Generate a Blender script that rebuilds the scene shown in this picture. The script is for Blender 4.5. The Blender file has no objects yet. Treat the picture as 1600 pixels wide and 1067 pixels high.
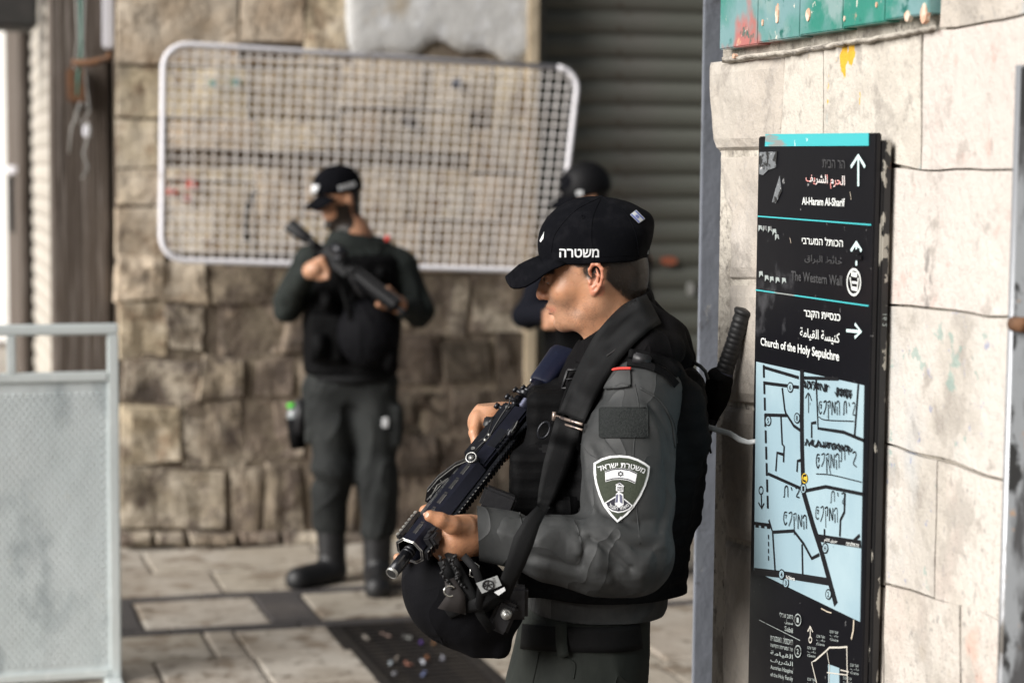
import bpy, bmesh, math, random
import numpy as np
from math import sin, cos, pi, radians, sqrt
from mathutils import Vector, Matrix, noise as mnoise

S = bpy.context.scene
COL = S.collection
rnd = random.Random(7)

# ------------------------------------------------------------------ camera
F_PX = 3111.0
PITCH = radians(4.97)
ROLL = 0.009
CAMH = 1.8
ANG = radians(16.47)            # the street walls are turned this much from the view direction
cd = bpy.data.cameras.new('camera')
cam = bpy.data.objects.new('camera', cd)
COL.objects.link(cam)
S.camera = cam
cd.sensor_width = 36.0
cd.lens = 70.0
cd.clip_start = 0.1
cd.clip_end = 500
r0 = Vector((1, 0, 0)); u0 = Vector((0, sin(PITCH), cos(PITCH))); fw = Vector((0, cos(PITCH), -sin(PITCH)))
rr = r0*cos(ROLL) + u0*sin(ROLL); uu = u0*cos(ROLL) - r0*sin(ROLL)
mw = Matrix((rr, uu, -fw)).transposed().to_4x4()
mw.translation = Vector((0, 0, CAMH))
cam.matrix_world = mw
cd.dof.use_dof = True
cd.dof.focus_distance = 3.72
cd.dof.aperture_fstop = 2.9
cd.dof.aperture_blades = 9

# ------------------------------------------------------------------ light
SUN_EL, SUN_AZ = radians(50), radians(-62)     # azimuth measured from the view direction, left is negative
world = bpy.data.worlds.new('World'); S.world = world; world.use_nodes = True
wn = world.node_tree
sky = wn.nodes.new('ShaderNodeTexSky'); sky.sky_type = 'NISHITA'; sky.sun_disc = False
bg = wn.nodes['Background']; bg.inputs[1].default_value = 0.05
hsv = wn.nodes.new('ShaderNodeHueSaturation'); hsv.inputs['Saturation'].default_value = .35
wn.links.new(sky.outputs[0], hsv.inputs['Color']); wn.links.new(hsv.outputs[0], bg.inputs[0])
sky.air_density = 1.0; sky.dust_density = 3.0; sky.ozone_density = 0.6
SUN_DIR = Vector((-0.74, -0.50, 0.46)).normalized()      # towards the sun
sky.sun_elevation = math.asin(SUN_DIR.z)
sky.sun_rotation = math.atan2(SUN_DIR.x, SUN_DIR.y)
sl = bpy.data.lights.new('sun', 'SUN'); sl.energy = 4.9; sl.angle = radians(44); sl.color = (1, 0.975, 0.94)
so = bpy.data.objects.new('sun', sl); COL.objects.link(so)
so.rotation_euler = (-SUN_DIR).to_track_quat('-Z', 'Y').to_euler()
so.location = (0, 0, 6)
S.view_settings.view_transform = 'Standard'
S.view_settings.look = 'None'
S.view_settings.gamma = 1
S.view_settings.use_curve_mapping = False
S.view_settings.exposure = 0.27
S.cycles.max_bounces = 6

# ------------------------------------------------------------------ helpers: places
C0 = np.array([0, 0, CAMH])
EX = np.array([cos(ANG), sin(ANG), 0.0]); EY = np.array([-sin(ANG), cos(ANG), 0.0]); EZ = np.array([0, 0, 1.0])
_R, _U, _F = np.array(rr), np.array(uu), np.array(fw)
def ray(px, py):
    return _F + (px-800)/F_PX*_R + (533.5-py)/F_PX*_U
def W(px, py, d):                 # seen at (px,py) in the photograph, d metres ahead
    r = ray(px, py); return C0 + r*(d/r[1])
def G(px, py, z=0.0):             # point on the ground
    r = ray(px, py); return C0 + r*((z-CAMH)/r[2])
def PA(px, py, a):                # point on the wall plane a = const (side wall)
    r = ray(px, py); return C0 + r*(a/(r@EX))
def PB(px, py, b):                # point on the wall plane b = const (end wall)
    r = ray(px, py); return C0 + r*(b/(r@EY))
def AB(p): return (float(p@EX), float(p@EY), float(p[2]))
def wp(a, b, z): return a*EX + b*EY + z*EZ

# ------------------------------------------------------------------ helpers: objects
WM = {}
def root(name, label, cat, loc, group=None, rotz=ANG, kind=None):
    o = bpy.data.objects.new(name, None); COL.objects.link(o)
    o.location = loc; o.rotation_euler = (0, 0, rotz); o.empty_display_size = 0.1
    if label: o['label'] = label
    if cat: o['category'] = cat
    if group: o['group'] = group
    if kind: o['kind'] = kind
    WM[o.name] = Matrix.Translation(Vector(loc)) @ Matrix.Rotation(rotz, 4, 'Z')
    return o
def wmat(o):
    while o.parent is not None: o = o.parent
    return WM.get(o.name, Matrix())
def tag(o, label=None, cat=None, group=None, kind=None):
    if label: o['label'] = label
    if cat: o['category'] = cat
    if group: o['group'] = group
    if kind: o['kind'] = kind
    return o
def mk(name, V, Fc, mat, parent=None, smooth=False, base=None):
    """mesh object; V in world coordinates; a top-level mesh gets its origin at base"""
    V = np.asarray(V, dtype=np.float64).reshape(-1, 3)
    if parent is not None:
        M = np.array(wmat(parent).inverted()); V = V @ M[:3, :3].T + M[:3, 3]
    elif base is not None:
        V = V - np.asarray(base)
    me = bpy.data.meshes.new(name)
    if isinstance(Fc, np.ndarray):
        n = Fc.shape[1]
        me.vertices.add(len(V)); me.vertices.foreach_set('co', V.astype(np.float32).ravel())
        me.loops.add(Fc.size); me.loops.foreach_set('vertex_index', Fc.astype(np.int32).ravel())
        me.polygons.add(len(Fc)); me.polygons.foreach_set('loop_start', np.arange(0, Fc.size, n, dtype=np.int32))
        me.polygons.foreach_set('loop_total', np.full(len(Fc), n, dtype=np.int32))
        me.update(calc_edges=True)
    else:
        me.from_pydata([tuple(v) for v in V], [], Fc); me.update()
    if smooth: me.polygons.foreach_set('use_smooth', [True]*len(me.polygons))
    if mat is not None: me.materials.append(mat)
    o = bpy.data.objects.new(name, me); COL.objects.link(o)
    if parent is not None: o.parent = parent
    elif base is not None: o.location = tuple(base)
    return o
def inst(o, off, parent=None):
    """copy sharing the mesh, shifted by off in its parent's own frame"""
    c = o.copy(); COL.objects.link(c)
    c.location = Vector(o.location) + Vector(off)
    return c

class MB:
    """collects shapes into one mesh (world coordinates)"""
    def __init__(s): s.v = []; s.f = []; s.n = 0
    def add(s, V, Fc):
        V = np.asarray(V, dtype=float).reshape(-1, 3)
        s.v.append(V); s.f += [tuple(int(i)+s.n for i in f) for f in Fc]; s.n += len(V); return s
    def box(s, o, x, y, z, bev=0.0):
        """corner o, edge vectors x,y,z"""
        o, x, y, z = [np.asarray(t, float) for t in (o, x, y, z)]
        if bev <= 0:
            V = [o, o+x, o+x+y, o+y, o+z, o+x+z, o+x+y+z, o+y+z]
            Fc = [(0,3,2,1),(4,5,6,7),(0,1,5,4),(1,2,6,5),(2,3,7,6),(3,0,4,7)]
            if np.dot(np.cross(x, y), z) < 0: Fc = [f[::-1] for f in Fc]
            return s.add(V, Fc)
        bm = bmesh.new(); bmesh.ops.create_cube(bm, size=1)
        L = [np.linalg.norm(t) for t in (x, y, z)]
        for v in bm.verts: v.co = Vector(((v.co.x+.5)*L[0], (v.co.y+.5)*L[1], (v.co.z+.5)*L[2]))
        bmesh.ops.bevel(bm, geom=bm.edges[:], offset=min(bev, min(L)*.45), segments=2, affect='EDGES')
        bm.verts.index_update()
        X = [x/L[0], y/L[1], z/L[2]]
        V = [o + v.co.x*X[0] + v.co.y*X[1] + v.co.z*X[2] for v in bm.verts]
        Fc = [[v.index for v in f.verts] for f in bm.faces]; bm.free()
        if np.dot(np.cross(x, y), z) < 0: Fc = [f[::-1] for f in Fc]
        return s.add(V, Fc)
    def obox(s, c, hx, hy, hz, X, Y, Z, bev=0.0):
        X, Y, Z = [np.asarray(t, float) for t in (X, Y, Z)]
        return s.box(np.asarray(c, float)-X*hx-Y*hy-Z*hz, X*2*hx, Y*2*hy, Z*2*hz, bev)
    def tube(s, P, r, n=10, cap=True, up=None):
        P = [np.asarray(p, float) for p in P]; m = len(P)
        R = r if hasattr(r, '__len__') else [r]*m
        V = []; prev = None
        for i, p in enumerate(P):
            t = P[min(i+1, m-1)] - P[max(i-1, 0)]; L = np.linalg.norm(t)
            t = t/L if L > 1e-9 else np.array([0, 0, 1.0])
            if prev is None:
                h = np.array([0, 0, 1.0]) if abs(t[2]) < .9 else np.array([1.0, 0, 0])
                if up is not None: h = np.asarray(up, float)
                prev = np.cross(t, h); prev /= np.linalg.norm(prev)
            a = prev - t*np.dot(prev, t); a /= max(np.linalg.norm(a), 1e-9); b = np.cross(t, a); prev = a
            for k in range(n):
                w = 2*pi*k/n; V.append(p + R[i]*(cos(w)*a + sin(w)*b))
        Fc = [(i*n+k, i*n+(k+1) % n, (i+1)*n+(k+1) % n, (i+1)*n+k) for i in range(m-1) for k in range(n)]
        if cap: Fc += [tuple(range(n-1, -1, -1)), tuple((m-1)*n+k for k in range(n))]
        return s.add(V, Fc)
    def grid(s, A):
        """A: (n,m,3) array of points"""
        A = np.asarray(A, float); n, m = A.shape[:2]
        Fc = [(i*m+j, i*m+j+1, (i+1)*m+j+1, (i+1)*m+j) for i in range(n-1) for j in range(m-1)]
        return s.add(A.reshape(-1, 3), Fc)
    def slab(s, A, N, th):
        """grid with thickness th along N (vector or array)"""
        A = np.asarray(A, float); n, m = A.shape[:2]; N = np.broadcast_to(np.asarray(N, float), A.shape)
        B = A - N*th; k = n*m
        q = [(i*m+j, i*m+j+1, (i+1)*m+j+1, (i+1)*m+j) for i in range(n-1) for j in range(m-1)]
        Fc = q + [tuple(k+t for t in f[::-1]) for f in q]
        ring = [(0, j) for j in range(m)] + [(i, m-1) for i in range(1, n)] + [(n-1, j) for j in range(m-2, -1, -1)] + [(i, 0) for i in range(n-2, 0, -1)]
        ids = [i*m+j for i, j in ring]
        for a, b in zip(ids, ids[1:]+ids[:1]): Fc.append((a, k+a, k+b, b))
        return s.add(np.concatenate([A.reshape(-1, 3), B.reshape(-1, 3)]), Fc)
    def build(s, name, mat, parent=None, smooth=False, base=None):
        V = np.concatenate(s.v)
        o = mk(name, V, s.f, mat, parent, smooth, base)
        bm = bmesh.new(); bm.from_mesh(o.data); bmesh.ops.recalc_face_normals(bm, faces=bm.faces[:]); bm.to_mesh(o.data); bm.free()
        return o

# ------------------------------------------------------------------ helpers: materials
def crease(m, sc, dist, st=(1, 1, .6), seed=1.0, pw=.6):
    """sharp cloth creases: a ridged noise bump"""
    nt = m.node_tree; N = nt.nodes; L = nt.links; b = N['Principled BSDF']
    tc = N.new('ShaderNodeTexCoord'); mp = N.new('ShaderNodeMapping'); mp.inputs['Scale'].default_value = st; mp.inputs['Location'].default_value = (seed*5, seed, seed*2); L.new(tc.outputs['Object'], mp.inputs[0])
    nz = N.new('ShaderNodeTexNoise'); nz.inputs['Scale'].default_value = sc; nz.inputs['Detail'].default_value = 1.5; nz.inputs['Distortion'].default_value = .8; L.new(mp.outputs[0], nz.inputs['Vector'])
    a = N.new('ShaderNodeMath'); a.operation = 'SUBTRACT'; a.inputs[1].default_value = .5; L.new(nz.outputs['Fac'], a.inputs[0])
    c = N.new('ShaderNodeMath'); c.operation = 'ABSOLUTE'; L.new(a.outputs[0], c.inputs[0])
    d = N.new('ShaderNodeMath'); d.operation = 'POWER'; d.inputs[1].default_value = pw; L.new(c.outputs[0], d.inputs[0])
    bn = N.new('ShaderNodeBump'); bn.inputs['Distance'].default_value = dist; bn.invert = True; L.new(d.outputs[0], bn.inputs['Height'])
    if b.inputs['Normal'].links: L.new(b.inputs['Normal'].links[0].from_socket, bn.inputs['Normal'])
    L.new(bn.outputs[0], b.inputs['Normal']); return m
def M(name, col, rough=.8, layers=(), bump=(), metal=0.0, spec=.5, var=0.0, sheen=0.0, trans=0.0, coat=0.0, sss=0.0, alpha=None):
    """col: colour; layers: (scale, detail, lo, hi, colour, stretch) noise masks mixed over it; bump: (scale, distance, detail, stretch)"""
    m = bpy.data.materials.new(name); m.use_nodes = True; nt = m.node_tree; N = nt.nodes; L = nt.links
    b = N['Principled BSDF']; b.inputs['Roughness'].default_value = rough; b.inputs['Metallic'].default_value = metal
    b.inputs['Specular IOR Level'].default_value = spec
    if sheen: b.inputs['Sheen Weight'].default_value = sheen
    if trans: b.inputs['Transmission Weight'].default_value = trans
    if coat: b.inputs['Coat Weight'].default_value = coat
    if sss: b.inputs['Subsurface Weight'].default_value = sss; b.inputs['Subsurface Radius'].default_value = (.012, .004, .002); b.inputs['Subsurface Scale'].default_value = 1.0
    tc = N.new('ShaderNodeTexCoord')
    def vec(st, seed=0):
        mp = N.new('ShaderNodeMapping'); L.new(tc.outputs['Object'], mp.inputs[0])
        mp.inputs['Scale'].default_value = st if st else (1, 1, 1); mp.inputs['Location'].default_value = (seed*3.7, seed*1.3, seed*2.1)
        return mp.outputs[0]
    rgb = N.new('ShaderNodeRGB'); rgb.outputs[0].default_value = (*col, 1); cur = rgb.outputs[0]
    if var:
        oi = N.new('ShaderNodeObjectInfo'); hs = N.new('ShaderNodeHueSaturation'); mr = N.new('ShaderNodeMapRange')
        mr.inputs['To Min'].default_value = 1-var; mr.inputs['To Max'].default_value = 1+var
        L.new(oi.outputs['Random'], mr.inputs[0]); L.new(mr.outputs[0], hs.inputs['Value']); L.new(cur, hs.inputs['Color'])
        mr2 = N.new('ShaderNodeMapRange'); mr2.inputs['To Min'].default_value = .5-var*.05; mr2.inputs['To Max'].default_value = .5+var*.05
        mu = N.new('ShaderNodeMath'); mu.operation = 'FRACT'; m5 = N.new('ShaderNodeMath'); m5.operation = 'MULTIPLY'; m5.inputs[1].default_value = 17.3
        L.new(oi.outputs['Random'], m5.inputs[0]); L.new(m5.outputs[0], mu.inputs[0]); L.new(mu.outputs[0], mr2.inputs[0]); L.new(mr2.outputs[0], hs.inputs['Hue'])
        cur = hs.outputs[0]
    for i, ly in enumerate(layers):
        sc_, det, lo, hi, c2 = ly[:5]; st = ly[5] if len(ly) > 5 else None
        nz = N.new('ShaderNodeTexNoise'); nz.inputs['Scale'].default_value = sc_; nz.inputs['Detail'].default_value = det; nz.inputs['Roughness'].default_value = .62
        L.new(vec(st, i+1), nz.inputs['Vector'])
        mr = N.new('ShaderNodeMapRange'); mr.inputs['From Min'].default_value = lo; mr.inputs['From Max'].default_value = hi
        L.new(nz.outputs['Fac'], mr.inputs[0])
        f = mr.outputs[0]
        if len(ly) > 6:
            mm = N.new('ShaderNodeMath'); mm.operation = 'MULTIPLY'; mm.inputs[1].default_value = ly[6]; L.new(f, mm.inputs[0]); f = mm.outputs[0]
        mx = N.new('ShaderNodeMix'); mx.data_type = 'RGBA'; L.new(f, mx.inputs[0]); L.new(cur, mx.inputs[6]); mx.inputs[7].default_value = (*c2, 1); cur = mx.outputs[2]
    L.new(cur, b.inputs['Base Color'])
    prev = None
    for i, bp in enumerate(bump):
        sc_, dist, det = bp[:3]; st = bp[3] if len(bp) > 3 else None
        nz = N.new('ShaderNodeTexNoise'); nz.inputs['Scale'].default_value = sc_; nz.inputs['Detail'].default_value = det
        L.new(vec(st, i+9), nz.inputs['Vector'])
        bn = N.new('ShaderNodeBump'); bn.inputs['Distance'].default_value = dist; bn.inputs['Strength'].default_value = 1
        L.new(nz.outputs['Fac'], bn.inputs['Height'])
        if prev: L.new(prev, bn.inputs['Normal'])
        prev = bn.outputs[0]
    if prev: L.new(prev, b.inputs['Normal'])
    if alpha is not None: b.inputs['Alpha'].default_value = alpha
    return m

m_stone = M('rough_stone', (.56, .455, .325), .92, [(3, 6, .45, .7, (.64, .57, .47)), (7, 8, .54, .66, (.28, .20, .13)), (2.2, 5, .60, .68, (.20, .16, .12)), (30, 6, .55, .75, (.15, .11, .08)), (1.4, 3, .55, .75, (.33, .29, .24))],
            [(8, .03, 8), (45, .008, 6)], var=.22)
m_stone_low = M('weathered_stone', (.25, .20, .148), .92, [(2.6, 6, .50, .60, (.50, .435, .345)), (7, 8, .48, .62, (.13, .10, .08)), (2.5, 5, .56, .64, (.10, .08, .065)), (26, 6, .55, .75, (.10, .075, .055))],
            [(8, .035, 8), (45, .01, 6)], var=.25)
m_stone_soot_shade = M('soot_shade_stone', (.055, .041, .030), .92, [(3, 6, .5, .7, (.12, .095, .07)), (7, 8, .48, .62, (.07, .05, .035)), (26, 6, .55, .75, (.05, .04, .03))],
            [(8, .03, 8), (45, .01, 6)], var=.25)  # soot plus the shade of the lower right wall, both put into the colour
m_mortar = M('old_mortar', (.13, .10, .075), .95, [(5, 6, .45, .65, (.22, .18, .13))], [(20, .02, 8)])
m_plaster = M('white_plaster', (.58, .575, .56), .9, [(3, 7, .56, .64, (.50, .42, .31)), (9, 6, .5, .7, (.74, .75, .77))], [(10, .01, 8)])
m_dress = M('dressed_limestone', (.47, .425, .37), .88, [(1.8, 6, .48, .60, (.60, .56, .515), None, .7), (3, 8, .52, .58, (.42, .385, .335), None, .6), (8, 9, .55, .60, (.33, .30, .265), None, .6), (14, 8, .60, .70, (.40, .35, .29), None, .6), (60, 6, .585, .65, (.30, .28, .26), (1, 1, .8), .8), (25, 8, .60, .68, (.32, .285, .25), None, .7), (130, 4, .56, .66, (.42, .39, .36), None, .5), (2.6, 6, .52, .66, (.58, .47, .42), None, .6),
             (3.0, 6, .60, .66, (.30, .42, .50), (1, 1, .6), .35), (4.3, 5, .63, .68, (.62, .30, .22), (1, 1, .8), .45), (170, 3, .62, .70, (.24, .21, .18))],
            [(7, .012, 7), (60, .004, 8, (1, 1, .8)), (240, .0015, 4)], var=.07)
m_pave = M('worn_paving', (.37, .325, .27), .5, [(2.5, 6, .45, .62, (.47, .43, .375)), (5, 8, .52, .62, (.24, .195, .15)), (14, 8, .56, .66, (.15, .12, .09)), (50, 6, .6, .72, (.18, .14, .10))], [(6, .008, 6), (60, .002, 5)], var=.14, spec=.45)
m_band = M('dark_paving', (.055, .05, .05), .7, [(5, 6, .5, .7, (.09, .08, .075)), (50, 4, .6, .7, (.12, .11, .10))], [(40, .004, 5)], var=.1)
m_ground = M('joint_grit', (.10, .08, .065), .95, [(8, 5, .5, .7, (.16, .13, .10))], [(50, .004, 4)])
m_shut = M('green_grey_shutter', (.165, .17, .145), .5, [(2.5, 7, .5, .68, (.18, .175, .155)), (12, 7, .60, .70, (.10, .07, .05)), (1.2, 4, .5, .8, (.09, .095, .09))], [(30, .001, 4)], metal=.1)
m_greypaint = M('grey_paint', (.20, .215, .25), .55, [(3, 6, .5, .7, (.155, .17, .19)), (26, 6, .66, .70, (.36, .36, .36), (1, 1, .4)), (8, 6, .64, .72, (.10, .10, .11))], [(16, .004, 3, (1, 1, .6)), (90, .0008, 3)])
m_white_metal = M('chalky_white_metal', (.80, .79, .83), .5, [(6, 7, .60, .70, (.45, .40, .36))], metal=.0)
m_wire = M('dull_wire', (.80, .77, .75), .55, [(4, 5, .5, .7, (.68, .62, .57))], metal=.0)
m_galv = M('galvanised_steel', (.68, .73, .73), .4, [(3, 6, .45, .65, (.60, .65, .65)), (18, 7, .58, .72, (.76, .80, .80)), (7, 8, .66, .72, (.32, .26, .2))], [(60, .0008, 3)], metal=.15)
m_wood = M('old_wood', (.10, .077, .06), .8, [(3, 7, .45, .65, (.06, .045, .035), (6, 6, .35)), (6, 7, .5, .7, (.22, .19, .17), (7, 7, .3))], [(12, .01, 6, (6, 6, .3))], var=.1)
m_cream = M('cream_metal', (.50, .46, .40), .5, [(4, 6, .5, .66, (.36, .31, .26)), (20, 6, .62, .7, (.24, .17, .12))], var=.05)
m_black = M('black_void_paint', (.018, .018, .018), .7, [(9, 5, .5, .7, (.035, .03, .03))])
m_rust = M('rust', (.16, .075, .035), .85, [(12, 7, .45, .65, (.08, .05, .035))], [(60, .003, 5)])
m_cable = M('dusty_cable', (.30, .29, .27), .6, [(8, 4, .5, .6, (.2, .2, .19))])
m_tile = M('green_tile_paint', (.035, .22, .17), .35, [(3.2, 6, .46, .60, (.17, .30, .31)), (9, 7, .55, .66, (.22, .33, .32)), (2.0, 5, .60, .64, (.50, .10, .08), None, .75), (14, 6, .60, .66, (.02, .13, .11)), (7, 7, .665, .69, (.58, .33, .22)), (40, 5, .66, .70, (.62, .60, .52))],
           [(16, .003, 6), (5, .004, 3)], var=.08, spec=.5)
m_crumb = M('crumbling_mortar', (.50, .46, .40), .95, [(12, 8, .5, .62, (.30, .27, .23)), (40, 8, .55, .65, (.2, .18, .16))], [(30, .01, 8), (120, .004, 4)])
m_signblk = M('black_enamel', (.007, .007, .009), .30, [(4, 8, .62, .68, (.05, .05, .055)), (60, 6, .68, .72, (.22, .22, .22), (1, 1, .7)), (9, 6, .70, .72, (.5, .5, .46))], [(8, .0006, 4)], spec=.3)
m_signedge = M('chipped_black_paint', (.010, .010, .011), .4, [(19, 7, .548, .556, (.33, .31, .27), (1, 1, .5)), (7, 7, .66, .68, (.36, .17, .07))], [(20, .002, 4)])
m_cyan = M('turquoise_print', (.06, .44, .47), .35, [(6, 6, .61, .65, (.25, .27, .26), (.4, .4, 2.5)), (30, 5, .66, .70, (.7, .75, .72))])
m_map = M('pale_blue_print', (.29, .41, .47), .28, [(3, 6, .45, .65, (.36, .48, .53)), (30, 6, .68, .71, (.12, .16, .18)), (9, 7, .68, .71, (.28, .38, .42), (1, 1, .4))], [(6, .0005, 3)], spec=.5)
m_ink = M('black_ink', (.012, .012, .014), .4)
m_white = M('white_print', (.72, .74, .72), .5, [(70, 6, .62, .68, (.3, .3, .3))])
m_faint = M('worn_print', (.055, .055, .058), .5)
m_greyprint = M('grey_print', (.34, .38, .37), .5, [(50, 5, .55, .65, (.12, .12, .12))])
m_redwhite = M('reddish_white_print', (.68, .26, .24), .5, [(40, 4, .45, .52, (.74, .70, .68))])
m_yellow = M('yellow_print', (.62, .42, .04), .5)

# ================================================================== SETTING
# ---- ground
ground = tag(mk('ground', [wp(-14, -6, -.03), wp(14, -6, -.03), wp(14, 34, -.03), wp(-14, 34, -.03)], [(0, 1, 2, 3)], m_ground, base=(0, 0, 0)), kind='structure')
pavement = root('pavement', None, None, (0, 6, 0), kind='structure')
def pslab(a0, a1, b0, b1, mat=None, j=.006, name='paving_stone', top=0.0):
    """one paving stone: a bevelled slab, in street coordinates"""
    a0 += j; a1 -= j; b0 += j; b1 -= j
    n = max(2, int((a1-a0)/.16)); m_ = max(2, int((b1-b0)/.16))
    e = .012
    A = [a0, a0+e] + [a0+e+(a1-a0-2*e)*(i+1)/n for i in range(n-1)] + [a1-e, a1]
    B = [b0, b0+e] + [b0+e+(b1-b0-2*e)*(i+1)/m_ for i in range(m_-1)] + [b1-e, b1]
    dz = rnd.uniform(-.003, .003) + top
    g = []
    for i, a in enumerate(A):
        row = []
        for k, b in enumerate(B):
            ed = i in (0, len(A)-1) or k in (0, len(B)-1)
            nz = mnoise.noise(Vector((a*3, b*3, 7)))*.004
            ja = mnoise.noise(Vector((a*2.2, b*5, 1)))*.008 if ed else 0
            jb = mnoise.noise(Vector((a*5, b*2.2, 4)))*.008 if ed else 0
            row.append(wp(a+ja, b+jb, dz+nz-(.0035 if ed else 0)))
        g.append(row)
    return MB().slab(g, (0, 0, 1), .03).build(name, mat or m_pave, pavement)
rows = [  # (b0, b1, joints along a)
    (5.7, 6.25, [-1.2, -.4, .35, 1.1, 1.52, 2.1, 2.8, 3.6, 4.3]),
    (6.25, 6.75, [-1.4, -.7, .05, .75, 1.08, 1.52, 1.95, 2.55, 3.2, 4.2]),
    (6.75, 7.2, [-1.2, -.5, .3, .78, 1.14, 1.52, 1.9, 2.6, 3.3, 4.2]),
    (7.2, 7.62, [-1.5, -.8, .1, 1.01, 1.13, 1.50, 1.9, 2.4, 3.1, 3.7, 4.3]),
]
for b0, b1, js in rows:
    for a0, a1 in zip(js, js[1:]):
        if a0 >= 1.49 and a1 <= 1.96 and b1 < 7.63: continue     # the grate lies here
        pslab(a0, a1, b0, b1)
for a0, a1 in ((-1.6, -.5), (-.5, .62), (2.7, 3.5), (3.5, 4.4)): pslab(a0, a1, 7.72, 8.22)
# bands of dark stone round the long slabs
for a0 in np.arange(-1.6, 4.4, .5): pslab(a0, a0+.5, 7.62, 7.71, m_band, .003, 'kerb_stone'); pslab(a0+.2, a0+.7, 8.22, 8.31, m_band, .003, 'kerb_stone')
pslab(.80, 1.30, 7.72, 8.22); 
pslab(.62, .80, 7.72, 8.22, m_band, .003, 'kerb_stone'); pslab(1.30, 1.50, 7.72, 8.22, m_band, .003, 'kerb_stone'); pslab(1.50, 2.6, 7.72, 8.22); pslab(2.6, 2.7, 7.72, 8.22, m_band, .003, 'kerb_stone')
for js, b0, b1 in (([-1.6, -.9, -.1, .45, 1.20, 2.05, 2.9, 3.6, 4.4], 8.32, 8.78), ([-1.6, -.6, .2, .95, 1.75, 2.45, 3.2, 3.9, 4.4], 8.78, 9.30)):
    for a0, a1 in zip(js, js[1:]): pslab(a0, a1, b0, b1)
for b0 in np.arange(9.3, 20, .6):
    for a0 in np.arange(-3.2, .5, .9): pslab(a0, a0+.88, b0, b0+.6)

# ---- storm drain
dr = root('storm_drain', 'dark iron drain grate with litter in its slots behind the front officer', 'drain grate', wp(1.7, 6.9, 0))
m_iron = M('cast_iron', (.03, .027, .026), .55, [(20, 6, .5, .7, (.07, .06, .05))], metal=.4)
fr = MB(); a0, a1, b0, b1 = 1.50, 1.95, 6.3, 7.61
for (x0, x1, y0, y1) in ((a0, a1, b0, b0+.04), (a0, a1, b1-.04, b1), (a0, a0+.05, b0+.04, b1-.04), (a1-.05, a1, b0+.04, b1-.04)):
    fr.box(wp(x0, y0, -.028), EX*(x1-x0), EY*(y1-y0), EZ*.03, .004)
fr.build('grate_frame', m_iron, dr)
bar0 = None
for k in range(22):
    y = b0+.055+k*.0555
    if bar0 is None: bar0 = MB().box(wp(a0+.05, y, -.026), EX*(a1-a0-.1), EY*.03, EZ*.027, .004).build('grate_bar', m_iron, dr)
    else: inst(bar0, (0, k*.0555, 0))
MB().box(wp(a0, b0, -.0285), EX*(a1-a0), EY*(b1-b0), EZ*.001).build('drain_pit', m_black, dr)
lit = [(1.60, 7.33, (.35, .3, .25)), (1.68, 7.36, (.4, .25, .2)), (1.75, 7.3, (.3, .3, .28)), (1.78, 7.2, (.16, .03, .5)), (1.83, 7.2, (.5, .22, .06)), (1.72, 6.93, (.7, .72, .8)),
       (1.60, 6.93, (.7, .78, .85)), (1.66, 6.9, (.45, .15, .08)), (1.75, 6.98, (.8, .3, .1)), (1.8, 6.95, (.5, .5, .58)), (1.64, 7.0, (.4, .33, .27)), (1.58, 6.78, (.7, .7, .75)), (1.68, 6.76, (.2, .25, .5)), (1.86, 7.4, (.3, .25, .2))]
for i, (a, b, c) in enumerate(lit):
    g = MB(); an = rnd.uniform(-.5, .5)
    X = EX*cos(an)+EY*sin(an); Y = -EX*sin(an)+EY*cos(an)
    pts = []
    for u in np.linspace(-1, 1, 5): pts.append([wp(a, b, .004+rnd.uniform(0, .012)) + X*.007*v*(1-.3*abs(u)) + Y*.028*u for v in (-1, 0, 1)])
    g.slab(pts, (0, 0, 1), .0015)
    names = ['pale scrap of paper', 'brown dry leaf', 'grey scrap of foil', 'purple sweet wrapper', 'orange brown scrap', 'bright white torn tissue', 'bluish white bottle label', 'dark red scrap', 'bright orange wrapper', 'grey crumpled paper', 'tan dry leaf', 'white paper corner', 'dark blue scrap', 'thin brown stick']
    tag(g.build('litter', M('litter_colour', tuple(t*.42+.03 for t in c), .7), None, base=wp(a, b, 0)), names[i]+' caught on the drain grate behind the front officer', 'litter', 'litter on the drain grate')

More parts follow.
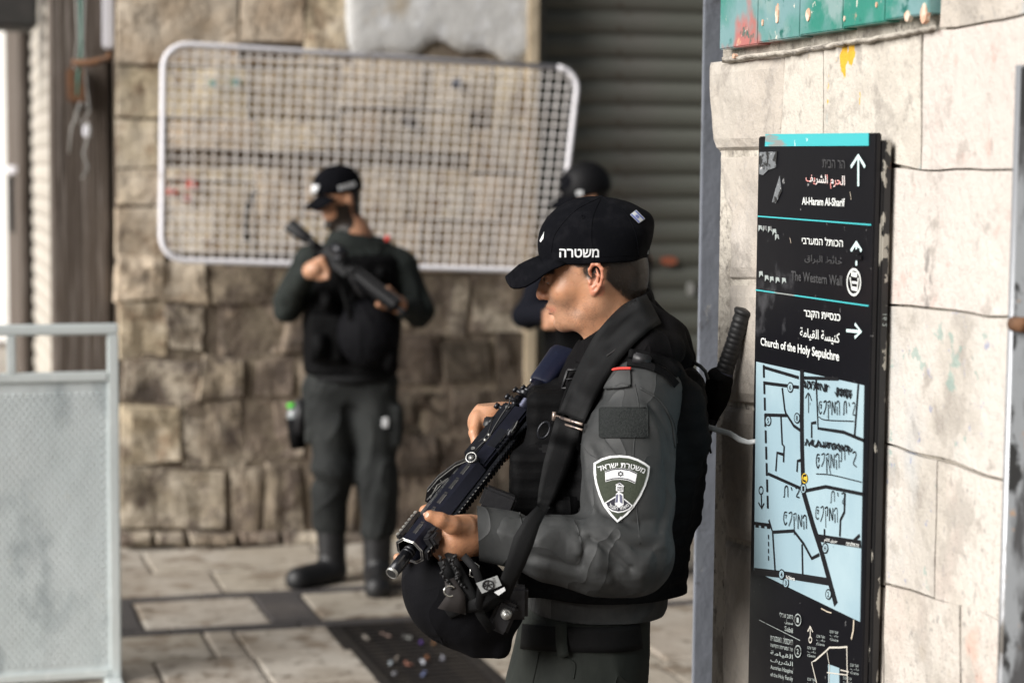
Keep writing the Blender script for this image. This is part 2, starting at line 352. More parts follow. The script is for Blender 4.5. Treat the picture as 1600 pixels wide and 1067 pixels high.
# ---- end wall of rough stone
BW = 9.40
back = root('stone_wall', 'rough weathered stone block wall with soot and shade darkened base behind the second officer', 'wall', wp(2, BW, 0))
def rock(q, b, mat, parent, depth=.10, rough=.018, name='stone', edge=.02, side='b', res=.07, gap=.008, le=None, cont=False):
    """q: four (px,py) corners tl,tr,br,bl of its face on wall plane; a block with an uneven face and broken edges"""
    P = []
    for (x, y) in q:
        p = PB(x, y, b) if side == 'b' else PA(x, y, b)
        P.append(p)
    tl, tr, br, bl = P
    U = EX if side == 'b' else -EY; Nn = -EY if side == 'b' else -EX
    w = np.linalg.norm(tr-tl); h = np.linalg.norm(bl-tl)
    n = max(3, int(w/res)); m_ = max(3, int(h/res))
    us = [0, .5*edge/w*1.2] + [(i+1)/(n+1) for i in range(n)] + [1-.6*edge/w, 1]
    vs = [0, .5*edge/h*1.2] + [(i+1)/(m_+1) for i in range(m_)] + [1-.6*edge/h, 1]
    sd = rnd.uniform(0, 99); off = rnd.uniform(-.5, .5)*rough*.6
    if cont: sd = 0; off = 0
    g = []
    for i, v in enumerate(vs):
        row = []
        for j, u in enumerate(us):
            p = (tl*(1-u)+tr*u)*(1-v) + (bl*(1-u)+br*u)*v
            if le is not None:
                yl = q[0][1]*(1-v)+q[3][1]*v; yr = q[1][1]*(1-v)+q[2][1]*v; xr = q[1][0]*(1-v)+q[2][0]*v
                xl = np.interp(yl, [t[1] for t in le], [t[0] for t in le]) + mnoise.noise(Vector((yl*.05, sd, 0)))*4
                p = PA(xl*(1-u)+xr*u, yl*(1-u)+yr*u, b)
            c = (tl+tr+br+bl)/4
            if cont:
                w_ = Vector((p@EY*7, p[2]*7, 5)); p = p + EY*mnoise.noise(w_)*.007 + EZ*mnoise.noise(w_+Vector((9, 9, 9)))*.010
            p = p + (c-p)/max(np.linalg.norm(c-p), 1e-6)*gap*(1 if (u in (0, 1) or v in (0, 1)) else 0)
            s_ = Vector((p@EX*4+sd, p@EY*4, p[2]*4))
            ed = min(u*w, (1-u)*w, v*h, (1-v)*h)
            f = min(1, ed/edge) if edge > 0 else 1
            dz = (mnoise.noise(s_) + .5*mnoise.noise(s_*2.3) + .35*mnoise.noise(s_*5.1))*rough*(1 if cont else f) + off - edge*.9*(1-f)**1.3*(max(0, .5+1.6*mnoise.noise(Vector((p@EY*6, p[2]*6, 2)))) if cont else 1)
            k = gap*1.6
            e1 = mnoise.noise(Vector((p@EX*9+sd, p[2]*9, 3)))*k; e2 = mnoise.noise(Vector((p[2]*9+sd, p@EY*9+p@EX*9, 8)))*k
            row.append(p + Nn*dz + (U*e1+EZ*e2)*(1-f))
        g.append(row)
    return MB().slab(g, Nn, depth).build(name, mat, parent, smooth=False)
R1, R2, R3 = m_stone, m_stone_low, m_stone_soot_shade
def rect(x0, x1, y0, y1): 
    j = lambda: rnd.uniform(-7, 7) if y0 > 396 and y0 < 825 else rnd.uniform(-2.5, 2.5)
    return [(x0+j(), y0+j()), (x1+j(), y0+j()), (x1+j(), y1+j()), (x0+j(), y1+j())]
bs = [
 (183, 375, -60, 102, R1), (376, 476, -60, 66, R1), (478, 545, -60, 92, R1), (376, 545, 94, 104, R1),
 (183, 300, 104, 184, R1), (301, 388, 106, 186, R1), (390, 530, 104, 182, R1),
 (183, 262, 187, 262, R1), (263, 400, 188, 236, R1), (402, 530, 186, 236, R1), (263, 330, 262, 285, R1), (183, 262, 264, 322, R1),
 (263, 400, 287, 396, R1), (402, 470, 262, 396, R1), (331, 400, 262, 285, R1), (472, 560, 262, 340, R1), (472, 560, 342, 412, R1), (183, 262, 324, 400, R1),
 (532, 660, 92, 170, R1), (662, 770, 96, 172, R1), (772, 842, 96, 200, R1),
 (532, 600, 173, 240, R1), (602, 735, 175, 240, R1), (737, 818, 203, 270, R1),
 (562, 640, 262, 345, R1), (642, 735, 264, 345, R1), (737, 818, 273, 345, R1),
 (562, 660, 347, 425, R1), (662, 770, 347, 425, R1), (772, 842, 347, 425, R1), (820, 842, 203, 345, R1),
 (183, 252, 402, 470, R1), (253, 326, 412, 472, R1), (328, 432, 402, 470, R2), (434, 560, 414, 470, R2),
 (187, 256, 474, 560, R1), (260, 322, 474, 552, R2), (338, 440, 472, 556, R2), (444, 484, 474, 552, R2), (486, 560, 472, 560, R2),
 (187, 310, 563, 630, R2), (313, 386, 558, 626, R2), (396, 464, 558, 622, R2), (466, 520, 560, 640, R2), (522, 600, 563, 640, R2),
 (187, 278, 634, 726, R1), (282, 382, 628, 734, R2), (388, 426, 625, 730, R2), (430, 482, 625, 722, R2), (484, 600, 643, 735, R2),
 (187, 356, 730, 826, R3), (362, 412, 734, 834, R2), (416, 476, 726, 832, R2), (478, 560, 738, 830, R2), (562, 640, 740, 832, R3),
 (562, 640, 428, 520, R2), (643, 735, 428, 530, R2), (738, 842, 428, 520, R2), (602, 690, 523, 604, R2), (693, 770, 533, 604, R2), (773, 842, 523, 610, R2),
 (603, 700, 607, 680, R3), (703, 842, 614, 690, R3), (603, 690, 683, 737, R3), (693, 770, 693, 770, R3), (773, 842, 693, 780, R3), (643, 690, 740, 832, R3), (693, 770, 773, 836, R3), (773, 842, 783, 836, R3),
]
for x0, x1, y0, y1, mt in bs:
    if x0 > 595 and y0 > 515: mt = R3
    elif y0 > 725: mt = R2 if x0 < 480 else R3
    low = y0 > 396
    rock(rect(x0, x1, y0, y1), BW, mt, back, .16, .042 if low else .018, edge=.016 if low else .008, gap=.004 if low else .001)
# thin packing courses and base blocks
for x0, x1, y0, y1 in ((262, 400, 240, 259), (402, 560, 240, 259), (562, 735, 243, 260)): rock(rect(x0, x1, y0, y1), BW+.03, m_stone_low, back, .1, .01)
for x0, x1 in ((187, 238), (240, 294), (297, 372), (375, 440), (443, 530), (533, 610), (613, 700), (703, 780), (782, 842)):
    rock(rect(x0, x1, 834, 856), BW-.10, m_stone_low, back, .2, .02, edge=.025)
# plaster patch over the top blocks
g = []
for i, v in enumerate(np.linspace(0, 1, 10)):
    row = []
    for j, u in enumerate(np.linspace(0, 1, 22)):
        x = 540+u*300; y = -80 + v*(162+12*sin(u*9)+8*sin(u*23))
        row.append(PB(x, y, BW-.012) - EY*(.004*mnoise.noise(Vector((u*5, v*5, 2))) - (.014 if (i == 9 or j in (0, 21)) else 0)))
    g.append(row)
MB().slab(g, -EY, .03).build('plaster_patch', m_plaster, back, smooth=True)
tag(mk('unseen_sky_block_wall', [wp(-7, -6, -.03), wp(9, -6, -.03), wp(9, -6, 9), wp(-7, -6, 9)], [(3, 2, 1, 0)], m_stone_low, base=wp(0, -6, 0)), kind='structure')   # unseen wall added behind the camera to cut the sky fill
MB().box(wp(.86, BW+.02, 4.2), EX*5, EY*.5, EZ*4).build('added_upper_wall', m_stone_low, back)  # unseen extra height, added above the blocks to block skylight
MB().box(wp(.86, BW+.02, -.03), EX*2.04, EY*.5, EZ*4.2).build('wall_core', m_mortar, back)
MB().box(wp(2.84, BW-.03, 0), EX*.06, EY*.2, EZ*2.75, .008).build('door_jamb_edge', M('tan_jamb', (.46, .38, .27), .85, [(5, 6, .5, .65, (.30, .22, .15), (1, 1, .4))], [(14, .01, 6)]), back)
for (x, y, r, c) in ((334, 131, 5, (.03, .25, .25)), (371, 128, 7, (.03, .22, .22)), (300, 290, 9, (.5, .1, .08)), (270, 300, 8, (.5, .12, .1)), (293, 311, 6, (.45, .1, .09)), (715, 130, 9, (.05, .07, .12)), (640, 190, 12, (.07, .06, .06))):
    p = PB(x, y, BW-.045); ng = 9
    A = [wp(*AB(p)) + (EX*cos(t*2*pi/ng)+EZ*sin(t*2*pi/ng))*r/330*rnd.uniform(.6, 1.1) for t in range(ng)]
    MB().add([q for q in A] + [q+EY*.06 for q in A], [tuple(range(ng))] + [(k, (k+1) % ng, ng+(k+1) % ng, ng+k) for k in range(ng)]).build('paint_blot', M('blot', c, .7), back)
hk = MB().tube([PB(x, y, BW-.06) for x, y in ((402, 297), (394, 306), (388, 322), (385, 340), (384, 358), (387, 378))], .013, 8).build('wall_handle', m_black, None, True, base=PB(390, 340, BW-.06))
tag(hk, 'black curved iron handle fixed to the stones behind the wire mesh', 'handle')

# ---- shuttered shop door
sh = root('roller_shutter', 'grey green metal roller shutter closed over the shop door behind the officers', 'roller shutter', wp(3.6, BW+.25, 0))
sl0 = None; P_ = .118
for k in range(25):
    if sl0 is None:
        g = []
        for t in range(9):
            v = t/8; dz = v*P_; dy = -.020*sin(pi*min(1, v*1.15))**.7 if v < .87 else .006
            g.append([wp(2.94, BW+.25+dy, dz+.01), wp(4.75, BW+.25+dy, dz+.01)])
        sl0 = MB().grid(g).build('slat', m_shut, sh)
    else: inst(sl0, (0, 0, k*P_))
MB().box(wp(2.90, BW+.14, 0), EX*.085, EY*.14, EZ*3.1, .006).build('guide_rail', m_shut, sh)
MB().box(wp(2.9, BW+.3, 0), EX*1.9, EY*.04, EZ*3.1).build('shutter_backing', m_black, sh)
for (x, y, w, h, c) in ((1008, 407, 16, 8, (.35, .12, .07)), (1046, 408, 18, 8, (.42, .13, .07)), (1080, 452, 8, 12, (.4, .4, .38))):
    p = PB(x, y, BW+.215)
    A = [p + EX*w/340*cos(t*pi/5)*rnd.uniform(.7, 1) + EZ*h/340*sin(t*pi/5) for t in range(10)]
    MB().add(A + [q+EY*.02 for q in A], [tuple(range(10))] + [(k, (k+1) % 10, 10+(k+1) % 10, 10+k) for k in range(10)]).build('rust_patch', M('patch_colour', c, .8), sh)
lb = root('shop_lintel', 'dark stained lintel above the roller shutter', 'lintel', wp(3.6, BW+.1, 2.95))
MB().box(wp(2.9, BW, 3.0), EX*2.2, EY*.4, EZ*.7, .01).build('beam', m_stone_soot_shade, lb)

# ---- wire mesh panel leaning on the wall
mp_ = root('mesh_panel', 'white framed wire mesh panel hung on the stone wall above the second officer', 'mesh panel', wp(1.9, BW-.15, 1.3))
c_tl, c_tr, c_br, c_bl = [PB(*q) for q in ((256, 68, BW-.16), (905, 108, BW-.13), (868, 424, BW-.22), (252, 406, BW-.22))]
def bil(u, v): return (c_tl*(1-u)+c_tr*u)*(1-v) + (c_bl*(1-u)+c_br*u)*v
def rnd_rect(r, n=6):
    w = 1.95; h = 1.0; ru, rv = r/w, r/h; out = []
    for cx, cy, a0 in ((1-ru, rv, -90), (1-ru, 1-rv, 0), (ru, 1-rv, 90), (ru, rv, 180)):
        for k in range(n+1):
            t = radians(a0+90*k/n); out.append(bil(cx+ru*cos(t), cy+rv*sin(t)))
    return out
pth = rnd_rect(.11); pth.append(pth[0])
MB().tube(pth, .0145, 10).build('frame', m_white_metal, mp_, True)
for k in range(1, 41):
    u = k/41; MB().tube([bil(u, .008), bil(u+rnd.uniform(-.002, .002), .5)+EY*rnd.uniform(-.004, .004), bil(u, .992)], .0041, 5).build('wire', m_wire, mp_)
for k in range(1, 21):
    v = k/21; MB().tube([bil(.004, v)-EY*.007, bil(.5, v+rnd.uniform(-.003, .003))-EY*.007, bil(.996, v)-EY*.007], .0041, 5).build('wire', m_wire, mp_)

# ---- left building corner: timber post, cream shutter, timber door along the side street
AW = .86
def sb(px, py, a): return AB(PA(px, py, a))[1]
post = root('timber_post', 'weathered brown timber post at the corner of the stone wall', 'post', wp(AW-.03, BW+.2, 0))
MB().box(wp(AW-.28, BW+.1, -.02), EX*.26, EY*.3, EZ*4.1, .012).build('upright', m_wood, post)
lw = root('side_wall', 'dark side wall of the corner building running down the side street', 'wall', wp(AW, 14, 0))
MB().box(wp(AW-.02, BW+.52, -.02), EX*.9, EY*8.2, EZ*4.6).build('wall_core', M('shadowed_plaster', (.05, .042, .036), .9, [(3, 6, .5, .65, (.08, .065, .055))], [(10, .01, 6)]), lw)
cs = root('cream_shutter', 'cream roller shutter with slanting slats beside the timber post', 'roller shutter', wp(AW-.1, 12.5, 0))
s0 = None
for k in range(34):
    if s0 is None:
        g = [[wp(AW-.10-.018*sin(pi*v)**.6, 11.55, v*.11), wp(AW-.10-.018*sin(pi*v)**.6, 14.6, v*.11)] for v in np.linspace(0, 1, 7)]
        s0 = MB().grid(g).build('slat', m_cream, cs)
    else: inst(s0, (0, 0, k*.112))
wd = root('timber_door', 'old brown timber door leaf with iron latch beside the cream shutter', 'door', wp(AW-.12, 17, 0))
for k in range(3):
    MB().box(wp(AW-.16, 15.4+k*.88, 0), EX*.06, EY*.865, EZ*3.3, .01).build('board', m_wood, wd)
MB().box(wp(AW-.20, 16.5, 1.25), EX*.05, EY*.25, EZ*.45, .01).build('latch', m_black, wd)
MB().box(wp(AW-.20, 16.0, 1.72), EX*.05, EY*.8, EZ*.06, .01).build('hinge_strap', m_white_metal, wd)
aw = root('shop_awning_box', 'black box hanging high at the left above the timber door', 'box', wp(.3, 13, 2.6))
MB().box(wp(-.05, 12.8, 2.64), EX*.75, EY*.5, EZ*.9, .02).build('casing', m_black, aw)
MB().box(wp(.10, 12.79, 2.84), EX*.12, EY*.02, EZ*.03).build('white_mark', m_white_metal, aw)
# cables and the bracket on the post
bk = root('iron_bracket', 'rusty iron bracket with hook on the timber post', 'bracket', wp(AW-.2, BW+.05, 2.4))
MB().box(PB(105, 105, BW+.04), EX*.09, EY*.05, -EZ*.17, .012).build('plate', m_rust, bk)
MB().tube([PB(112, 98, BW), PB(140, 99, BW-.02), PB(170, 92, BW-.05), PB(172, 82, BW-.05)], .016, 8).build('hook', m_rust, bk, True)
MB().box(PB(160, -60, BW+.05), EX*.055, EY*.05, -EZ*.40, .01).build('pale_tube', m_white_metal, bk)
for i, (pts, lab) in enumerate((([(118, -40), (122, 60), (116, 130), (124, 170), (112, 200), (108, 240)], 'pale cable hanging down the timber post, left strand'),
              ([(134, -40), (130, 70), (136, 140), (140, 175), (126, 195), (118, 180), (126, 160), (140, 172)], 'pale cable looped in a coil on the timber post'),
              ([(126, -40), (127, 80), (122, 120), (121, 150)], 'green grey cable running behind the iron bracket'),
              ([(137, 190), (141, 205), (130, 240), (138, 262), (128, 280)], 'frayed cable end below the coil on the timber post'))):
    m = MB().tube([PB(x, y, BW+.05-.02*i) for x, y in pts], .0055, 6)
    tag(m.build('cable', m_cable if i != 2 else M('green_cable', (.05, .2, .16), .6), None, True, base=PB(125, 100, BW)), lab, 'cable', 'cables on the timber post')
tag(MB().obox(PB(136, 205, BW), .02, .012, .03, EX, EY, EZ, .008).build('cable_clip', m_white_metal, None, base=PB(136, 205, BW)), 'small white plastic clip where the cables end on the post', 'clip')
# far sunlit building at the end of the side street
fb = root('far_building', 'pale sunlit building front at the far end of the side street', 'building', wp(-1, 27, 0))
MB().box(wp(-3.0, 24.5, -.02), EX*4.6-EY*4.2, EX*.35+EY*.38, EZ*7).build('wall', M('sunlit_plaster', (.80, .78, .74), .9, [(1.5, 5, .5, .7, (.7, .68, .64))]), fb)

# ---- police barrier at the left
ba = root('street_barrier', 'pale galvanised steel crowd barrier with perforated sheet at the left', 'barrier', wp(.3, 6.9, 0))
BB = 6.93
def bq(x0, y0, x1, y1, b=BB, th=.03, bev=.004):
    p0 = PB(x0, y0, b); p1 = PB(x1, y1, b)
    a0_, _, z0_ = AB(p0); a1_, _, z1_ = AB(p1)
    return (wp(min(a0_, a1_), b, min(z0_, z1_)), EX*abs(a1_-a0_), EY*th, EZ*abs(z1_-z0_), bev)
_, _, zt = AB(PB(100, 507, BB)); _, _, zb = AB(PB(100, 1062, BB))
aR = AB(PB(186, 560, BB))[0]; 
z_r = AB(PB(100, 524, BB))[2]; z_m0 = AB(PB(100, 582, BB))[2]; z_m1 = AB(PB(100, 597, BB))[2]
a_1 = AB(PB(168, 560, BB))[0]; a_2 = AB(PB(11, 560, BB))[0]; a_3 = AB(PB(25, 560, BB))[0]
aL = a_2 - .95
MB().box(wp(aL, BB, z_r), EX*(aR-aL), EY*.035, EZ*(zt-z_r), .006).build('top_rail', m_galv, ba)
MB().box(wp(aL, BB, z_m1), EX*(a_1-aL), EY*.03, EZ*(z_m0-z_m1), .004).build('middle_rail', m_galv, ba)
MB().box(wp(a_1, BB, .02), EX*(aR-a_1), EY*.035, EZ*(z_r-.02), .005).build('end_post', m_galv, ba)
MB().box(wp(a_2, BB, z_m0), EX*(a_3-a_2), EY*.03, EZ*(z_r-z_m0), .004).build('spacer', m_galv, ba)
MB().box(wp(aL, BB, .02), EX*.04, EY*.035, EZ*(z_r-.02), .005).build('end_post', m_galv, ba)
MB().box(wp(aL+.04, BB, .02), EX*(a_1-aL-.04), EY*.03, EZ*.03, .004).build('bottom_rail', m_galv, ba)
MB().box(wp(aR-.06, BB-.16, .0), EX*.06, EY*.35, EZ*.02, .005).build('foot', m_galv, ba)
m_sheet = M('pale_sheet', (.66, .71, .72), .35, [(2, 6, .42, .6, (.60, .66, .67), (1, 1, .5)), (3.3, 5, .50, .64, (.34, .39, .41), (1, 1, .6)), (14, 7, .66, .70, (.62, .60, .52))], [(3, .02, 3)], metal=.1)
MB().box(wp(aL+.04, BB+.012, .05), EX*(a_1-aL-.04), EY*.004, EZ*(z_m1-.05)).build('sheet', m_sheet, ba)
dm = MB()   # pressed dimples of the sheet
nx_, nz_ = 42, 62
for i in range(nz_):
    for j in range(nx_):
        a = a_1 - .02 - (j+.5*(i % 2))*.0235; z = .08 + i*(z_m1-.11)/nz_
        if a < aL+.05: continue
        c = wp(a, BB+.0115, z); dm.add([c-EX*.009, c-EZ*.0055, c+EX*.009, c+EZ*.0055, c-EY*.0075], [(0, 1, 4), (1, 2, 4), (2, 3, 4), (3, 0, 4)])
tag(dm.build('pressed_dimples', m_sheet, ba), kind='stuff')

# ---- right hand wall of dressed stone
AR = 1.525
rw = root('limestone_wall', 'bright pitted limestone wall with painted tiles behind the black sign', 'wall', wp(AR, 3.2, 0))
def seg(x, y): return (x, y)
edge_pts = [(1128, -60), (1128, 92), (1101, 95), (1100, 140), (1106, 190), (1112, 235), (1116, 245), (1122, 300), (1133, 330), (1135, 400), (1133, 500), (1126, 700), (1128, 900), (1127, 1100)]
DL = [(1.8, 6, .48, .60, (.60, .56, .515), None, .7), (3, 8, .52, .58, (.42, .385, .335), None, .6), (8, 9, .55, .60, (.33, .30, .265), None, .6), (16, 8, .57, .66, (.30, .27, .24), None, .75), (70, 6, .595, .66, (.34, .32, .30), (1, 1, .8), .55), (180, 4, .56, .66, (.46, .43, .40), None, .5)]
DB = [(7, .012, 7), (60, .004, 8, (1, 1, .8)), (240, .0015, 4)]
m_d1 = M('flaking_limestone', (.54, .50, .44), .88, DL+[(11, 5, .625, .64, (.62, .36, .03), (1, 1, .5)), (6, 6, .62, .66, (.30, .42, .42), (1, 1, .6), .5)], DB)
m_d2 = M('blue_stained_limestone', (.47, .435, .39), .88, DL+[(3.2, 7, .50, .62, (.40, .44, .47), (1, 1, .5), .5), (30, 7, .62, .66, (.18, .22, .38), None, .6), (18, 6, .63, .66, (.15, .30, .27), None, .5)], DB)
m_d3 = M('pink_stained_limestone', (.54, .495, .455), .88, DL[:1]+DL[3:]+[(3.5, 7, .50, .64, (.58, .49, .45), None, .4), (14, 7, .58, .66, (.50, .28, .23), (1, 1, .7), .4), (9, 7, .62, .66, (.15, .14, .13), (1, 1, .5), .7)], DB)
m_d4 = M('greyed_limestone', (.43, .385, .335), .9, DL+[(4, 7, .50, .62, (.34, .31, .28), (1, 1, .6), .8)], DB)
SM = {0: m_d4, 1: m_d1, 2: m_d1, 3: m_d3, 5: m_d4, 7: m_d3, 8: m_d4, 9: m_d4, 10: m_d4, 12: m_d2, 14: m_d2, 16: m_d4}
rs = [  # tl, tr, br, bl in photograph coordinates
 [(1101, 98), (1222, 84), (1216, 236), (1112, 238)],
 [(1226, 83), (1286, 75), (1283, 238), (1218, 236)],
 [(1287, 75), (1440, 54), (1440, 262), (1285, 240)],
 [(1444, 52), (1620, 22), (1620, 268), (1442, 262)],
 [(1470, -60), (1620, -60), (1620, 18), (1468, 44)],
 [(1113, 242), (1196, 239), (1196, 440), (1136, 440)],
 [(1198, 239), (1380, 252), (1380, 462), (1198, 442)],
 [(1382, 262), (1620, 272), (1620, 494), (1382, 474)],
 [(1136, 443), (1196, 443), (1196, 640), (1128, 630)],
 [(1128, 633), (1196, 643), (1196, 860), (1127, 840)],
 [(1127, 843), (1196, 863), (1196, 1110), (1127, 1100)],
 [(1198, 445), (1380, 465), (1380, 690), (1198, 640)],
 [(1382, 478), (1620, 498), (1620, 762), (1382, 692)],
 [(1198, 646), (1380, 694), (1380, 910), (1198, 856)],
 [(1382, 696), (1462, 722), (1460, 930), (1382, 906)],
 [(1464, 723), (1620, 766), (1620, 990), (1462, 932)],
 [(1198, 860), (1380, 914), (1380, 1130), (1198, 1100)],
 [(1382, 910), (1500, 945), (1500, 1150), (1382, 1110)],
 [(1503, 946), (1620, 994), (1620, 1170), (1503, 1150)],
]
for qi, q in enumerate(rs):
    irr = q[0][0] < 1140
    rock(q, AR, SM.get(qi, m_dress), rw, .10, .003 if not irr else .010, edge=.0011 if not irr else .016, side='a', res=.03 if irr else .05, gap=.0002, le=edge_pts if irr else None, cont=not irr)
MB().box(wp(AR+.012, 1.6, -.02), EX*.5, EY*2.13, EZ*8).build('wall_core', m_crumb, rw)  # core raised far above the view to hold back skylight
# painted tiles
tb = [AB(PA(x, 60, AR))[1] for x in (1136, 1196, 1262, 1330, 1396, 1464)]
for k in range(len(tb)-1):
    for (z0, z1) in ((2.036, 2.30), (2.305, 2.57)):
        b1_, b0_ = tb[k], tb[k+1]
        MB().box(wp(AR-.016, b0_+.0008, z0+(.012*k/5 if z0 < 2.1 else 0)), EX*.03, EY*(b1_-b0_-.0016), EZ*(z1-z0-(.012*k/5 if z0 < 2.1 else 0)), .002).build('painted_tile', m_tile, rw)
# pale chips and blobs on the tiles
m_chip = M('bare_clay_chip', (.60, .36, .25), .8, [(60, 6, .5, .6, (.66, .58, .48))], [(60, .002, 5)])
for (x, y, w, h) in ((1215, 23, 8, 19), (1263, 24, 9, 12), (1444, 22, 10, 16), (1418, 26, 9, 9), (1192, 36, 4, 6), (1320, 30, 3, 5), (1147, 88, 6, 5), (1370, 8, 3, 5)):
    c = PA(x, y, AR-.0165); A = [c - EY*w/1000*cos(t*pi/7)*rnd.uniform(.75, 1.1) + EZ*h/1000*sin(t*pi/7)*rnd.uniform(.8, 1.1) for t in range(14)]
    MB().add([q-EX*.0016 for q in A] + [q+EX*.006 for q in A], [tuple(range(14))] + [(k, (k+1) % 14, 14+(k+1) % 14, 14+k) for k in range(14)]).build('glaze_chip', m_chip, rw)
# rough mortar line under the tiles
P = [(1128, 96), (1180, 90), (1240, 83), (1300, 73), (1360, 64), (1420, 54), (1462, 46)]
g = []
for (x, y) in [(np.interp(t, range(7), [p[0] for p in P]), np.interp(t, range(7), [p[1] for p in P])) for t in np.linspace(0, 6, 60)]:
    n1 = mnoise.noise(Vector((x*.06, 0, 1)))*3; n2 = mnoise.noise(Vector((x*.11, 4, 1)))*.004
    g.append([PA(x, y-6+n1*.5, AR-.003), PA(x, y-4+n1*1.6, AR-.016-n2), PA(x, y+1+n1*1.8, AR-.010+n2*1.5), PA(x, y+4+n1*2.2, AR+.001)])
MB().grid(g).build('mortar_line', m_crumb, rw, True)
# ---- grey painted steel post behind the corner
gp = root('steel_post', 'flat blue grey painted steel post between the shutter and the limestone wall', 'post', wp(1.75, 4.25, 0))
aL_ = AB(PB(1093, 500, 4.25))[0]
MB().box(wp(aL_, 4.25, -.02), EX*.36, EY*.012, EZ*3.4, .002).build('upright', m_greypaint, gp)

# ---- black pilaster at the right edge
rp = root('steel_door_frame', 'peeling black and grey steel door frame at the right edge', 'door frame', wp(1.55, 2.5, 0))
b_e = AB(PA(1578, 600, AR-.05))[1]
MB().box(wp(AR-.05, b_e-.5, -.02), EX*.14, EY*.5, EZ*1.97, .004).build('frame_post', M('peeling_black', (.05, .05, .052), .45, [(5, 7, .50, .56, (.20, .21, .22), (1, 1, .4)), (16, 7, .60, .64, (.30, .18, .10)), (8, 6, .56, .6, (.02, .02, .02))], [(10, .003, 5)]), rp)
MB().tube([wp(AR-.045, b_e+.004, 0), wp(AR-.045, b_e+.004, 1.95)], .008, 8).build('frame_bead', M('worn_steel', (.35, .36, .38), .4, [(12, 7, .55, .62, (.10, .09, .08), (1, 1, .4))], metal=.5), rp, True)
MB().tube([PA(1584, 506, AR-.06), PA(1602, 508, AR-.06)], .011, 10).build('hinge_pin', m_rust, rp, True)

# ---- direction sign
sg = root('direction_sign', 'tall black street direction sign with turquoise strip and blue map on the limestone wall', 'sign', wp(1.5, 3.18, 0))
AS = 1.49; b0s, b1s = AB(PA(1358, 640, 1.49))[1], 3.4365; ztop = 1.8625
MB().box(wp(AS, b0s, .12), EX*.011, EY*(b1s-b0s), EZ*(ztop-.12), .002).build('face_plate', m_signblk, sg)
MB().box(wp(AS+.0115, b0s-.006, .12), EX*.016, EY*(b1s-b0s), EZ*(ztop-.12-.012), .003).build('case', m_signedge, sg)
lay = [0]
def SP(x, y, k=0.0): return PA(x, y, AS-.0012-k)
def sheet(name, pts, mat, lift=0.0):
    P = [SP(x, y, lift) for x, y in pts]; n = len(P)
    return MB().add(P + [p+EX*.0008 for p in P], [tuple(range(n))] + [(k, (k+1) % n, n+(k+1) % n, n+k) for k in range(n)]).build(name, mat, sg)
def strip(b, P, w, up=None):
    """mitred flat line through world points P in the sign plane"""
    P = [np.asarray(p) for p in P]; n = len(P); out = []
    for i in range(n):
        t = P[min(i+1, n-1)] - P[max(i-1, 0)]; t = t/max(np.linalg.norm(t), 1e-9)
        nn = np.cross(t, EX); nn /= max(np.linalg.norm(nn), 1e-9)
        out.append([P[i]-nn*w/2, P[i]+nn*w/2])
    b.grid(out)
def lines(name, L, mat, lift=.0006, smooth_=False):
    b = MB()
    for i, (w, pts) in enumerate(L):
        lay[0] += 1; k = lift + (lay[0] % 60)*.00001
        if smooth_ and len(pts) > 2:
            T = np.arange(len(pts)); tt = np.linspace(0, len(pts)-1, (len(pts)-1)*4+1)
            xs = catm([p[0] for p in pts], tt); ys = catm([p[1] for p in pts], tt); pts = list(zip(xs, ys))
        strip(b, [SP(x, y, k) for x, y in pts], w)
    return b.build(name, mat, sg)
def catm(v, tt):
    v = list(v); v = [2*v[0]-v[1]] + v + [2*v[-1]-v[-2]]; out = []
    for t in tt:
        i = min(int(t), len(v)-4); f = t-i; a, b, c, d = v[i:i+4]
        out.append(.5*((2*b)+(-a+c)*f+(2*a-5*b+4*c-d)*f*f+(-a+3*b-3*c+d)*f**3))
    return out
sheet('turquoise_strip', [(1196, 210), (1357, 208), (1357, 228), (1195, 229)], m_cyan)
sheet('map_panel', [(1181.5, 565), (1350, 602), (1343.5, 971), (1178, 891)], m_map)
lines('rule', [(.0025, [(1184, 338), (1361, 351.5)])], m_cyan); lines('rule', [(.0025, [(1180.5, 453), (1357, 478)])], m_cyan)
def txtmesh(s, font_off=0.0):
    cu = bpy.data.curves.new('lettering', 'FONT'); cu.body = s; cu.size = 1; cu.offset = font_off; cu.resolution_u = 3
    o = bpy.data.objects.new('lettering', cu); COL.objects.link(o)
    dg = bpy.context.evaluated_depsgraph_get(); dg.update()
    me = bpy.data.meshes.new_from_object(o.evaluated_get(dg))
    V = np.array([v.co[:] for v in me.vertices]) if len(me.vertices) else np.zeros((0, 3)); Fc = [tuple(p.vertices) for p in me.polygons]
    bpy.data.objects.remove(o); bpy.data.curves.remove(cu); bpy.data.meshes.remove(me)
    return V, Fc
AR_F = {'ا': 'ﺍﺎﺍﺎ', 'ل': 'ﻝﻞﻟﻠ', 'ح': 'ﺡﺢﺣﺤ', 'ر': 'ﺭﺮﺭﺮ', 'م': 'ﻡﻢﻣﻤ', 'ش': 'ﺵﺶﺷﺸ', 'ي': 'ﻱﻲﻳﻴ', 'ف': 'ﻑﻒﻓﻔ', 'ك': 'ﻙﻚﻛﻜ', 'ن': 'ﻥﻦﻧﻨ', 'س': 'ﺱﺲﺳﺴ', 'ة': 'ﺓﺔﺓﺔ', 'ق': 'ﻕﻖﻗﻘ',
        'ط': 'ﻁﻂﻃﻄ', 'ب': 'ﺏﺐﺑﺒ', 'ئ': 'ﺉﺊﺋﺌ', 'ه': 'ﻩﻪﻫﻬ', 'د': 'ﺩﺪﺩﺪ', 'ج': 'ﺝﺞﺟﺠ', 'ت': 'ﺕﺖﺗﺘ', 'و': 'ﻭﻮﻭﻮ'}
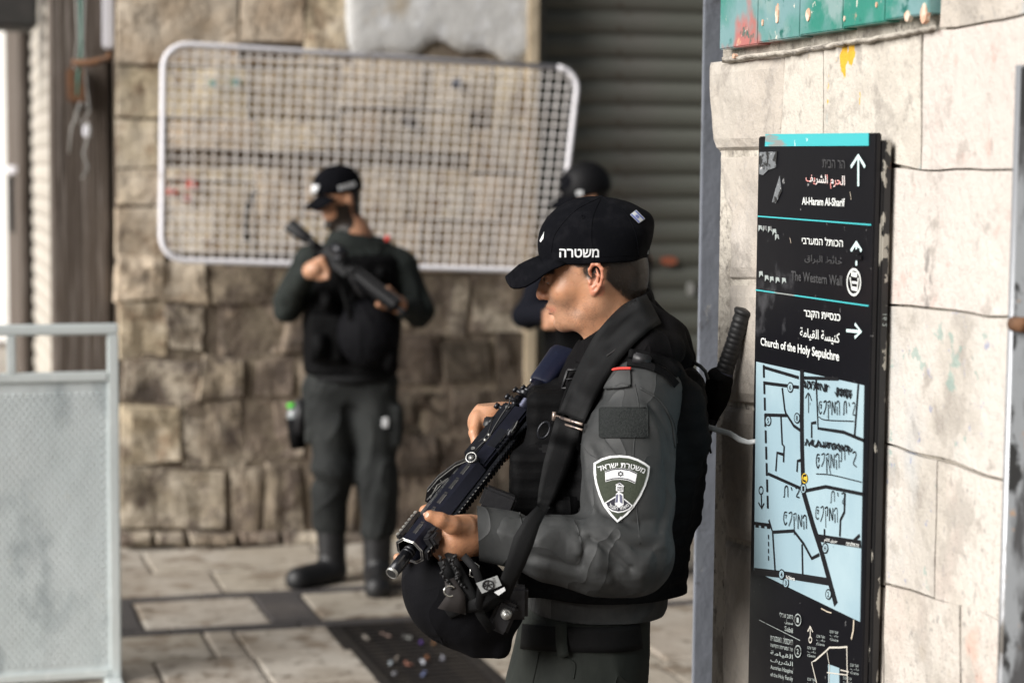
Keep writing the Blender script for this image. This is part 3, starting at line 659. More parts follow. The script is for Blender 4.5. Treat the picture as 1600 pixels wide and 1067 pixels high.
def arab(s):
    out = []
    for w in s.split(' '):
        ww = ''
        for i, c in enumerate(w):
            pj = i > 0 and w[i-1] not in 'ارةدو'; nj = i < len(w)-1 and c not in 'ارةدو'
            ww += AR_F[c][(1 if pj else 0) + (2 if nj else 0)]
        out.append(ww)
    return ' '.join(out)[::-1]
def heb(s): return s[::-1]
def put_text(s, x0, x1, yb, yt, mat, name='lettering', off=0.012, slope=None, lift=.0006, parent=None):
    """text whose ink spans x0..x1 (photo px) with baseline at yb(x0)->yb2(x1)"""
    V, Fc = txtmesh(s, off)
    if len(V) == 0: return None
    u = (V[:, 0]-V[:, 0].min())/(V[:, 0].max()-V[:, 0].min()); v = (V[:, 1]-V[:, 1].min())/(V[:, 1].max()-V[:, 1].min())
    (bl, br), (tl, tr) = yb, yt
    A = SP(x0, bl, lift); B = SP(x1, br, lift); Cc = SP(x0, tl, lift); D = SP(x1, tr, lift)
    P = np.outer((1-u)*(1-v), A) + np.outer(u*(1-v), B) + np.outer((1-u)*v, Cc) + np.outer(u*v, D)
    lay[0] += 1; P = P - EX*(lay[0] % 60)*.00001
    return MB().add(P, Fc).build(name, mat, sg)
put_text(arab('الحرم الشريف'), 1259, 1320, (290, 298), (271, 275), m_redwhite)
put_text('Al-Haram Al-Sharif', 1253, 1320, (320, 323), (308, 310), m_white, off=.02)
put_text(heb('הר הבית'), 1285, 1320, (262, 264), (249, 251), m_faint)
put_text(heb('הכותל המערבי'), 1253, 1317, (381, 386), (369, 373), m_white)
put_text(arab('حائط البراق'), 1257, 1316, (411, 417), (397, 402), m_faint)
put_text('The Western Wall', 1236, 1316, (438, 447), (423, 431), m_faint, off=.02)
put_text(heb('כנסיית הקבר'), 1256, 1313, (498, 506), (484, 491), m_white, off=.02)
put_text(arab('كنيسة القيامة'), 1250, 1312, (529, 540), (511, 520), m_white)
put_text('Church of the Holy Sepulchre', 1188.5, 1311, (543, 569), (527, 549), m_white, off=.02)
def arrow(cx, cy, d, s, mat):
    b = MB()
    if d == 'u': L = [[(cx, cy+s*1.05), (cx, cy-s*.9)], [(cx-s*.48, cy-s*.2), (cx, cy-s*.95), (cx+s*.44, cy-s*.2)]]
    else: L = [[(cx-s*.9, cy-s*.05), (cx+s*.85, cy+s*.1)], [(cx+s*.12, cy-s*.85), (cx+s*.9, cy+s*.1), (cx+s*.1, cy+s*.8)]]
    for i, l in enumerate(L): strip(b, [SP(x, y, .0006+.0003*i) for x, y in l], .0062 if d == 'u' else .0052)
    b.build('arrow', mat, sg)
m_arrow = M('pale_arrow_print', (.62, .78, .78), .5)
arrow(1341, 266, 'u', 24, m_arrow); arrow(1338, 396, 'u', 18, m_arrow); arrow(1334, 517, 'r', 13, m_arrow)
lines('scratched_arrow_wear', [(.010, [(1330, 398), (1343, 392)]), (.008, [(1333, 404), (1346, 402)])], m_signblk, .0016)
# round emblem
ring = [(1334+10.5*cos(t), 441+20*sin(t)) for t in np.linspace(0, 2*pi, 25)]
lines('emblem_ring', [(.004, ring)], m_white, .0010); 
lines('emblem_figure', [(.008, [(1330, 428), (1339, 430)]), (.0035, [(1328, 433), (1331, 452), (1339, 454), (1341, 434)]), (.004, [(1331, 441), (1339, 442)]), (.004, [(1330, 449), (1340, 451)])], m_white, .0009)
# scraped sticker remains
for pts in ([(1186, 238), (1214, 237), (1212, 262), (1200, 266), (1192, 274), (1186, 272)], [(1218, 275), (1221, 300), (1212, 318), (1206, 316), (1211, 298)], ):
    sheet('sticker_remnant', pts, M('sticker_rest', (.16, .17, .18), .6, [(60, 6, .5, .55, (.02, .02, .02)), (90, 5, .62, .66, (.6, .6, .6))]), .0004)
for (x, y) in ((1185, 352), (1192, 353), (1200, 354), (1207, 358), (1211, 366), (1186, 424), (1195, 430), (1203, 432), (1212, 433), (1222, 434)):
    sheet('sticker_remnant', [(x, y), (x+5, y+rnd.uniform(-1, 1)), (x+6, y+8), (x+3, y+5), (x, y+10)], m_greyprint, .0004)
# map streets
blk = m_ink
lines('map_street', [(.016, [(1253, 577), (1252.5, 650), (1253, 700), (1255, 762)]), (.016, [(1255, 768), (1270, 820), (1283, 860), (1306, 944)]), (.013, [(1178.5, 892), (1222, 897), (1298, 909)]), (.013, [(1279, 840), (1345, 850)])], blk)
lines('map_street', [(.006, p) for p in (
    [(1194, 574), (1248, 590)], [(1250, 590), (1310, 592)], [(1193, 598), (1248, 605)], [(1195, 648), (1230, 649), (1240, 665), (1250, 672)], [(1275, 592), (1278, 669), (1318, 675), (1349, 688)],
    [(1341, 600), (1335, 682)], [(1275, 660), (1268, 661), (1268, 684)], [(1222, 606), (1226, 640), (1229, 650)], [(1220, 650), (1222, 694), (1225, 697), (1224, 722)], [(1224, 710), (1214, 707), (1212, 736)],
    [(1251, 719), (1246, 720), (1245, 737)], [(1200, 740), (1254, 764)], [(1256, 767), (1290, 760), (1349, 772)], [(1320, 770), (1319, 800), (1313, 812), (1312, 838)], [(1201, 812), (1207, 831), (1240, 829), (1256, 850), (1268, 872), (1280, 866)],
    [(1207, 831), (1211, 894)], [(1253, 850), (1254, 900)], [(1288, 836), (1288, 826)], [(1333, 845), (1343, 836)], [(1178, 817), (1202, 820)])], blk)
lines('map_wall_mark', [(.008, [(1193+i*.75, 570+i*25.5), (1193.4+i*.75, 590+i*25.5)]) for i in range(9)] + [(.008, [(1180+i*9, 820+i), (1185+i*9, 820.6+i)]) for i in range(3)] + [(.004, [(1200.5, 835+i*11), (1200.7, 842+i*11)]) for i in range(4)], blk)
lines('north_arrow', [(.004, [(1189, 772), (1190, 792)]), (.004, [(1185, 785), (1190, 794), (1194, 786)]), (.003, [(1189+3.3*cos(t), 766+6*sin(t)) for t in np.linspace(0, 6.28, 12)])], blk)
def disc(x, y, n, rx=4.2, ry=7.5, dark=False):
    P = [SP(x+rx*cos(t), y+ry*sin(t), .0014) for t in np.linspace(0, 2*pi, 17)[:-1]]
    MB().add(P, [tuple(range(16))]).build('map_number_disc', m_map if not dark else m_signblk, sg)
    lines('map_number_ring', [(.0022, [(x+rx*cos(t), y+ry*sin(t)) for t in np.linspace(0, 2*pi, 17)])], blk if not dark else m_greyprint, .0016)
    put_text(n, x-1.6, x+1.6, (y+4, y+4.4), (y-4, y-3.6), blk if not dark else m_greyprint, 'map_number', .01, lift=.0018)
for x, y, n in ((1234.5, 605, '6'), (1200, 657, '5'), (1245, 653, '8'), (1255, 763, '1'), (1289, 856, 'H'), (1221, 897, '4'), (1227.5, 910, '3'), (1294, 928, '2')): disc(x, y, n)
P = [SP(1257+4.5*cos(t), 747+8*sin(t), .002) for t in np.linspace(0, 2*pi, 17)[:-1]]
MB().add(P, [tuple(range(16))]).build('you_are_here_dot', m_yellow, sg)
lines('map_street', [(.004, [(1259.5, 742), (1255, 743), (1254, 750), (1259, 752)])], blk, .0024)
put_text('Via Dolorosa', 1228, 1242, (904, 907), (898, 901), m_white, lift=.0018)
put_text(arab('طريق الالام'), 1288, 1308, (847, 850), (840, 843), m_white, lift=.0018)
put_text(heb('ויה דולורוזה'), 1322, 1342, (852, 855), (845, 848), m_white, lift=.0018)
# scribbled handwriting, letter strokes in a unit box
HW = {'ב': [[(.1, .1), (.7, .0), (.9, .3), (.3, .9), (1, 1)]], 'י': [[(.4, 0), (.6, .35)]], 'ת': [[(0, 1), (.2, .9), (.3, .1), (.9, 0), (1, .9)]], 'ה': [[(0, .2), (.3, 0), (.9, .05), (1, 1)], [(.25, .4), (.3, 1)]],
      'מ': [[(0, 1), (.1, 0), (.9, .9), (1, 0)]], 'ק': [[(0, .1), (.8, 0), (.7, .6)], [(.2, .2), (.3, 1.5)]], 'ד': [[(.1, .1), (.9, 0), (.8, .5), (.1, 1)]], 'ש': [[(.9, .1), (.3, .1), (0, .6), (.4, 1), (.9, .8)], [(.5, .35), (.8, .3), (.6, .6)]]}
def scrib(words, x0, y0, cw, ch, sl=.12, w=.0022):
    L = []; x = x0
    for ch_ in words[::-1]:
        if ch_ == ' ': x += cw*.6; continue
        for s_ in HW[ch_]:
            L.append((w*rnd.uniform(.8, 1.2), [(x+p[0]*cw*.75, y0+(x-x0)*sl+p[1]*ch*rnd.uniform(.92, 1.08)) for p in s_]))
        x += cw
    lines('handwriting', L, blk, .0012, True)
scrib('בית המקדש', 1279, 626, 6.8, 20, .05); scrib('בית', 1313, 700, 9, 22, .3); scrib('המקדש', 1275, 708, 7.5, 22, .05); scrib('בית', 1224, 760, 9, 17, .05); scrib('המקדש', 1224, 798, 7.5, 21, .25)
scrib('בית', 1297, 768, 8.5, 18, .1); scrib('המקדש', 1274, 790, 7.2, 22, .15)
for (x0, x1, y, am, n) in ((1256, 1296, 600, 8, 30), (1306, 1330, 612, 9, 26), (1258, 1332, 690, 7, 44)):
    L = []
    for r in range(2): L.append((.002, [(x0+(x1-x0)*t/n+rnd.uniform(-3, 3), y+(x1-x0)*t/n*.16+am*sin(t*2.1+r)*rnd.uniform(.6, 1)) for t in range(n)]))
    lines('scribble', L, blk, .0015, True)
lines('handwriting', [(.0022, [(1258, 622), (1263, 614), (1268, 626)]), (.0022, [(1263, 616), (1263, 645)]), (.0018, [(1279, 651), (1290, 656), (1334, 658)]), (.0018, [(1275, 740), (1300, 742), (1346, 753)]), (.0018, [(1293, 717), (1298, 742)])], blk, .0012, True)
# legend at the foot of the sign
y0 = 955
for k, (a, b) in enumerate(((heb('רחוב שבילי'), 'h'), (arab('سبيل'), 'a'), ('Sabil', 'e'))):
    put_text(a, 1218 + (8 if k else 0), 1239, (963+k*11, 967+k*11), (955+k*11, 959+k*11), m_greyprint)
for k, a in enumerate((heb('האכסניה האוסטרית'), heb('של המשפחה הקדושה'), arab('نزل الدير النمساوي'[:4]+' القدس'[0:0]) if False else arab('القيامة'), arab('القدسية') if False else arab('الشريف'), 'Austrian Hospice', 'of the Holy Family')):
    put_text(a, 1204, 1239, (1000+k*11.5, 1008+k*11.5), (992+k*11.5, 999+k*11.5), m_greyprint)
disc(1246.5, 968, '1', 5, 9, True); disc(1246.5, 1017, '2', 5, 9, True)
lines('rule', [(.0012, [(1186, 968), (1250, 1000)])], m_greyprint)
m_cream_p = M('cream_print', (.55, .52, .46), .5)
lines('area_outline', [(.003, [(1276, 1067), (1268, 1034), (1274, 1031), (1290, 1017), (1296, 1011), (1312, 1011), (1324, 1010)]), (.003, [(1323, 1010), (1324, 1067)]), (.002, [(1292, 1018), (1296, 1040), (1295, 1067)]), (.002, [(1313, 1046), (1326, 1049)]), (.002, [(1292, 1050), (1324, 1054)])], m_cream_p)
lines('north_arrow', [(.003, [(1266, 995), (1266, 980)]), (.003, [(1262, 986), (1266, 978), (1270, 987)]), (.0025, [(1266+2.4*cos(t), 999+4.5*sin(t)) for t in np.linspace(0, 6.28, 10)])], m_cream_p)
sheet('small_map', [(1294, 1037), (1311, 1043), (1311, 1100), (1294, 1100)], m_map)
for (x, y) in ((1276, 995), (1297, 988), (1262, 1013), (1329, 1040), (1262, 1062), (1318, 1060)):
    for k in range(3): put_text([heb('שער שכם'), arab('باب'), 'Gate'][k], x, x+13, (y+k*6, y+2+k*6), (y-4+k*6, y-2+k*6), m_greyprint, off=0)
# long scratches on the sign
lines('scratch', [(.004, [(1334, 968), (1333, 985), (1330, 998)]), (.002, [(1283, 950), (1292, 955), (1299, 957)]), (.0014, [(1234, 372), (1236, 380)]), (.0012, [(1328, 300), (1330, 312)])], M('scratch_metal', (.55, .48, .38), .5), .0008)
put_text('162', 1370.5, 1376, (502, 503), (488, 489), m_greyprint) if False else None
V, Fc = txtmesh('16 2')
cc = wp(AS+.024, b0s-.0075, 0); sc_ = .011
P = np.array([cc + EX*(-(v[1]*sc_)) + EZ*(AB(PA(1374, 490, AS))[2]-v[0]*sc_*1.2) for v in V]); MB().add(P, Fc).build('scratched_number', m_greyprint, sg)

# ================================================================== smooth-union modelling
def smin(a, b, k):
    if k <= 0: return np.minimum(a, b)
    h = np.clip(.5+.5*(b-a)/k, 0, 1); return b*(1-h)+a*h - k*h*(1-h)
def smax(a, b, k): return -smin(-a, -b, k)
def A3(p): return np.asarray(p, dtype=np.float32)
def s_cone(p, a, b, ra, rb):
    a = A3(a); b = A3(b); ba = b-a; t = np.clip(((p-a)@ba)/max(float(ba@ba), 1e-9), 0, 1)
    q = p-a-t[:, None]*ba
    return np.sqrt((q*q).sum(1)) - (ra+(rb-ra)*t)
def s_ell(p, c, r, B=None):
    q = p-A3(c)
    if B is not None: q = q@A3(B).T
    r = A3(r); k0 = np.sqrt(((q/r)**2).sum(1)); k1 = np.sqrt(((q/(r*r))**2).sum(1))+1e-9
    return k0*(k0-1)/k1
def s_box(p, c, h, B=None, r=.005):
    q = p-A3(c)
    if B is not None: q = q@A3(B).T
    q = np.abs(q)-(A3(h)-r)
    return np.sqrt((np.maximum(q, 0)**2).sum(1)) + np.minimum(q.max(1), 0) - r
def s_chain(p, P, R, k=0.01):
    d = None
    for i in range(len(P)-1):
        e = s_cone(p, P[i], P[i+1], R[i], R[i+1]); d = e if d is None else smin(d, e, k)
    return d
def s_loft(p, L, ang=0.0, pw=2.0):
    """L: rows (z, cx, cy, rx, ry) sorted by z; ellipse sections turned by ang"""
    L = np.asarray(L, float); z = p[:, 2]; v = [np.interp(z, L[:, 0], L[:, i]).astype(np.float32) for i in range(1, 5)]
    x = p[:, 0]-v[0]; y = p[:, 1]-v[1]; c, s = cos(ang), sin(ang)
    u = np.abs(x*c+y*s)/v[2]; w = np.abs(-x*s+y*c)/v[3]
    k = (u**pw+w**pw)**(1/pw); m = np.minimum(v[2], v[3])
    d = (k-1)*m*.9
    dz = np.maximum(L[0, 0]-z, z-L[-1, 0])
    return smax(d, dz.astype(np.float32), .03)
_rs = np.random.RandomState(3); _tab = _rs.rand(4096).astype(np.float32)
def vnoise(p, f, seed=0):
    q = p*f + seed*13.7; i = np.floor(q).astype(np.int64); t = (q-i).astype(np.float32); t = t*t*(3-2*t)
    def hsh(a, b, c): return _tab[((a*73856093) ^ (b*19349663) ^ (c*83492791)) & 4095]
    r = 0
    for dx in (0, 1):
        for dy in (0, 1):
            for dz in (0, 1):
                w = (t[:, 0] if dx else 1-t[:, 0])*(t[:, 1] if dy else 1-t[:, 1])*(t[:, 2] if dz else 1-t[:, 2])
                r = r + w*hsh(i[:, 0]+dx, i[:, 1]+dy, i[:, 2]+dz)
    return r
def ridge(p, D, f, seed=0, warp=.6):
    """cloth folds: sharp ridges running across direction D"""
    n = vnoise(p, f*.8, seed); n2 = vnoise(p, f*.45, seed+5)
    x = (p@A3(D))*f + warp*3*n + 2.5*n2
    return 1-np.abs(((x) % 2.0)-1)*2        # -1..1 triangle
def mesh_sdf(f, lo, hi, h, margin=.012, proj=True):
    lo = np.asarray(lo, float); hi = np.asarray(hi, float); K = 4
    n = (np.ceil((hi-lo)/(h*K)).astype(int))
    ax = [lo[i]+(np.arange(n[i])+.5)*h*K - h*.5 for i in range(3)]
    G3 = np.stack(np.meshgrid(*ax, indexing='ij'), -1).reshape(-1, 3).astype(np.float32)
    dc = f(G3).reshape(n)
    act = np.abs(dc) < h*K*1.35+margin
    D = np.repeat(np.repeat(np.repeat(dc, K, 0), K, 1), K, 2).astype(np.float32)
    N = D.shape
    bi = np.argwhere(act)
    o = np.stack(np.meshgrid(*[np.arange(K)]*3, indexing='ij'), -1).reshape(-1, 3)
    idx = (bi[:, None, :]*K+o[None]).reshape(-1, 3)
    P = (lo+idx*h).astype(np.float32); out = np.empty(len(P), np.float32)
    for s in range(0, len(P), 400000): out[s:s+400000] = f(P[s:s+400000])
    D[idx[:, 0], idx[:, 1], idx[:, 2]] = out
    D[0], D[-1], D[:, 0], D[:, -1], D[:, :, 0], D[:, :, -1] = [np.abs(x)+1e-4 for x in (D[0], D[-1], D[:, 0], D[:, -1], D[:, :, 0], D[:, :, -1])]
    ins = D < 0
    c = np.zeros((N[0]-1, N[1]-1, N[2]-1), np.int8)
    for dx in (0, 1):
        for dy in (0, 1):
            for dz in (0, 1): c += ins[dx:N[0]-1+dx, dy:N[1]-1+dy, dz:N[2]-1+dz]
    cells = np.argwhere((c > 0) & (c < 8)); vid = np.full(c.shape, -1, np.int64); vid[tuple(cells.T)] = np.arange(len(cells))
    acc = np.zeros((len(cells), 3)); cnt = np.zeros(len(cells))
    cor = [(dx, dy, dz) for dx in (0, 1) for dy in (0, 1) for dz in (0, 1)]
    val = {q: D[cells[:, 0]+q[0], cells[:, 1]+q[1], cells[:, 2]+q[2]] for q in cor}
    for q in cor:
        for ax_ in range(3):
            if q[ax_]: continue
            r = list(q); r[ax_] = 1; r = tuple(r); a, b = val[q], val[r]; m = (a < 0) != (b < 0)
            t = np.where(m, a/np.where(np.abs(a-b) < 1e-12, 1, a-b), 0)
            pt = np.tile(np.array(q, float), (len(cells), 1)); pt[:, ax_] += t
            acc[m] += pt[m]; cnt[m] += 1
    V = lo + (cells + acc/cnt[:, None])*h
    F_ = []
    for ax_ in range(3):
        o1, o2 = [(1, 2), (2, 0), (0, 1)][ax_]
        sl0_ = [slice(None)]*3; sl1_ = [slice(None)]*3
        a = ins; s0_ = [slice(0, -1) if i == ax_ else slice(1, -1) for i in range(3)]; s1_ = [slice(1, None) if i == ax_ else slice(1, -1) for i in range(3)]
        A_, B_ = a[tuple(s0_)], a[tuple(s1_)]
        for (m, flip) in ((A_ & ~B_, False), (~A_ & B_, True)):
            e = np.argwhere(m)
            if len(e) == 0: continue
            base = e.copy()
            for i in range(3):
                if i != ax_: base[:, i] += 1
            qs = []
            for (d1, d2) in ((-1, -1), (0, -1), (0, 0), (-1, 0)):
                cc_ = base.copy(); cc_[:, o1] += d1; cc_[:, o2] += d2; qs.append(vid[tuple(cc_.T)])
            q = np.stack(qs, 1)
            if flip: q = q[:, ::-1]
            F_.append(q)
    Fc = np.concatenate(F_); Fc = Fc[(Fc >= 0).all(1)]
    if proj:
        for _ in range(2):
            g, d = sgrad(f, V, h*.4); V = V - np.clip(d, -h*.6, h*.6)[:, None]*g
    return V, Fc
def sgrad(f, V, e=.002):
    V32 = V.astype(np.float32); d = f(V32); g = np.stack([f(V32+A3([e if i == k else 0 for i in range(3)]))-d for k in range(3)], 1)/e
    n = np.sqrt((g*g).sum(1))+1e-6
    return g/n[:, None], d/np.maximum(n, .35)
def drape(f, pts, off=.002, d0=3.1, d1=4.6):
    """points of the photograph -> points lying on the surface f, lifted by off"""
    pts = np.asarray(pts, float); r = np.array([ray(x, y) for x, y in pts]); r = r/r[:, 1:2]
    t = np.full(len(pts), d0)
    for _ in range(70):
        d = f((C0+r*t[:, None]).astype(np.float32))-off
        t = np.where(t < d1, t+np.clip(d*.7, -.02, .05), t)
    bad = t >= d1
    if bad.any() and (~bad).any(): t[bad] = np.median(t[~bad])
    return C0+r*t[:, None]
def sdf_obj(name, f, lo, hi, h, mat, parent=None, **kw):
    V, Fc = mesh_sdf(f, lo, hi, h, **kw); return mk(name, V, Fc, mat, parent, True)
def join_arrays(L):
    V = np.concatenate([a for a, b in L]); n = 0; Fs = []
    for a, b in L: Fs.append(b+n); n += len(a)
    return V, np.concatenate(Fs)
def ribbon(mb, f, path, w, off=.004, th=.0025, n=26, across=5, wob=0.0):
    """strap laid on surface f along photograph points; w = width in px (number or list)"""
    path = np.asarray(path, float); m = len(path); tt = np.linspace(0, m-1, n)
    X_ = catm(list(path[:, 0]), tt); Y_ = catm(list(path[:, 1]), tt); Wd = np.interp(tt, range(m), w if hasattr(w, '__len__') else [w]*m)
    T = np.stack([np.gradient(X_), np.gradient(Y_)], 1); T /= np.linalg.norm(T, axis=1)[:, None]; Nn = np.stack([-T[:, 1], T[:, 0]], 1)
    Q = []
    for j in range(across):
        s_ = (j/(across-1)-.5); Q.append(np.stack([X_+Nn[:, 0]*Wd*s_, Y_+Nn[:, 1]*Wd*s_], 1))
    Q = np.stack(Q, 1)
    P = drape(f, Q.reshape(-1, 2), off).reshape(n, across, 3)
    g, _ = sgrad(f, P.reshape(-1, 3), .006); g = g.reshape(n, across, 3)
    # straighten across: a strap bridges small dips
    D = (P-C0)[:, :, 1]; Ds = (D*.5+D.min(1)[:, None]*.5)
    for _ in range(2): Ds[1:-1] = Ds[1:-1]*.5+(Ds[:-2]+Ds[2:])*.25
    P = C0+(P-C0)*(Ds/D)[:, :, None]
    mb.slab(P, np.array([0, -1.0, 0]), th); return P
def seamline(mb, f, path, r=.0012, off=.0008, n=30):
    path = np.asarray(path, float); tt = np.linspace(0, len(path)-1, n)
    P = drape(f, np.stack([catm(list(path[:, 0]), tt), catm(list(path[:, 1]), tt)], 1), off)
    mb.tube(list(P), r, 5)
def vcol(o, name, arr):
    a = o.data.color_attributes.new(name, 'FLOAT_COLOR', 'POINT'); c = np.ones((len(arr), 4), np.float32)
    arr = np.asarray(arr, np.float32)
    if arr.ndim == 1: c[:, :3] = arr[:, None]
    else: c[:, :3] = arr
    a.data.foreach_set('color', c.ravel())

# ------------------------------------------------------------------ cloth, skin and gear materials
def skin_mat():
    m = M('skin', (.48, .235, .128), .40, [(30, 5, .45, .65, (.40, .195, .11)), (9, 4, .45, .62, (.48, .26, .16)), (120, 3, .62, .70, (.33, .15, .09), None, .6)], [(420, .0006, 4), (90, .0005, 3)], sss=.10, spec=.45)
    nt = m.node_tree; N = nt.nodes; L = nt.links; b = N['Principled BSDF']
    at = N.new('ShaderNodeVertexColor'); at.layer_name = 'hairmask'; sp = N.new('ShaderNodeSeparateColor'); L.new(at.outputs[0], sp.inputs[0])
    tc = N.new('ShaderNodeTexCoord'); cur = b.inputs['Base Color'].links[0].from_socket
    # warm flush (B), hair (R), stubble (G)
    mx = N.new('ShaderNodeMix'); mx.data_type = 'RGBA'; L.new(sp.outputs[2], mx.inputs[0]); L.new(cur, mx.inputs[6]); mx.inputs[7].default_value = (.55, .16, .11, 1); cur = mx.outputs[2]
    nz = N.new('ShaderNodeTexNoise'); nz.inputs['Scale'].default_value = 900; nz.inputs['Detail'].default_value = 2; L.new(tc.outputs['Object'], nz.inputs['Vector'])
    nb = N.new('ShaderNodeTexNoise'); nb.inputs['Scale'].default_value = 45; nb.inputs['Detail'].default_value = 4; L.new(tc.outputs['Object'], nb.inputs['Vector'])
    for ch, col, lo_, hi_ in ((1, (.19, .105, .066, 1), .62, .92), (0, (.022, .015, .011, 1), .30, .62)):
        a = N.new('ShaderNodeMath'); a.operation = 'MULTIPLY_ADD'; L.new(sp.outputs[ch], a.inputs[0]); a.inputs[1].default_value = .42 if ch == 0 else .20; 
        c2 = N.new('ShaderNodeMath'); c2.operation = 'MULTIPLY_ADD'; L.new(nb.outputs['Fac'], c2.inputs[0]); c2.inputs[1].default_value = .5; L.new(nz.outputs['Fac'], c2.inputs[2])
        c3 = N.new('ShaderNodeMath'); c3.operation = 'SUBTRACT'; L.new(c2.outputs[0], c3.inputs[0]); c3.inputs[1].default_value = .25; L.new(c3.outputs[0], a.inputs[2])
        mr = N.new('ShaderNodeMapRange'); mr.inputs['From Min'].default_value = lo_; mr.inputs['From Max'].default_value = hi_; L.new(a.outputs[0], mr.inputs[0])
        mm = N.new('ShaderNodeMath'); mm.operation = 'MULTIPLY'; L.new(mr.outputs[0], mm.inputs[0]); sc = N.new('ShaderNodeMath'); sc.operation = 'MULTIPLY'; sc.use_clamp = True; sc.inputs[1].default_value = 4; L.new(sp.outputs[ch], sc.inputs[0]); L.new(sc.outputs[0], mm.inputs[1])
        mx = N.new('ShaderNodeMix'); mx.data_type = 'RGBA'; L.new(mm.outputs[0], mx.inputs[0]); L.new(cur, mx.inputs[6]); mx.inputs[7].default_value = col; cur = mx.outputs[2]
    L.new(cur, b.inputs['Base Color'])
    return m
m_skin = skin_mat()
WEAVE = [(700, .0003, 2), (13, .0035, 3, (1, 1, .5))]
m_jacket = M('grey_green_ripstop', (.0305, .0320, .0325), .60, [(5, 5, .45, .65, (.039, .0405, .041)), (60, 4, .5, .8, (.025, .027, .0285))], WEAVE, spec=.34)
m_trouser = M('olive_grey_twill', (.018, .0215, .019), .75, [(6, 5, .45, .65, (.026, .030, .026))], WEAVE, spec=.25)
m_cap = M('black_cap_cloth', (.0028, .0030, .0045), .9, [(30, 4, .5, .7, (.007, .007, .009))], [(500, .0005, 2)], spec=.08)
m_vest = M('black_nylon', (.0028, .0028, .0032), .72, [(20, 4, .5, .7, (.005, .005, .0054))], [(420, .0006, 2), (22, .002, 4)], spec=.09)
m_fleece = M('black_collar_cloth', (.0045, .0042, .0047), .85, [(12, 4, .5, .7, (.0065, .0060, .0066))], [(300, .0008, 3), (14, .003, 4)], spec=.08)
m_strap = M('black_webbing', (.0060, .0062, .0068), .7, [(9, 6, .5, .7, (.0085, .0088, .0092))], [(600, .0006, 2)], spec=.16)
crease(m_jacket, 7, .011, (1, 1, .7), 2); crease(m_trouser, 7, .014, (1, 1, .5)); crease(m_vest, 9, .010); crease(m_fleece, 9, .010, (1, 1, .8), 3)
m_velcro = M('grey_velcro', (.026, .028, .028), .98, [(260, 3, .42, .62, (.018, .020, .020))], [(320, .0022, 3)], spec=.1)
m_gun = M('black_anodised', (.016, .017, .021), .33, [(18, 6, .62, .68, (.06, .06, .065)), (6, 5, .5, .7, (.012, .013, .018))], [(120, .0003, 3)], metal=.35, spec=.5)
m_gunblue = M('blue_black_metal', (.034, .036, .056), .36, [(14, 6, .62, .68, (.14, .14, .16)), (5, 5, .5, .7, (.022, .023, .034))], [(150, .0002, 3)], metal=.75, spec=.5)
m_gunedge = M('worn_bare_steel', (.42, .42, .40), .35, [(60, 6, .5, .6, (.18, .18, .18))], metal=.7)
m_poly = M('black_polymer', (.014, .014, .016), .45, [(30, 5, .6, .7, (.03, .03, .032))], [(90, .0006, 4)], spec=.45)
m_rubber = M('black_rubber', (.011, .011, .012), .55, [], [(80, .0008, 3)], spec=.4)
m_olive = M('olive_embroidery', (.026, .033, .021), .9, [(300, 3, .4, .6, (.036, .044, .029))], [(700, .0006, 2)])
m_thread = M('white_embroidery', (.66, .67, .68), .8, [(400, 3, .55, .7, (.45, .46, .47))], [(700, .0005, 2)])
m_thread2 = M('dark_embroidery', (.018, .018, .028), .9)
m_bluth = M('grey_blue_embroidery', (.10, .105, .16), .9)
m_flagb = M('flag_blue', (.05, .10, .42), .8)
m_red = M('red_piping', (.55, .035, .025), .7)
m_boot = M('black_leather', (.012, .012, .013), .5, [], [(60, .002, 4)])
m_helmet = M('helmet_cloth', (.0035, .0035, .0048), .8, [(8, 4, .5, .7, (.006, .006, .008))], [(350, .0006, 2), (10, .004, 3)], spec=.12)
crease(m_helmet, 8, .012)

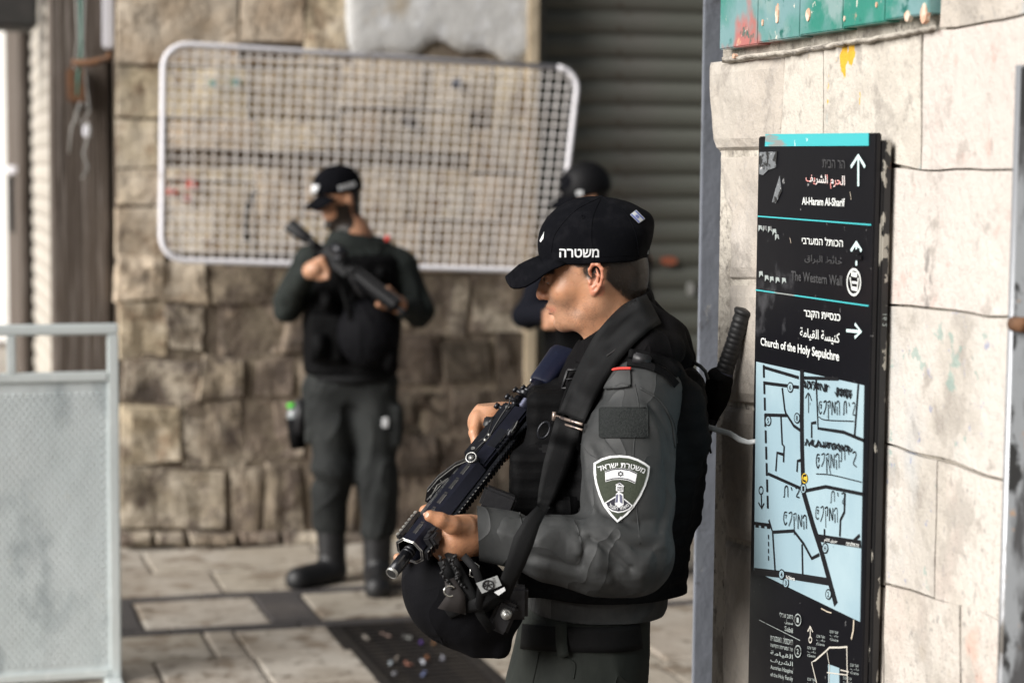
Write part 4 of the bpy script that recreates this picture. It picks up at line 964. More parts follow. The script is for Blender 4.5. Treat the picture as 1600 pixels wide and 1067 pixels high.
# ================================================================== FRONT OFFICER
D0 = 3.80
o1 = root('person', 'officer in black cap seen from the side in front, holding a rifle pointed down', 'person', (W(930, 560, 3.80)[0], 3.80, 0), rotz=0)
def hw(px, py, s=0.0): return W(px, py, 3.82+s)     # s: towards (-) or away from (+) the camera
PXM = 3.82/F_PX
def face_sdf(p):
    E = lambda px, py, rx, ry, rz, s=0: s_ell(p, hw(px, py, s), (rx, ry, rz))
    d = E(930, 402, .093, .076, .098)
    d = smin(d, E(906, 432, .062, .062, .070), .03)                      # face block
    d = smin(d, E(895, 468, .040, .047, .055), .03)
    for s in (-1, 1):
        d = smin(d, s_chain(p, [hw(886, 502, s*.014), hw(908, 500, s*.038), hw(930, 478, s*.052), hw(934, 450, s*.058)], [.017, .017, .017, .018], .01), .026)   # jaw
        d = smin(d, E(880, 457, .022, .020, .018, s*.040), .022)          # cheekbone
    d = smin(d, E(879, 500, .0155, .019, .0165), .014)                    # chin
    d = smin(d, s_cone(p, hw(857, 424, -.028), hw(857, 424, .028), .0105, .0105), .014)     # brow
    d = smin(d, E(872, 481, .0165, .026, .018), .014)                     # muzzle
    # eye sockets
    for s in (-1, 1): d = smax(d, -E(852, 436, .011, .0145, .0085, s*.030), .010)
    # nose
    d = smin(d, s_chain(p, [hw(854.5, 430), hw(849.5, 445), hw(846.2, 457), hw(845.6, 461.5)], [.0075, .0080, .0085, .0092], .006), .009)
    for s in (-1, 1):
        d = smin(d, E(852.5, 463, .0085, .0065, .0072, s*.0115), .005)
        d = smax(d, -E(850.5, 469.2, .0042, .0030, .0035, s*.0075), .0025)
    # lips
    lip_u = s_chain(p, [hw(868, 484, -.024), hw(861.5, 480.2, -.012), hw(858.6, 479.0), hw(861.5, 480.2, .012), hw(868, 484, .024)], [.0025, .0045, .0056, .0045, .0025], .003)
    lip_l = s_chain(p, [hw(869, 486, -.022), hw(864.5, 489.5, -.012), hw(862.4, 489.8), hw(864.5, 489.5, .012), hw(869, 486, .022)], [.0025, .0050, .0060, .0050, .0025], .003)
    d = smin(d, lip_u, .005); d = smin(d, lip_l, .005)
    d = smax(d, -s_chain(p, [hw(869, 485.2, -.023), hw(860, 485.0, -.010), hw(857, 484.8), hw(860, 485.0, .010), hw(869, 485.2, .023)], [.0008, .0012, .0014, .0012, .0008], .001), .003)
    d = smax(d, -s_cone(p, hw(862, 497, -.012), hw(862, 497, .012), .006, .006), .008)   # groove under the lip
    # eyelids / eyeballs
    for s in (-1, 1):
        d = smin(d, E(860.0, 434.5, .0125, .0125, .0120, s*.030), .002)
        d = smin(d, s_chain(p, [hw(852.5, 431.0, s*.018), hw(850.0, 430.2, s*.030), hw(856, 431.5, s*.042)], [.0022, .0028, .0022], .002), .003)
        d = smin(d, s_chain(p, [hw(853.5, 438.2, s*.019), hw(852.2, 438.6, s*.030), hw(857, 437.4, s*.041)], [.0018, .0020, .0016], .002), .004)
    # neck
    d = smin(d, s_chain(p, [hw(952, 440), hw(956, 500), hw(972, 572)], [.058, .059, .066], .02), .030)
    d = smin(d, s_chain(p, [hw(940, 470, -.045), hw(925, 520, -.030), hw(912, 552, -.012)], [.014, .013, .012], .02), .02)
    d = smin(d, s_ell(p, hw(985, 430), (.030, .055, .050)), .03)
    d = smax(d, -s_ell(p, hw(905, 530, 0), (.020, .03, .012)), .02)
    return d
def ear_sdf(p):
    s = -.0765
    def h(px, py, t=0): return hw(px, py, s+t)
    rim = s_chain(p, [h(923, 433, .002), h(921, 422, -.004), h(926, 413.5, -.009), h(935, 413.5, -.012), h(941, 421, -.014), h(941.5, 434, -.013), h(938, 446, -.009), h(932.5, 455, -.004)], [.0028, .0030, .0032, .0034, .0034, .0032, .0030, .0035], .003)
    lobe = s_ell(p, h(928, 456.5, .001), (.0062, .0050, .0080))
    plate = s_ell(p, h(931, 435, .006), (.0125, .0085, .0245))
    plate = smax(plate, -s_ell(p, h(929, 438, -.008), (.0075, .0110, .0115)), .003)
    anti = s_chain(p, [h(932, 420, -.004), h(935.5, 431, -.007), h(933, 444, -.004), h(926, 450, -.002)], [.0020, .0028, .0028, .0025], .003)
    tr = s_cone(p, h(921, 437, .003), h(922.5, 442, -.001), .0042, .0035)
    d = smin(rim, plate, .004); d = smin(d, lobe, .006); d = smin(d, anti, .003); d = smin(d, tr, .003)
    return smax(d, -s_cone(p, h(927, 440, -.004), h(924, 440, .02), .0042, .003), .002)
def head_sdf(p):
    d = face_sdf(p); e = ear_sdf(p); return smin(d, e, .004)
lo = hw(838, 575, -.12); hi = hw(1025, 300, .12)
vh, fh = mesh_sdf(head_sdf, (lo[0], lo[1], lo[2]), (hi[0], hi[1], hi[2]), .0021, margin=.006)

# ---- hands
GA = W(612, 896, 3.45); GB = W(874, 566, 3.90)          # rifle axis: muzzle -> stock
ga = (GB-GA)/np.linalg.norm(GB-GA)
def GT(t, u=0, v=0): return GA + ga*t + gs*u + gu*v      # along, picture-left side, towards camera
_vw = np.array([0, 1.0, -.03]); gs = np.cross(ga, _vw); gs /= np.linalg.norm(gs)
if gs[0] > 0: gs = -gs
gu = np.cross(ga, gs); gu /= np.linalg.norm(gu)
if gu[1] > 0: gu = -gu
def onaxis(px, py):
    """distance along the rifle axis of a photograph point"""
    best = min(np.linspace(0, .8, 400), key=lambda t: abs((lambda q: (q[0]-px)*.62-(q[1]-py)*.78)(proj(GA+ga*t)))); return best
def proj(P):
    d = np.asarray(P)-C0; z = d@_F; return (800+(d@_R)/z*F_PX, 533.5-(d@_U)/z*F_PX)
def finger(p, P, R, k=.003): return s_chain(p, P, R, k)
def near_hand(p):
    # palm under the handguard on the camera side
    g = lambda t, u, v: GT(t, u, v)
    t0 = onaxis(662, 842)
    wr = W(760, 838, 3.55)
    d = s_chain(p, [wr, W(738, 836, 3.53), W(716, 840, 3.515)], [.030, .032, .030], .02)
    d = smin(d, s_ell(p, W(712, 838, 3.525), (.034, .026, .036)), .02)
    d = smin(d, s_chain(p, [W(712, 852, 3.53), W(696, 862, 3.55), W(684, 870, 3.57)], [.026, .022, .018], .01), .015)
    # thumb over the near face
    d = smin(d, s_chain(p, [W(728, 822, 3.505), W(706, 820, 3.475), W(688, 812, 3.462), W(672, 806, 3.458)], [.019, .0155, .0125, .0105], .006), .010)
    # fingers round the back and up the far side
    f0 = s_chain(p, [W(695, 866, 3.56), W(668, 884, 3.575), W(640, 884, 3.56), W(622, 871, 3.535)], [.0125, .0115, .0100, .0085], .005)
    f1 = s_chain(p, [W(702, 858, 3.57), W(670, 872, 3.61), W(642, 856, 3.60), W(634, 838, 3.57)], [.0120, .0110, .0100, .0085], .005)
    f2 = s_chain(p, [W(708, 846, 3.58), W(680, 852, 3.63), W(653, 832, 3.61), W(649, 815, 3.58)], [.0120, .0110, .0100, .0085], .005)
    f3 = s_chain(p, [W(712, 834, 3.58), W(690, 834, 3.63), W(660, 805, 3.60), W(664, 798, 3.585), W(680, 788, 3.58)], [.0115, .0105, .0090, .0095, .0080], .005)
    for f in (f0, f1, f2, f3): d = smin(d, f, .004)
    d = smin(d, s_chain(p, [wr, W(800, 842, 3.545), W(870, 850, 3.52)], [.0285, .032, .038], .02), .02)
    return d
def far_hand(p):
    d = s_chain(p, [W(880, 680, 4.02), W(812, 656, 3.93), W(786, 653, 3.87)], [.036, .029, .027], .02)
    d = smin(d, s_chain(p, [W(786, 652, 3.87), W(764, 655, 3.84), W(754, 662, 3.83)], [.030, .032, .028], .02), .02)
    ks = [(746, 652, 3.815), (752, 660, 3.845), (762, 668, 3.87), (774, 676, 3.89)]
    tips = [[(741, 676, 3.79), (744, 692, 3.78), (748, 703, 3.778)], [(748, 690, 3.83), (760, 706, 3.84), (772, 708, 3.83)], [(758, 700, 3.86), (772, 714, 3.86), (784, 712, 3.84)], [(772, 706, 3.88), (786, 716, 3.87), (794, 710, 3.85)]]
    R = [[.0125, .0105, .0090, .0078], [.0125, .0110, .0095, .0082], [.0120, .0105, .0090, .0080], [.0110, .0095, .0085, .0075]]
    for k, T, r in zip(ks, tips, R):
        d = smin(d, s_chain(p, [W(*k)]+[W(*q) for q in T], r, .004), .005)
    d = smin(d, s_chain(p, [W(776, 650, 3.84), W(766, 672, 3.815), W(764, 690, 3.80)], [.016, .0115, .0095], .005), .008)
    return d
a = [W(x, y, z) for x, y, z in ((590, 910, 3.38), (880, 760, 3.70))]
vn, fn = mesh_sdf(near_hand, np.minimum(*a), np.maximum(*a), .0022, margin=.006)
a = [W(x, y, z) for x, y, z in ((715, 740, 3.70), (900, 610, 4.10))]
vf, ff = mesh_sdf(far_hand, np.minimum(*a), np.maximum(*a), .0024, margin=.006)
# ---- torso of the body under the clothes
TORSO = [(900, 1090, 60), (0, 0, 0)]
TA = radians(14)
def lv(py, x0, x1, ry, d=3.82):      # a level of the trunk as seen between x0 and x1
    a = W(x0, py, d); b = W(x1, py, d); return (a[2], (a[0]+b[0])/2, d, (b[0]-a[0])/2, ry)
def body_torso(p):
    L = [lv(1075, 805, 995, .155), lv(975, 850, 990, .135), lv(850, 845, 1040, .150), lv(720, 868, 1062, .165), lv(620, 885, 1055, .165), lv(560, 905, 1045, .12)]
    d = s_loft(p, sorted(L), TA)
    d = smin(d, s_chain(p, [W(1000, 625, 3.66), W(985, 760, 3.60), W(985, 868, 3.54), W(880, 852, 3.525)], [.052, .046, .042, .037], .02), .03)
    d = smin(d, s_chain(p, [W(945, 610, 3.99), W(930, 740, 4.06), W(905, 700, 4.05), W(880, 680, 4.02)], [.052, .046, .040, .037], .02), .03)
    d = smin(d, s_chain(p, [W(972, 560, 3.82), W(960, 520, 3.82)], [.062, .055], .02), .03)
    return d
lo = W(800, 1110, 3.5); hi = W(1090, 500, 4.2)
# legs of the body
HIPZ = W(900, 1040, 3.82)[2]
def legs_pts(): 
    bx = W(905, 1040, 3.82)[0]
    return ([(bx+.01, 3.74, HIPZ), (bx-.02, 3.73, .47), (bx+.05, 3.72, .09), (bx-.07, 3.70, .045)], [(bx+.0, 3.92, HIPZ), (bx-.06, 3.94, .48), (bx-.03, 3.95, .09), (bx-.17, 3.95, .045)])
def body_legs(p):
    d = None
    for P in legs_pts():
        e = s_chain(p, P, [.080, .055, .038, .030], .02); d = e if d is None else smin(d, e, .02)
    return d
vt, ft = mesh_sdf(lambda p: smin(body_torso(p), body_legs(p), .05), (-.15, 3.4, .0), (.55, 4.25, 1.75), .008)
V, Fc = join_arrays([(vh, fh), (vn, fn), (vf, ff), (vt, ft)])
bd = mk('body', V, Fc, m_skin, o1, True)
# hair, stubble and flush masks
nh = len(vh); P = vh; px = np.array([proj(v) for v in P])
hm = np.zeros((len(V), 3), np.float32)
x, y = px[:, 0], px[:, 1]
def sst(a, b, v): t = np.clip((v-a)/(b-a), 0, 1); return t*t*(3-2*t)
side = np.abs(P[:, 1]-3.82)
hair = sst(0, 1, (x-(940+np.clip((y-436)*.9, 0, 70)))/26.0) * sst(492, 440, y)
hair = np.maximum(hair, sst(903, 925, x)*sst(944, 925, x)*sst(446, 415, y)*.8)
hair = np.maximum(hair, sst(892, 908, x)*sst(420, 412, y)*.9)
hair = np.maximum(hair, sst(0, 10, 409-y))
hair[(x > 918) & (x < 944) & (y > 411) & (y < 463) & (side > .0785)] = 0
brow = np.exp(-((y-424-(x-860)*.1)/3.2)**2)*sst(.012, .020, side)*sst(.052, .042, side)*(x < 885)
hm[:nh, 0] = np.maximum(hair, brow*.9)
st = sst(468, 490, y)*sst(540, 512, y)*sst(940, 915, x) + .55*sst(455, 475, y)*sst(945, 925, x)*sst(872, 890, x)*sst(530, 505, y)
st = np.maximum(st, np.exp(-((y-473)/4.5)**2)*sst(875, 868, x)*.9)
hm[:nh, 1] = np.clip(st, 0, 1)
ear = (x > 919) & (x < 945) & (y > 410) & (y < 463) & (side > .075)
hm[:nh, 2] = np.where(ear, .38, 0) + .25*np.exp(-(((x-846)/9)**2+((y-461)/8)**2)) + .55*np.exp(-((y-484.5)/5)**2)*sst(872, 864, x)
vcol(bd, 'hairmask', hm)
# short clipped hair, blade by blade
_g, _d = sgrad(head_sdf, vh, .003)
cand = np.flatnonzero(hm[:nh, 0] > .25); hr = np.random.RandomState(5)
pick = hr.choice(cand, size=min(9000, len(cand)*3)); pick = pick[hr.rand(len(pick)) < hm[pick, 0]]
b0_ = vh[pick] + hr.uniform(-.0012, .0012, (len(pick), 3)); dirn = _g[pick]*1.0 + np.array([.25, 0, -1.1]) + hr.uniform(-.35, .35, (len(pick), 3)); dirn /= np.linalg.norm(dirn, axis=1)[:, None]
sdv = np.cross(dirn, _g[pick]); sdv /= np.linalg.norm(sdv, axis=1)[:, None]+1e-9
ln = (.0035+.0035*hm[pick, 0])[:, None]*hr.uniform(.6, 1.2, (len(pick), 1))
HV = np.stack([b0_-sdv*.00022, b0_+sdv*.00022, b0_+dirn*ln+_g[pick]*.0008], 1).reshape(-1, 3)
tag(mk('hair', HV, np.arange(len(HV)).reshape(-1, 3), M('dark_brown_hair', (.018, .012, .009), .5), o1), kind='stuff')
# eye whites and iris
for s in (-1, 1):
    e = MB(); c = hw(860.0, 434.6, s*.030); rx = .0128
    g = []
    for i in range(9):
        th = radians(-75+i*150/8)
        g.append([c + np.array([-rx*cos(th)*cos(ph), rx*sin(ph), rx*sin(th)*cos(ph)*.95]) for ph in np.linspace(-1.3, 1.3, 9)])
    e.grid(g); e.build('eye', M('eye_white', (.36, .32, .29), .4), bd, True)
    dm = MB(); P_ = [c + np.array([-sqrt(max(rx*rx-(.0058*1)**2, 0))-.0006, .0058*cos(t)-0.002, .0058*sin(t)-.002]) for t in np.linspace(0, 2*pi, 13)[:-1]]
    dm.add(P_+[c+np.array([-rx-.0008, -.002, -.002])], [(k, (k+1) % 12, 12) for k in range(12)]); dm.build('iris', M('dark_iris', (.02, .012, .008), .2), bd)
# thumb nail and finger nails
NM = M('finger_nail', (.60, .36, .27), .3)
nl = MB(); q = [(664.5+5.6*cos(t)*1.0, 803.5+5.0*sin(t)) for t in np.linspace(0, 2*pi, 13)[:-1]]
Pn = drape(near_hand, q+[(664.5, 803.5)], .0006, 3.2, 3.7); nl.add(Pn, [(k, (k+1) % 12, 12) for k in range(12)]); nl.build('thumb_nail', NM, bd, True)
nl = MB(); q = [(744.5+3.4*cos(t), 700+4*sin(t)) for t in np.linspace(0, 2*pi, 13)[:-1]]
Pn = drape(far_hand, q+[(744.5, 700)], .0006, 3.5, 4.0); nl.add(Pn, [(k, (k+1) % 12, 12) for k in range(12)]); nl.build('finger_nail', NM, bd, True)

# ---- cap
def cap_sdf(p):
    d = s_ell(p, hw(929.5, 402), (.0990, .0860, .116))
    d = smin(d, s_ell(p, hw(900, 378), (.070, .070, .068)), .03)            # high front panel
    d = smin(d, s_ell(p, hw(975, 358), (.055, .062, .048)), .03)
    d = smin(d, s_chain(p, [hw(1008, 345, -.012), hw(1008, 345, .012)], [.011, .011], .01), .02)   # peak of the back strap opening
    pl = hw(878, 411.5); n = np.array([hw(1004, 405)[2]-pl[2], 0, -(hw(1004, 405)[0]-pl[0])]); n /= np.linalg.norm(n)
    if n[2] > 0: n = -n
    d = smax(d, ((p-A3(pl))@A3(n)), .004)
    d = d - .0012*vnoise(p, 26, 2) 
    # panel seams
    return d
sdf_obj('cap', cap_sdf, hw(820, 425, -.13), hw(1035, 295, .13), .0028, m_cap, o1, margin=.006)
cap = o1.children[-1] if False else [o for o in COL.objects if o.name.startswith('cap')][-1]
# brim
def brimpt(v, s):
    """v 0 crown .. 1 tip, s -1 (near edge) .. 1 (far edge)"""
    half = .081*(max(0, 1-(v*.999)**2.6))**.5
    th = abs(s)
    cx = np.interp(v, [0, .33, .66, 1], [866, 838, 812, 789]); cy = np.interp(v, [0, .33, .66, 1], [394, 400, 412, 432])
    cx += th**2.4*np.interp(v, [0, .5, 1], [16, 16, 1]); cy += th**1.9*np.interp(v, [0, .33, .66, .85, .95, 1], [17, 23, 33, 27, 16, 5])
    return hw(cx, cy, s*half)
VS = [0, .12, .25, .4, .55, .68, .79, .88, .94, .98, 1.0]
MB().slab([[brimpt(v, (j/24-.5)*2) for j in range(25)] for v in VS], np.array([-.35, 0, .93]), .0042).build('brim', m_cap, cap, True)
sb_ = MB()
for k in (.3, .5, .68, .82, .92): sb_.tube([brimpt(k, (j/24-.5)*1.94)+np.array([0, 0, .0003]) for j in range(25)], .0005, 4)
sb_.build('brim_stitching', m_cap, cap)
sm = MB()
seamline(sm, cap_sdf, [(939, 309), (926, 340), (924, 375), (928, 407)], .0009, .0002)
seamline(sm, cap_sdf, [(937, 309), (898, 330), (868, 365), (861, 395)], .0009, .0002)
seamline(sm, cap_sdf, [(942, 309), (975, 330), (993, 365), (998, 402)], .0009, .0002)
seamline(sm, cap_sdf, [(878, 404), (920, 401), (960, 400), (1000, 398)], .0007, .0002)
sm.build('panel_seam', m_cap, cap)
MB().tube([hw(939, 310), hw(939, 305.5)], [.007, .004], 10).build('top_button', m_cap, cap, True)
ey_ = MB(); ey_.tube([tuple(q) for q in drape(cap_sdf, [(911+2.6*cos(t), 339+2.6*sin(t)) for t in np.linspace(0, 2*pi, 11)], .0002)], .0008, 5); ey_.build('eyelet', m_cap, cap)
MB().slab([[hw(1008, 378, s), hw(1013.5, 386, s), hw(1013, 397, s)] for s in (-.02, 0, .02)], (1, 0, 0), .002).build('strap_buckle', m_thread, cap)
def decal_text(s, f, x0, x1, yb, yt, mat, name, parent, off=.012, lift=.0012, curve=0.0):
    V, Fc = txtmesh(s, off); u = (V[:, 0]-V[:, 0].min())/np.ptp(V[:, 0]); v = (V[:, 1]-V[:, 1].min())/np.ptp(V[:, 1])
    X_ = x0+(x1-x0)*u; Y_ = (yb[0]*(1-u)+yb[1]*u)*(1-v)+(yt[0]*(1-u)+yt[1]*u)*v - curve*4*u*(1-u)
    P = drape(f, np.stack([X_, Y_], 1), lift); return MB().add(P, Fc).build(name, mat, parent)
def decal_poly(f, pts, mat, name, parent, lift=.001, n=7, th=.0008):
    """filled outline laid on a surface (fan of rings)"""
    pts = np.asarray(pts, float); c = pts.mean(0); m = len(pts); rings = [c+(pts-c)*k/n for k in range(1, n+1)]
    Q = np.concatenate([[c]]+rings); P = drape(f, Q, lift)
    Fc = [(0, 1+(k+1) % m, 1+k) for k in range(m)]
    for r in range(n-1): Fc += [(1+r*m+k, 1+r*m+(k+1) % m, 1+(r+1)*m+(k+1) % m, 1+(r+1)*m+k) for k in range(m)]
    o = mk(name, P, Fc, mat, parent, True)
    return o
def decal_line(f, pts, wpx, mat, name, parent, lift=.0015, n=None, mb=None):
    b = mb or MB(); pts = np.asarray(pts, float); n = n or max(2, len(pts)*4); tt = np.linspace(0, len(pts)-1, n); X_ = np.interp(tt, range(len(pts)), pts[:, 0]); Y_ = np.interp(tt, range(len(pts)), pts[:, 1])
    T = np.stack([np.gradient(X_), np.gradient(Y_)], 1); T /= np.linalg.norm(T, axis=1)[:, None]+1e-9
    Nn = np.stack([-T[:, 1], T[:, 0]], 1)*wpx/2
    Q = np.stack([np.stack([X_, Y_], 1)-Nn, np.stack([X_, Y_], 1), np.stack([X_, Y_], 1)+Nn], 1)
    b.grid(drape(f, Q.reshape(-1, 2), lift).reshape(n, 3, 3))
    return b if mb is not None else b.build(name, mat, parent)
decal_text(heb('משטרה'), cap_sdf, 874, 936, (402.5, 402.5), (388.5, 389), m_thread, 'cap_lettering', cap, .022, .0014)
fl = [(984.5, 335.5), (994, 328), (1008, 342), (998, 349)]
decal_poly(cap_sdf, [np.array(fl[i])*(1-t)+np.array(fl[(i+1) % 4])*t for i in range(4) for t in (0, .25, .5, .75)], m_thread, 'flag_patch', cap, .0016)
decal_line(cap_sdf, [(985.5+1.2, 336.5-2.8+.6), (996-0, 347.5-4.5+.3)], .1, m_flagb, 'x', cap) if False else None
def flp(u, v): a_, b_, c_, d_ = [np.array(t, float) for t in fl]; return tuple((a_*(1-u)+b_*u)*(1-v)+(d_*(1-u)+c_*u)*v)
for u in (.15, .85): decal_line(cap_sdf, [flp(u, .03), flp(u, .97)], 2.0, m_flagb, 'flag_stripe', cap, .0022)
for tr_ in ([(.36, .38), (.64, .38), (.5, .66), (.36, .38)], [(.36, .58), (.64, .58), (.5, .30), (.36, .58)]): decal_line(cap_sdf, [flp(*q) for q in tr_], .9, m_flagb, 'flag_star', cap, .0024 + .0003*(tr_[0][1] > .5))
# front badge, seen edge on
decal_poly(cap_sdf, [(848.5, 366), (850, 362), (849, 373), (844.5, 379), (843, 376), (846, 370)], m_thread, 'cap_badge', cap, .002)

# ---- jacket
NC = W(962, 540, 3.82)
def arm_near(p):
    return s_chain(p, [W(998, 630, 3.655), W(982, 700, 3.62), W(980, 780, 3.585), W(982, 866, 3.545)], [.072, .080, .080, .072], .03)
def fore_near(p):
    return s_chain(p, [W(986, 866, 3.545), W(935, 864, 3.535), W(860, 856, 3.53), W(790, 840, 3.53)], [.076, .068, .054, .046], .03)
def arm_far(p):
    return s_chain(p, [W(945, 612, 3.99), W(925, 740, 4.06), W(900, 705, 4.05), W(850, 672, 3.99)], [.078, .070, .058, .044], .03)
def arm_base(p): return smin(arm_near(p), fore_near(p), .022)
FOLDS = [  # traced creases of the near sleeve: (points, height, width)
 ([(880, 815), (899, 838), (905, 862)], .0075, .009), ([(904, 850), (918, 836), (934, 826)], .006, .008),
 ([(922, 838), (940, 852), (960, 868), (984, 886)], -.0100, .008), ([(934, 816), (962, 834), (984, 858), (1000, 896)], .0085, .011),
 ([(912, 826), (930, 842), (938, 862), (936, 884)], .0060, .009), ([(905, 836), (912, 856), (908, 880)], -.0075, .006),
 ([(829, 822), (858, 815), (888, 822)], .0045, .008), ([(842, 846), (858, 830), (880, 828)], .0040, .009), ([(816, 878), (856, 886), (904, 900), (950, 908)], .0050, .008), ([(830, 866), (866, 876), (900, 884)], -.0050, .006),
 ([(938, 832), (958, 854), (982, 880)], .0045, .005), ([(960, 842), (990, 856), (1020, 858)], -.0065, .008), ([(966, 826), (1000, 838), (1036, 836)], .0055, .009),
 ([(950, 806), (985, 818), (1020, 812)], -.0050, .008), ([(914, 698), (917, 745), (926, 790), (944, 822)], .0050, .008), ([(930, 716), (930, 756), (938, 800)], -.0040, .008),
 ([(1030, 690), (1042, 740), (1040, 790), (1030, 830)], -.0050, .010), ([(1050, 720), (1052, 770), (1042, 820)], .0050, .010),
 ([(1006, 640), (1026, 672), (1034, 716)], .0050, .008), ([(1014, 630), (1038, 664), (1048, 706)], -.0050, .006), ([(912, 646), (925, 630), (940, 622)], -.0050, .005), ([(908, 668), (924, 650), (938, 640)], .0040, .006),
 ([(905, 690), (925, 702), (934, 726)], -.0035, .005), ([(975, 892), (985, 912), (1004, 922)], .0050, .007), ([(955, 894), (966, 912), (984, 926)], -.0050, .006), ([(1010, 880), (1020, 860), (1036, 850)], .0050, .008),
 ([(770, 806), (800, 812), (826, 808)], .0025, .006), ([(764, 856), (800, 866), (822, 880)], -.0035, .007), ([(775, 830), (805, 838), (830, 850)], .0030, .007),
]
FL3 = []
for pts, am, wd_ in FOLDS:
    FL3.append((drape(arm_base, pts, 0, 3.2, 3.9), am, wd_))
def folds(p, amp=1.0):
    """creases of the sleeve: traced ones plus long soft ones"""
    r1 = ridge(p, (.75, .2, .6), 13, 1, .7); r2 = ridge(p, (-.3, .3, .9), 21, 2, .8)
    out = .0022*r1*vnoise(p, 8, 11) + .0016*r2*vnoise(p, 10, 12) + .005*(vnoise(p, 9, 7)-.5) + .0016*(vnoise(p, 38, 13)-.5)
    for P, am, wd_ in FL3:
        lo_ = P.min(0)-wd_*2.6; hi_ = P.max(0)+wd_*2.6
        m = np.flatnonzero(((p > lo_) & (p < hi_)).all(1))
        if len(m) == 0: continue
        q = p[m]; dd = None
        for i in range(len(P)-1):
            e = s_cone(q, P[i], P[i+1], 0, 0); dd = e if dd is None else np.minimum(dd, e)
        out[m] += (1.25*am*np.exp(-(dd/(wd_*1.05))**1.05)).astype(np.float32)
    return 1.0*out
def trunk(p, grow=0.0):
    L = [lv(1000, 814, 1014, .185), lv(972, 816, 1016, .185), lv(940, 822, 1035, .165), lv(850, 838, 1048, .170), lv(720, 862, 1074, .180), lv(640, 868, 1074, .185), lv(590, 890, 1068, .170), lv(555, 915, 1045, .115)]
    L = [(a, b, c, d+grow, e+grow) for a, b, c, d, e in L]
    return s_loft(p, sorted(L), TA, 2.3)
def jacket_sdf(p):
    d = trunk(p)
    d = smin(d, arm_near(p), .035); d = smin(d, fore_near(p), .022); d = smin(d, arm_far(p), .035)
    d = smin(d, s_chain(p, [W(930, 590, 3.98), W(960, 565, 3.82), W(1000, 600, 3.68)], [.06, .085, .065], .04), .05)
    d = smax(d, (p-A3(W(905, 580, 3.8)))@A3((-.6, 0, .8)), .01)
    d = d - folds(p)
    # cuff: cut the sleeve square and hollow it
    c0 = W(745, 834, 3.53); ax = (W(860, 856, 3.53)-c0); ax /= np.linalg.norm(ax); ax2 = ax*.97+np.array([0, 0, -.16]); ax2 /= np.linalg.norm(ax2)
    near = -((p-A3(W(752, 834, 3.53)))@A3(ax2))
    return smax(d, np.where(p[:, 0] < W(830, 0, 3.5)[0], near, -1).astype(np.float32), .003)
sdf_obj('jacket', jacket_sdf, W(730, 1040, 3.35)*[1, 0, 1]+[0, 3.38, 0], W(1125, 500, 3.9)*[1, 0, 1]+[0, 4.2, 0], .0036, m_jacket, o1, margin=.016)
jk = [o for o in COL.objects if o.name.startswith('jacket')][-1]
# flared cuff, a turned open tube
g = []
c0 = W(747, 833, 3.53); c1 = W(812, 846, 3.532); ax = (c1-c0)/np.linalg.norm(c1-c0); up_ = np.array([0, 0, 1.0])-ax*ax[2]; up_ /= np.linalg.norm(up_); sd_ = np.cross(ax, up_)
for i, t in enumerate(np.linspace(0, 1, 8)):
    R_ = np.interp(t, [0, .5, .82, 1], [.0475, .0490, .0505, .0470]); row = []
    for k in range(33):
        w = 2*pi*k/32; rr_ = R_*(1+.035*sin(3*w+1)+.02*sin(5*w+t*3))
        row.append(c0+(c1-c0)*t + (up_*cos(w)*1.0+sd_*sin(w)*.93)*rr_ - ax*.012*cos(w)*(1-t))
    g.append(row)
cf = MB(); cf.grid(g); g2 = [[c0+(q-c0)*1.0 - ((q-(c0+(c1-c0)*t))/np.linalg.norm(q-(c0+(c1-c0)*t)))*.003 for q in r] for r, t in zip(g, np.linspace(0, 1, 8))]
cf.grid([r[::-1] for r in g2]); cf.grid([g[0], g2[0]]); cf.build('cuff', m_jacket, jk, True)
cs_ = MB(); seamline(cs_, jacket_sdf, [(812, 800), (816, 830), (812, 870), (806, 892)], .0013, .0004)
seamline(cs_, jacket_sdf, [(1000, 606), (1030, 625), (1048, 655), (1055, 700)], .0022, .0006)
seamline(cs_, jacket_sdf, [(1006, 610), (1036, 631), (1053, 660), (1059, 700)], .0012, .0004)
seamline(cs_, jacket_sdf, [(992, 600), (998, 640), (990, 700), (992, 760), (1000, 850)], .0011, .0001)
seamline(cs_, jacket_sdf, [(905, 690), (925, 712), (960, 720)], .0010, .0001)
cs_.build('seam', m_jacket, jk, True)
ep = [(944, 592), (946, 578), (965, 573), (984, 574), (985, 590), (985, 604), (964, 607), (944, 608)]
decal_poly(jacket_sdf, [tuple(np.array(ep[i])*(1-t)+np.array(ep[(i+1) % 8])*t) for i in range(8) for t in (0, .34, .67)], m_jacket, 'epaulette', jk, .005, 6)
el = MB()
for w_, pth_ in ((1.8, [(944, 606), (964, 605), (985, 602)]),): seamline(el, jacket_sdf, pth_, .0022, .005)
el.build('epaulette_edge', m_jacket, jk, True)
def rrect(x0, y0, x1, y1, sk=0, n=5, r=3):
    out = []
    c = [(x1-r, y0+r, -90), (x1-r, y1-r, 0), (x0+r, y1-r, 90), (x0+r, y0+r, 180)]
    pts = []
    for cx, cy, a0 in c:
        for k in range(4): t = radians(a0+30*k); pts.append((cx+r*cos(t), cy+r*sin(t)))
    P = []
    for i in range(len(pts)):
        a_, b_ = np.array(pts[i]), np.array(pts[(i+1) % len(pts)]); m_ = max(1, int(np.linalg.norm(b_-a_)/7))
        for k in range(m_): P.append(tuple(a_+(b_-a_)*k/m_))
    return P
decal_poly(jacket_sdf, rrect(936.5, 637, 1012, 683), m_velcro, 'velcro_patch', jk, .0028, 9)
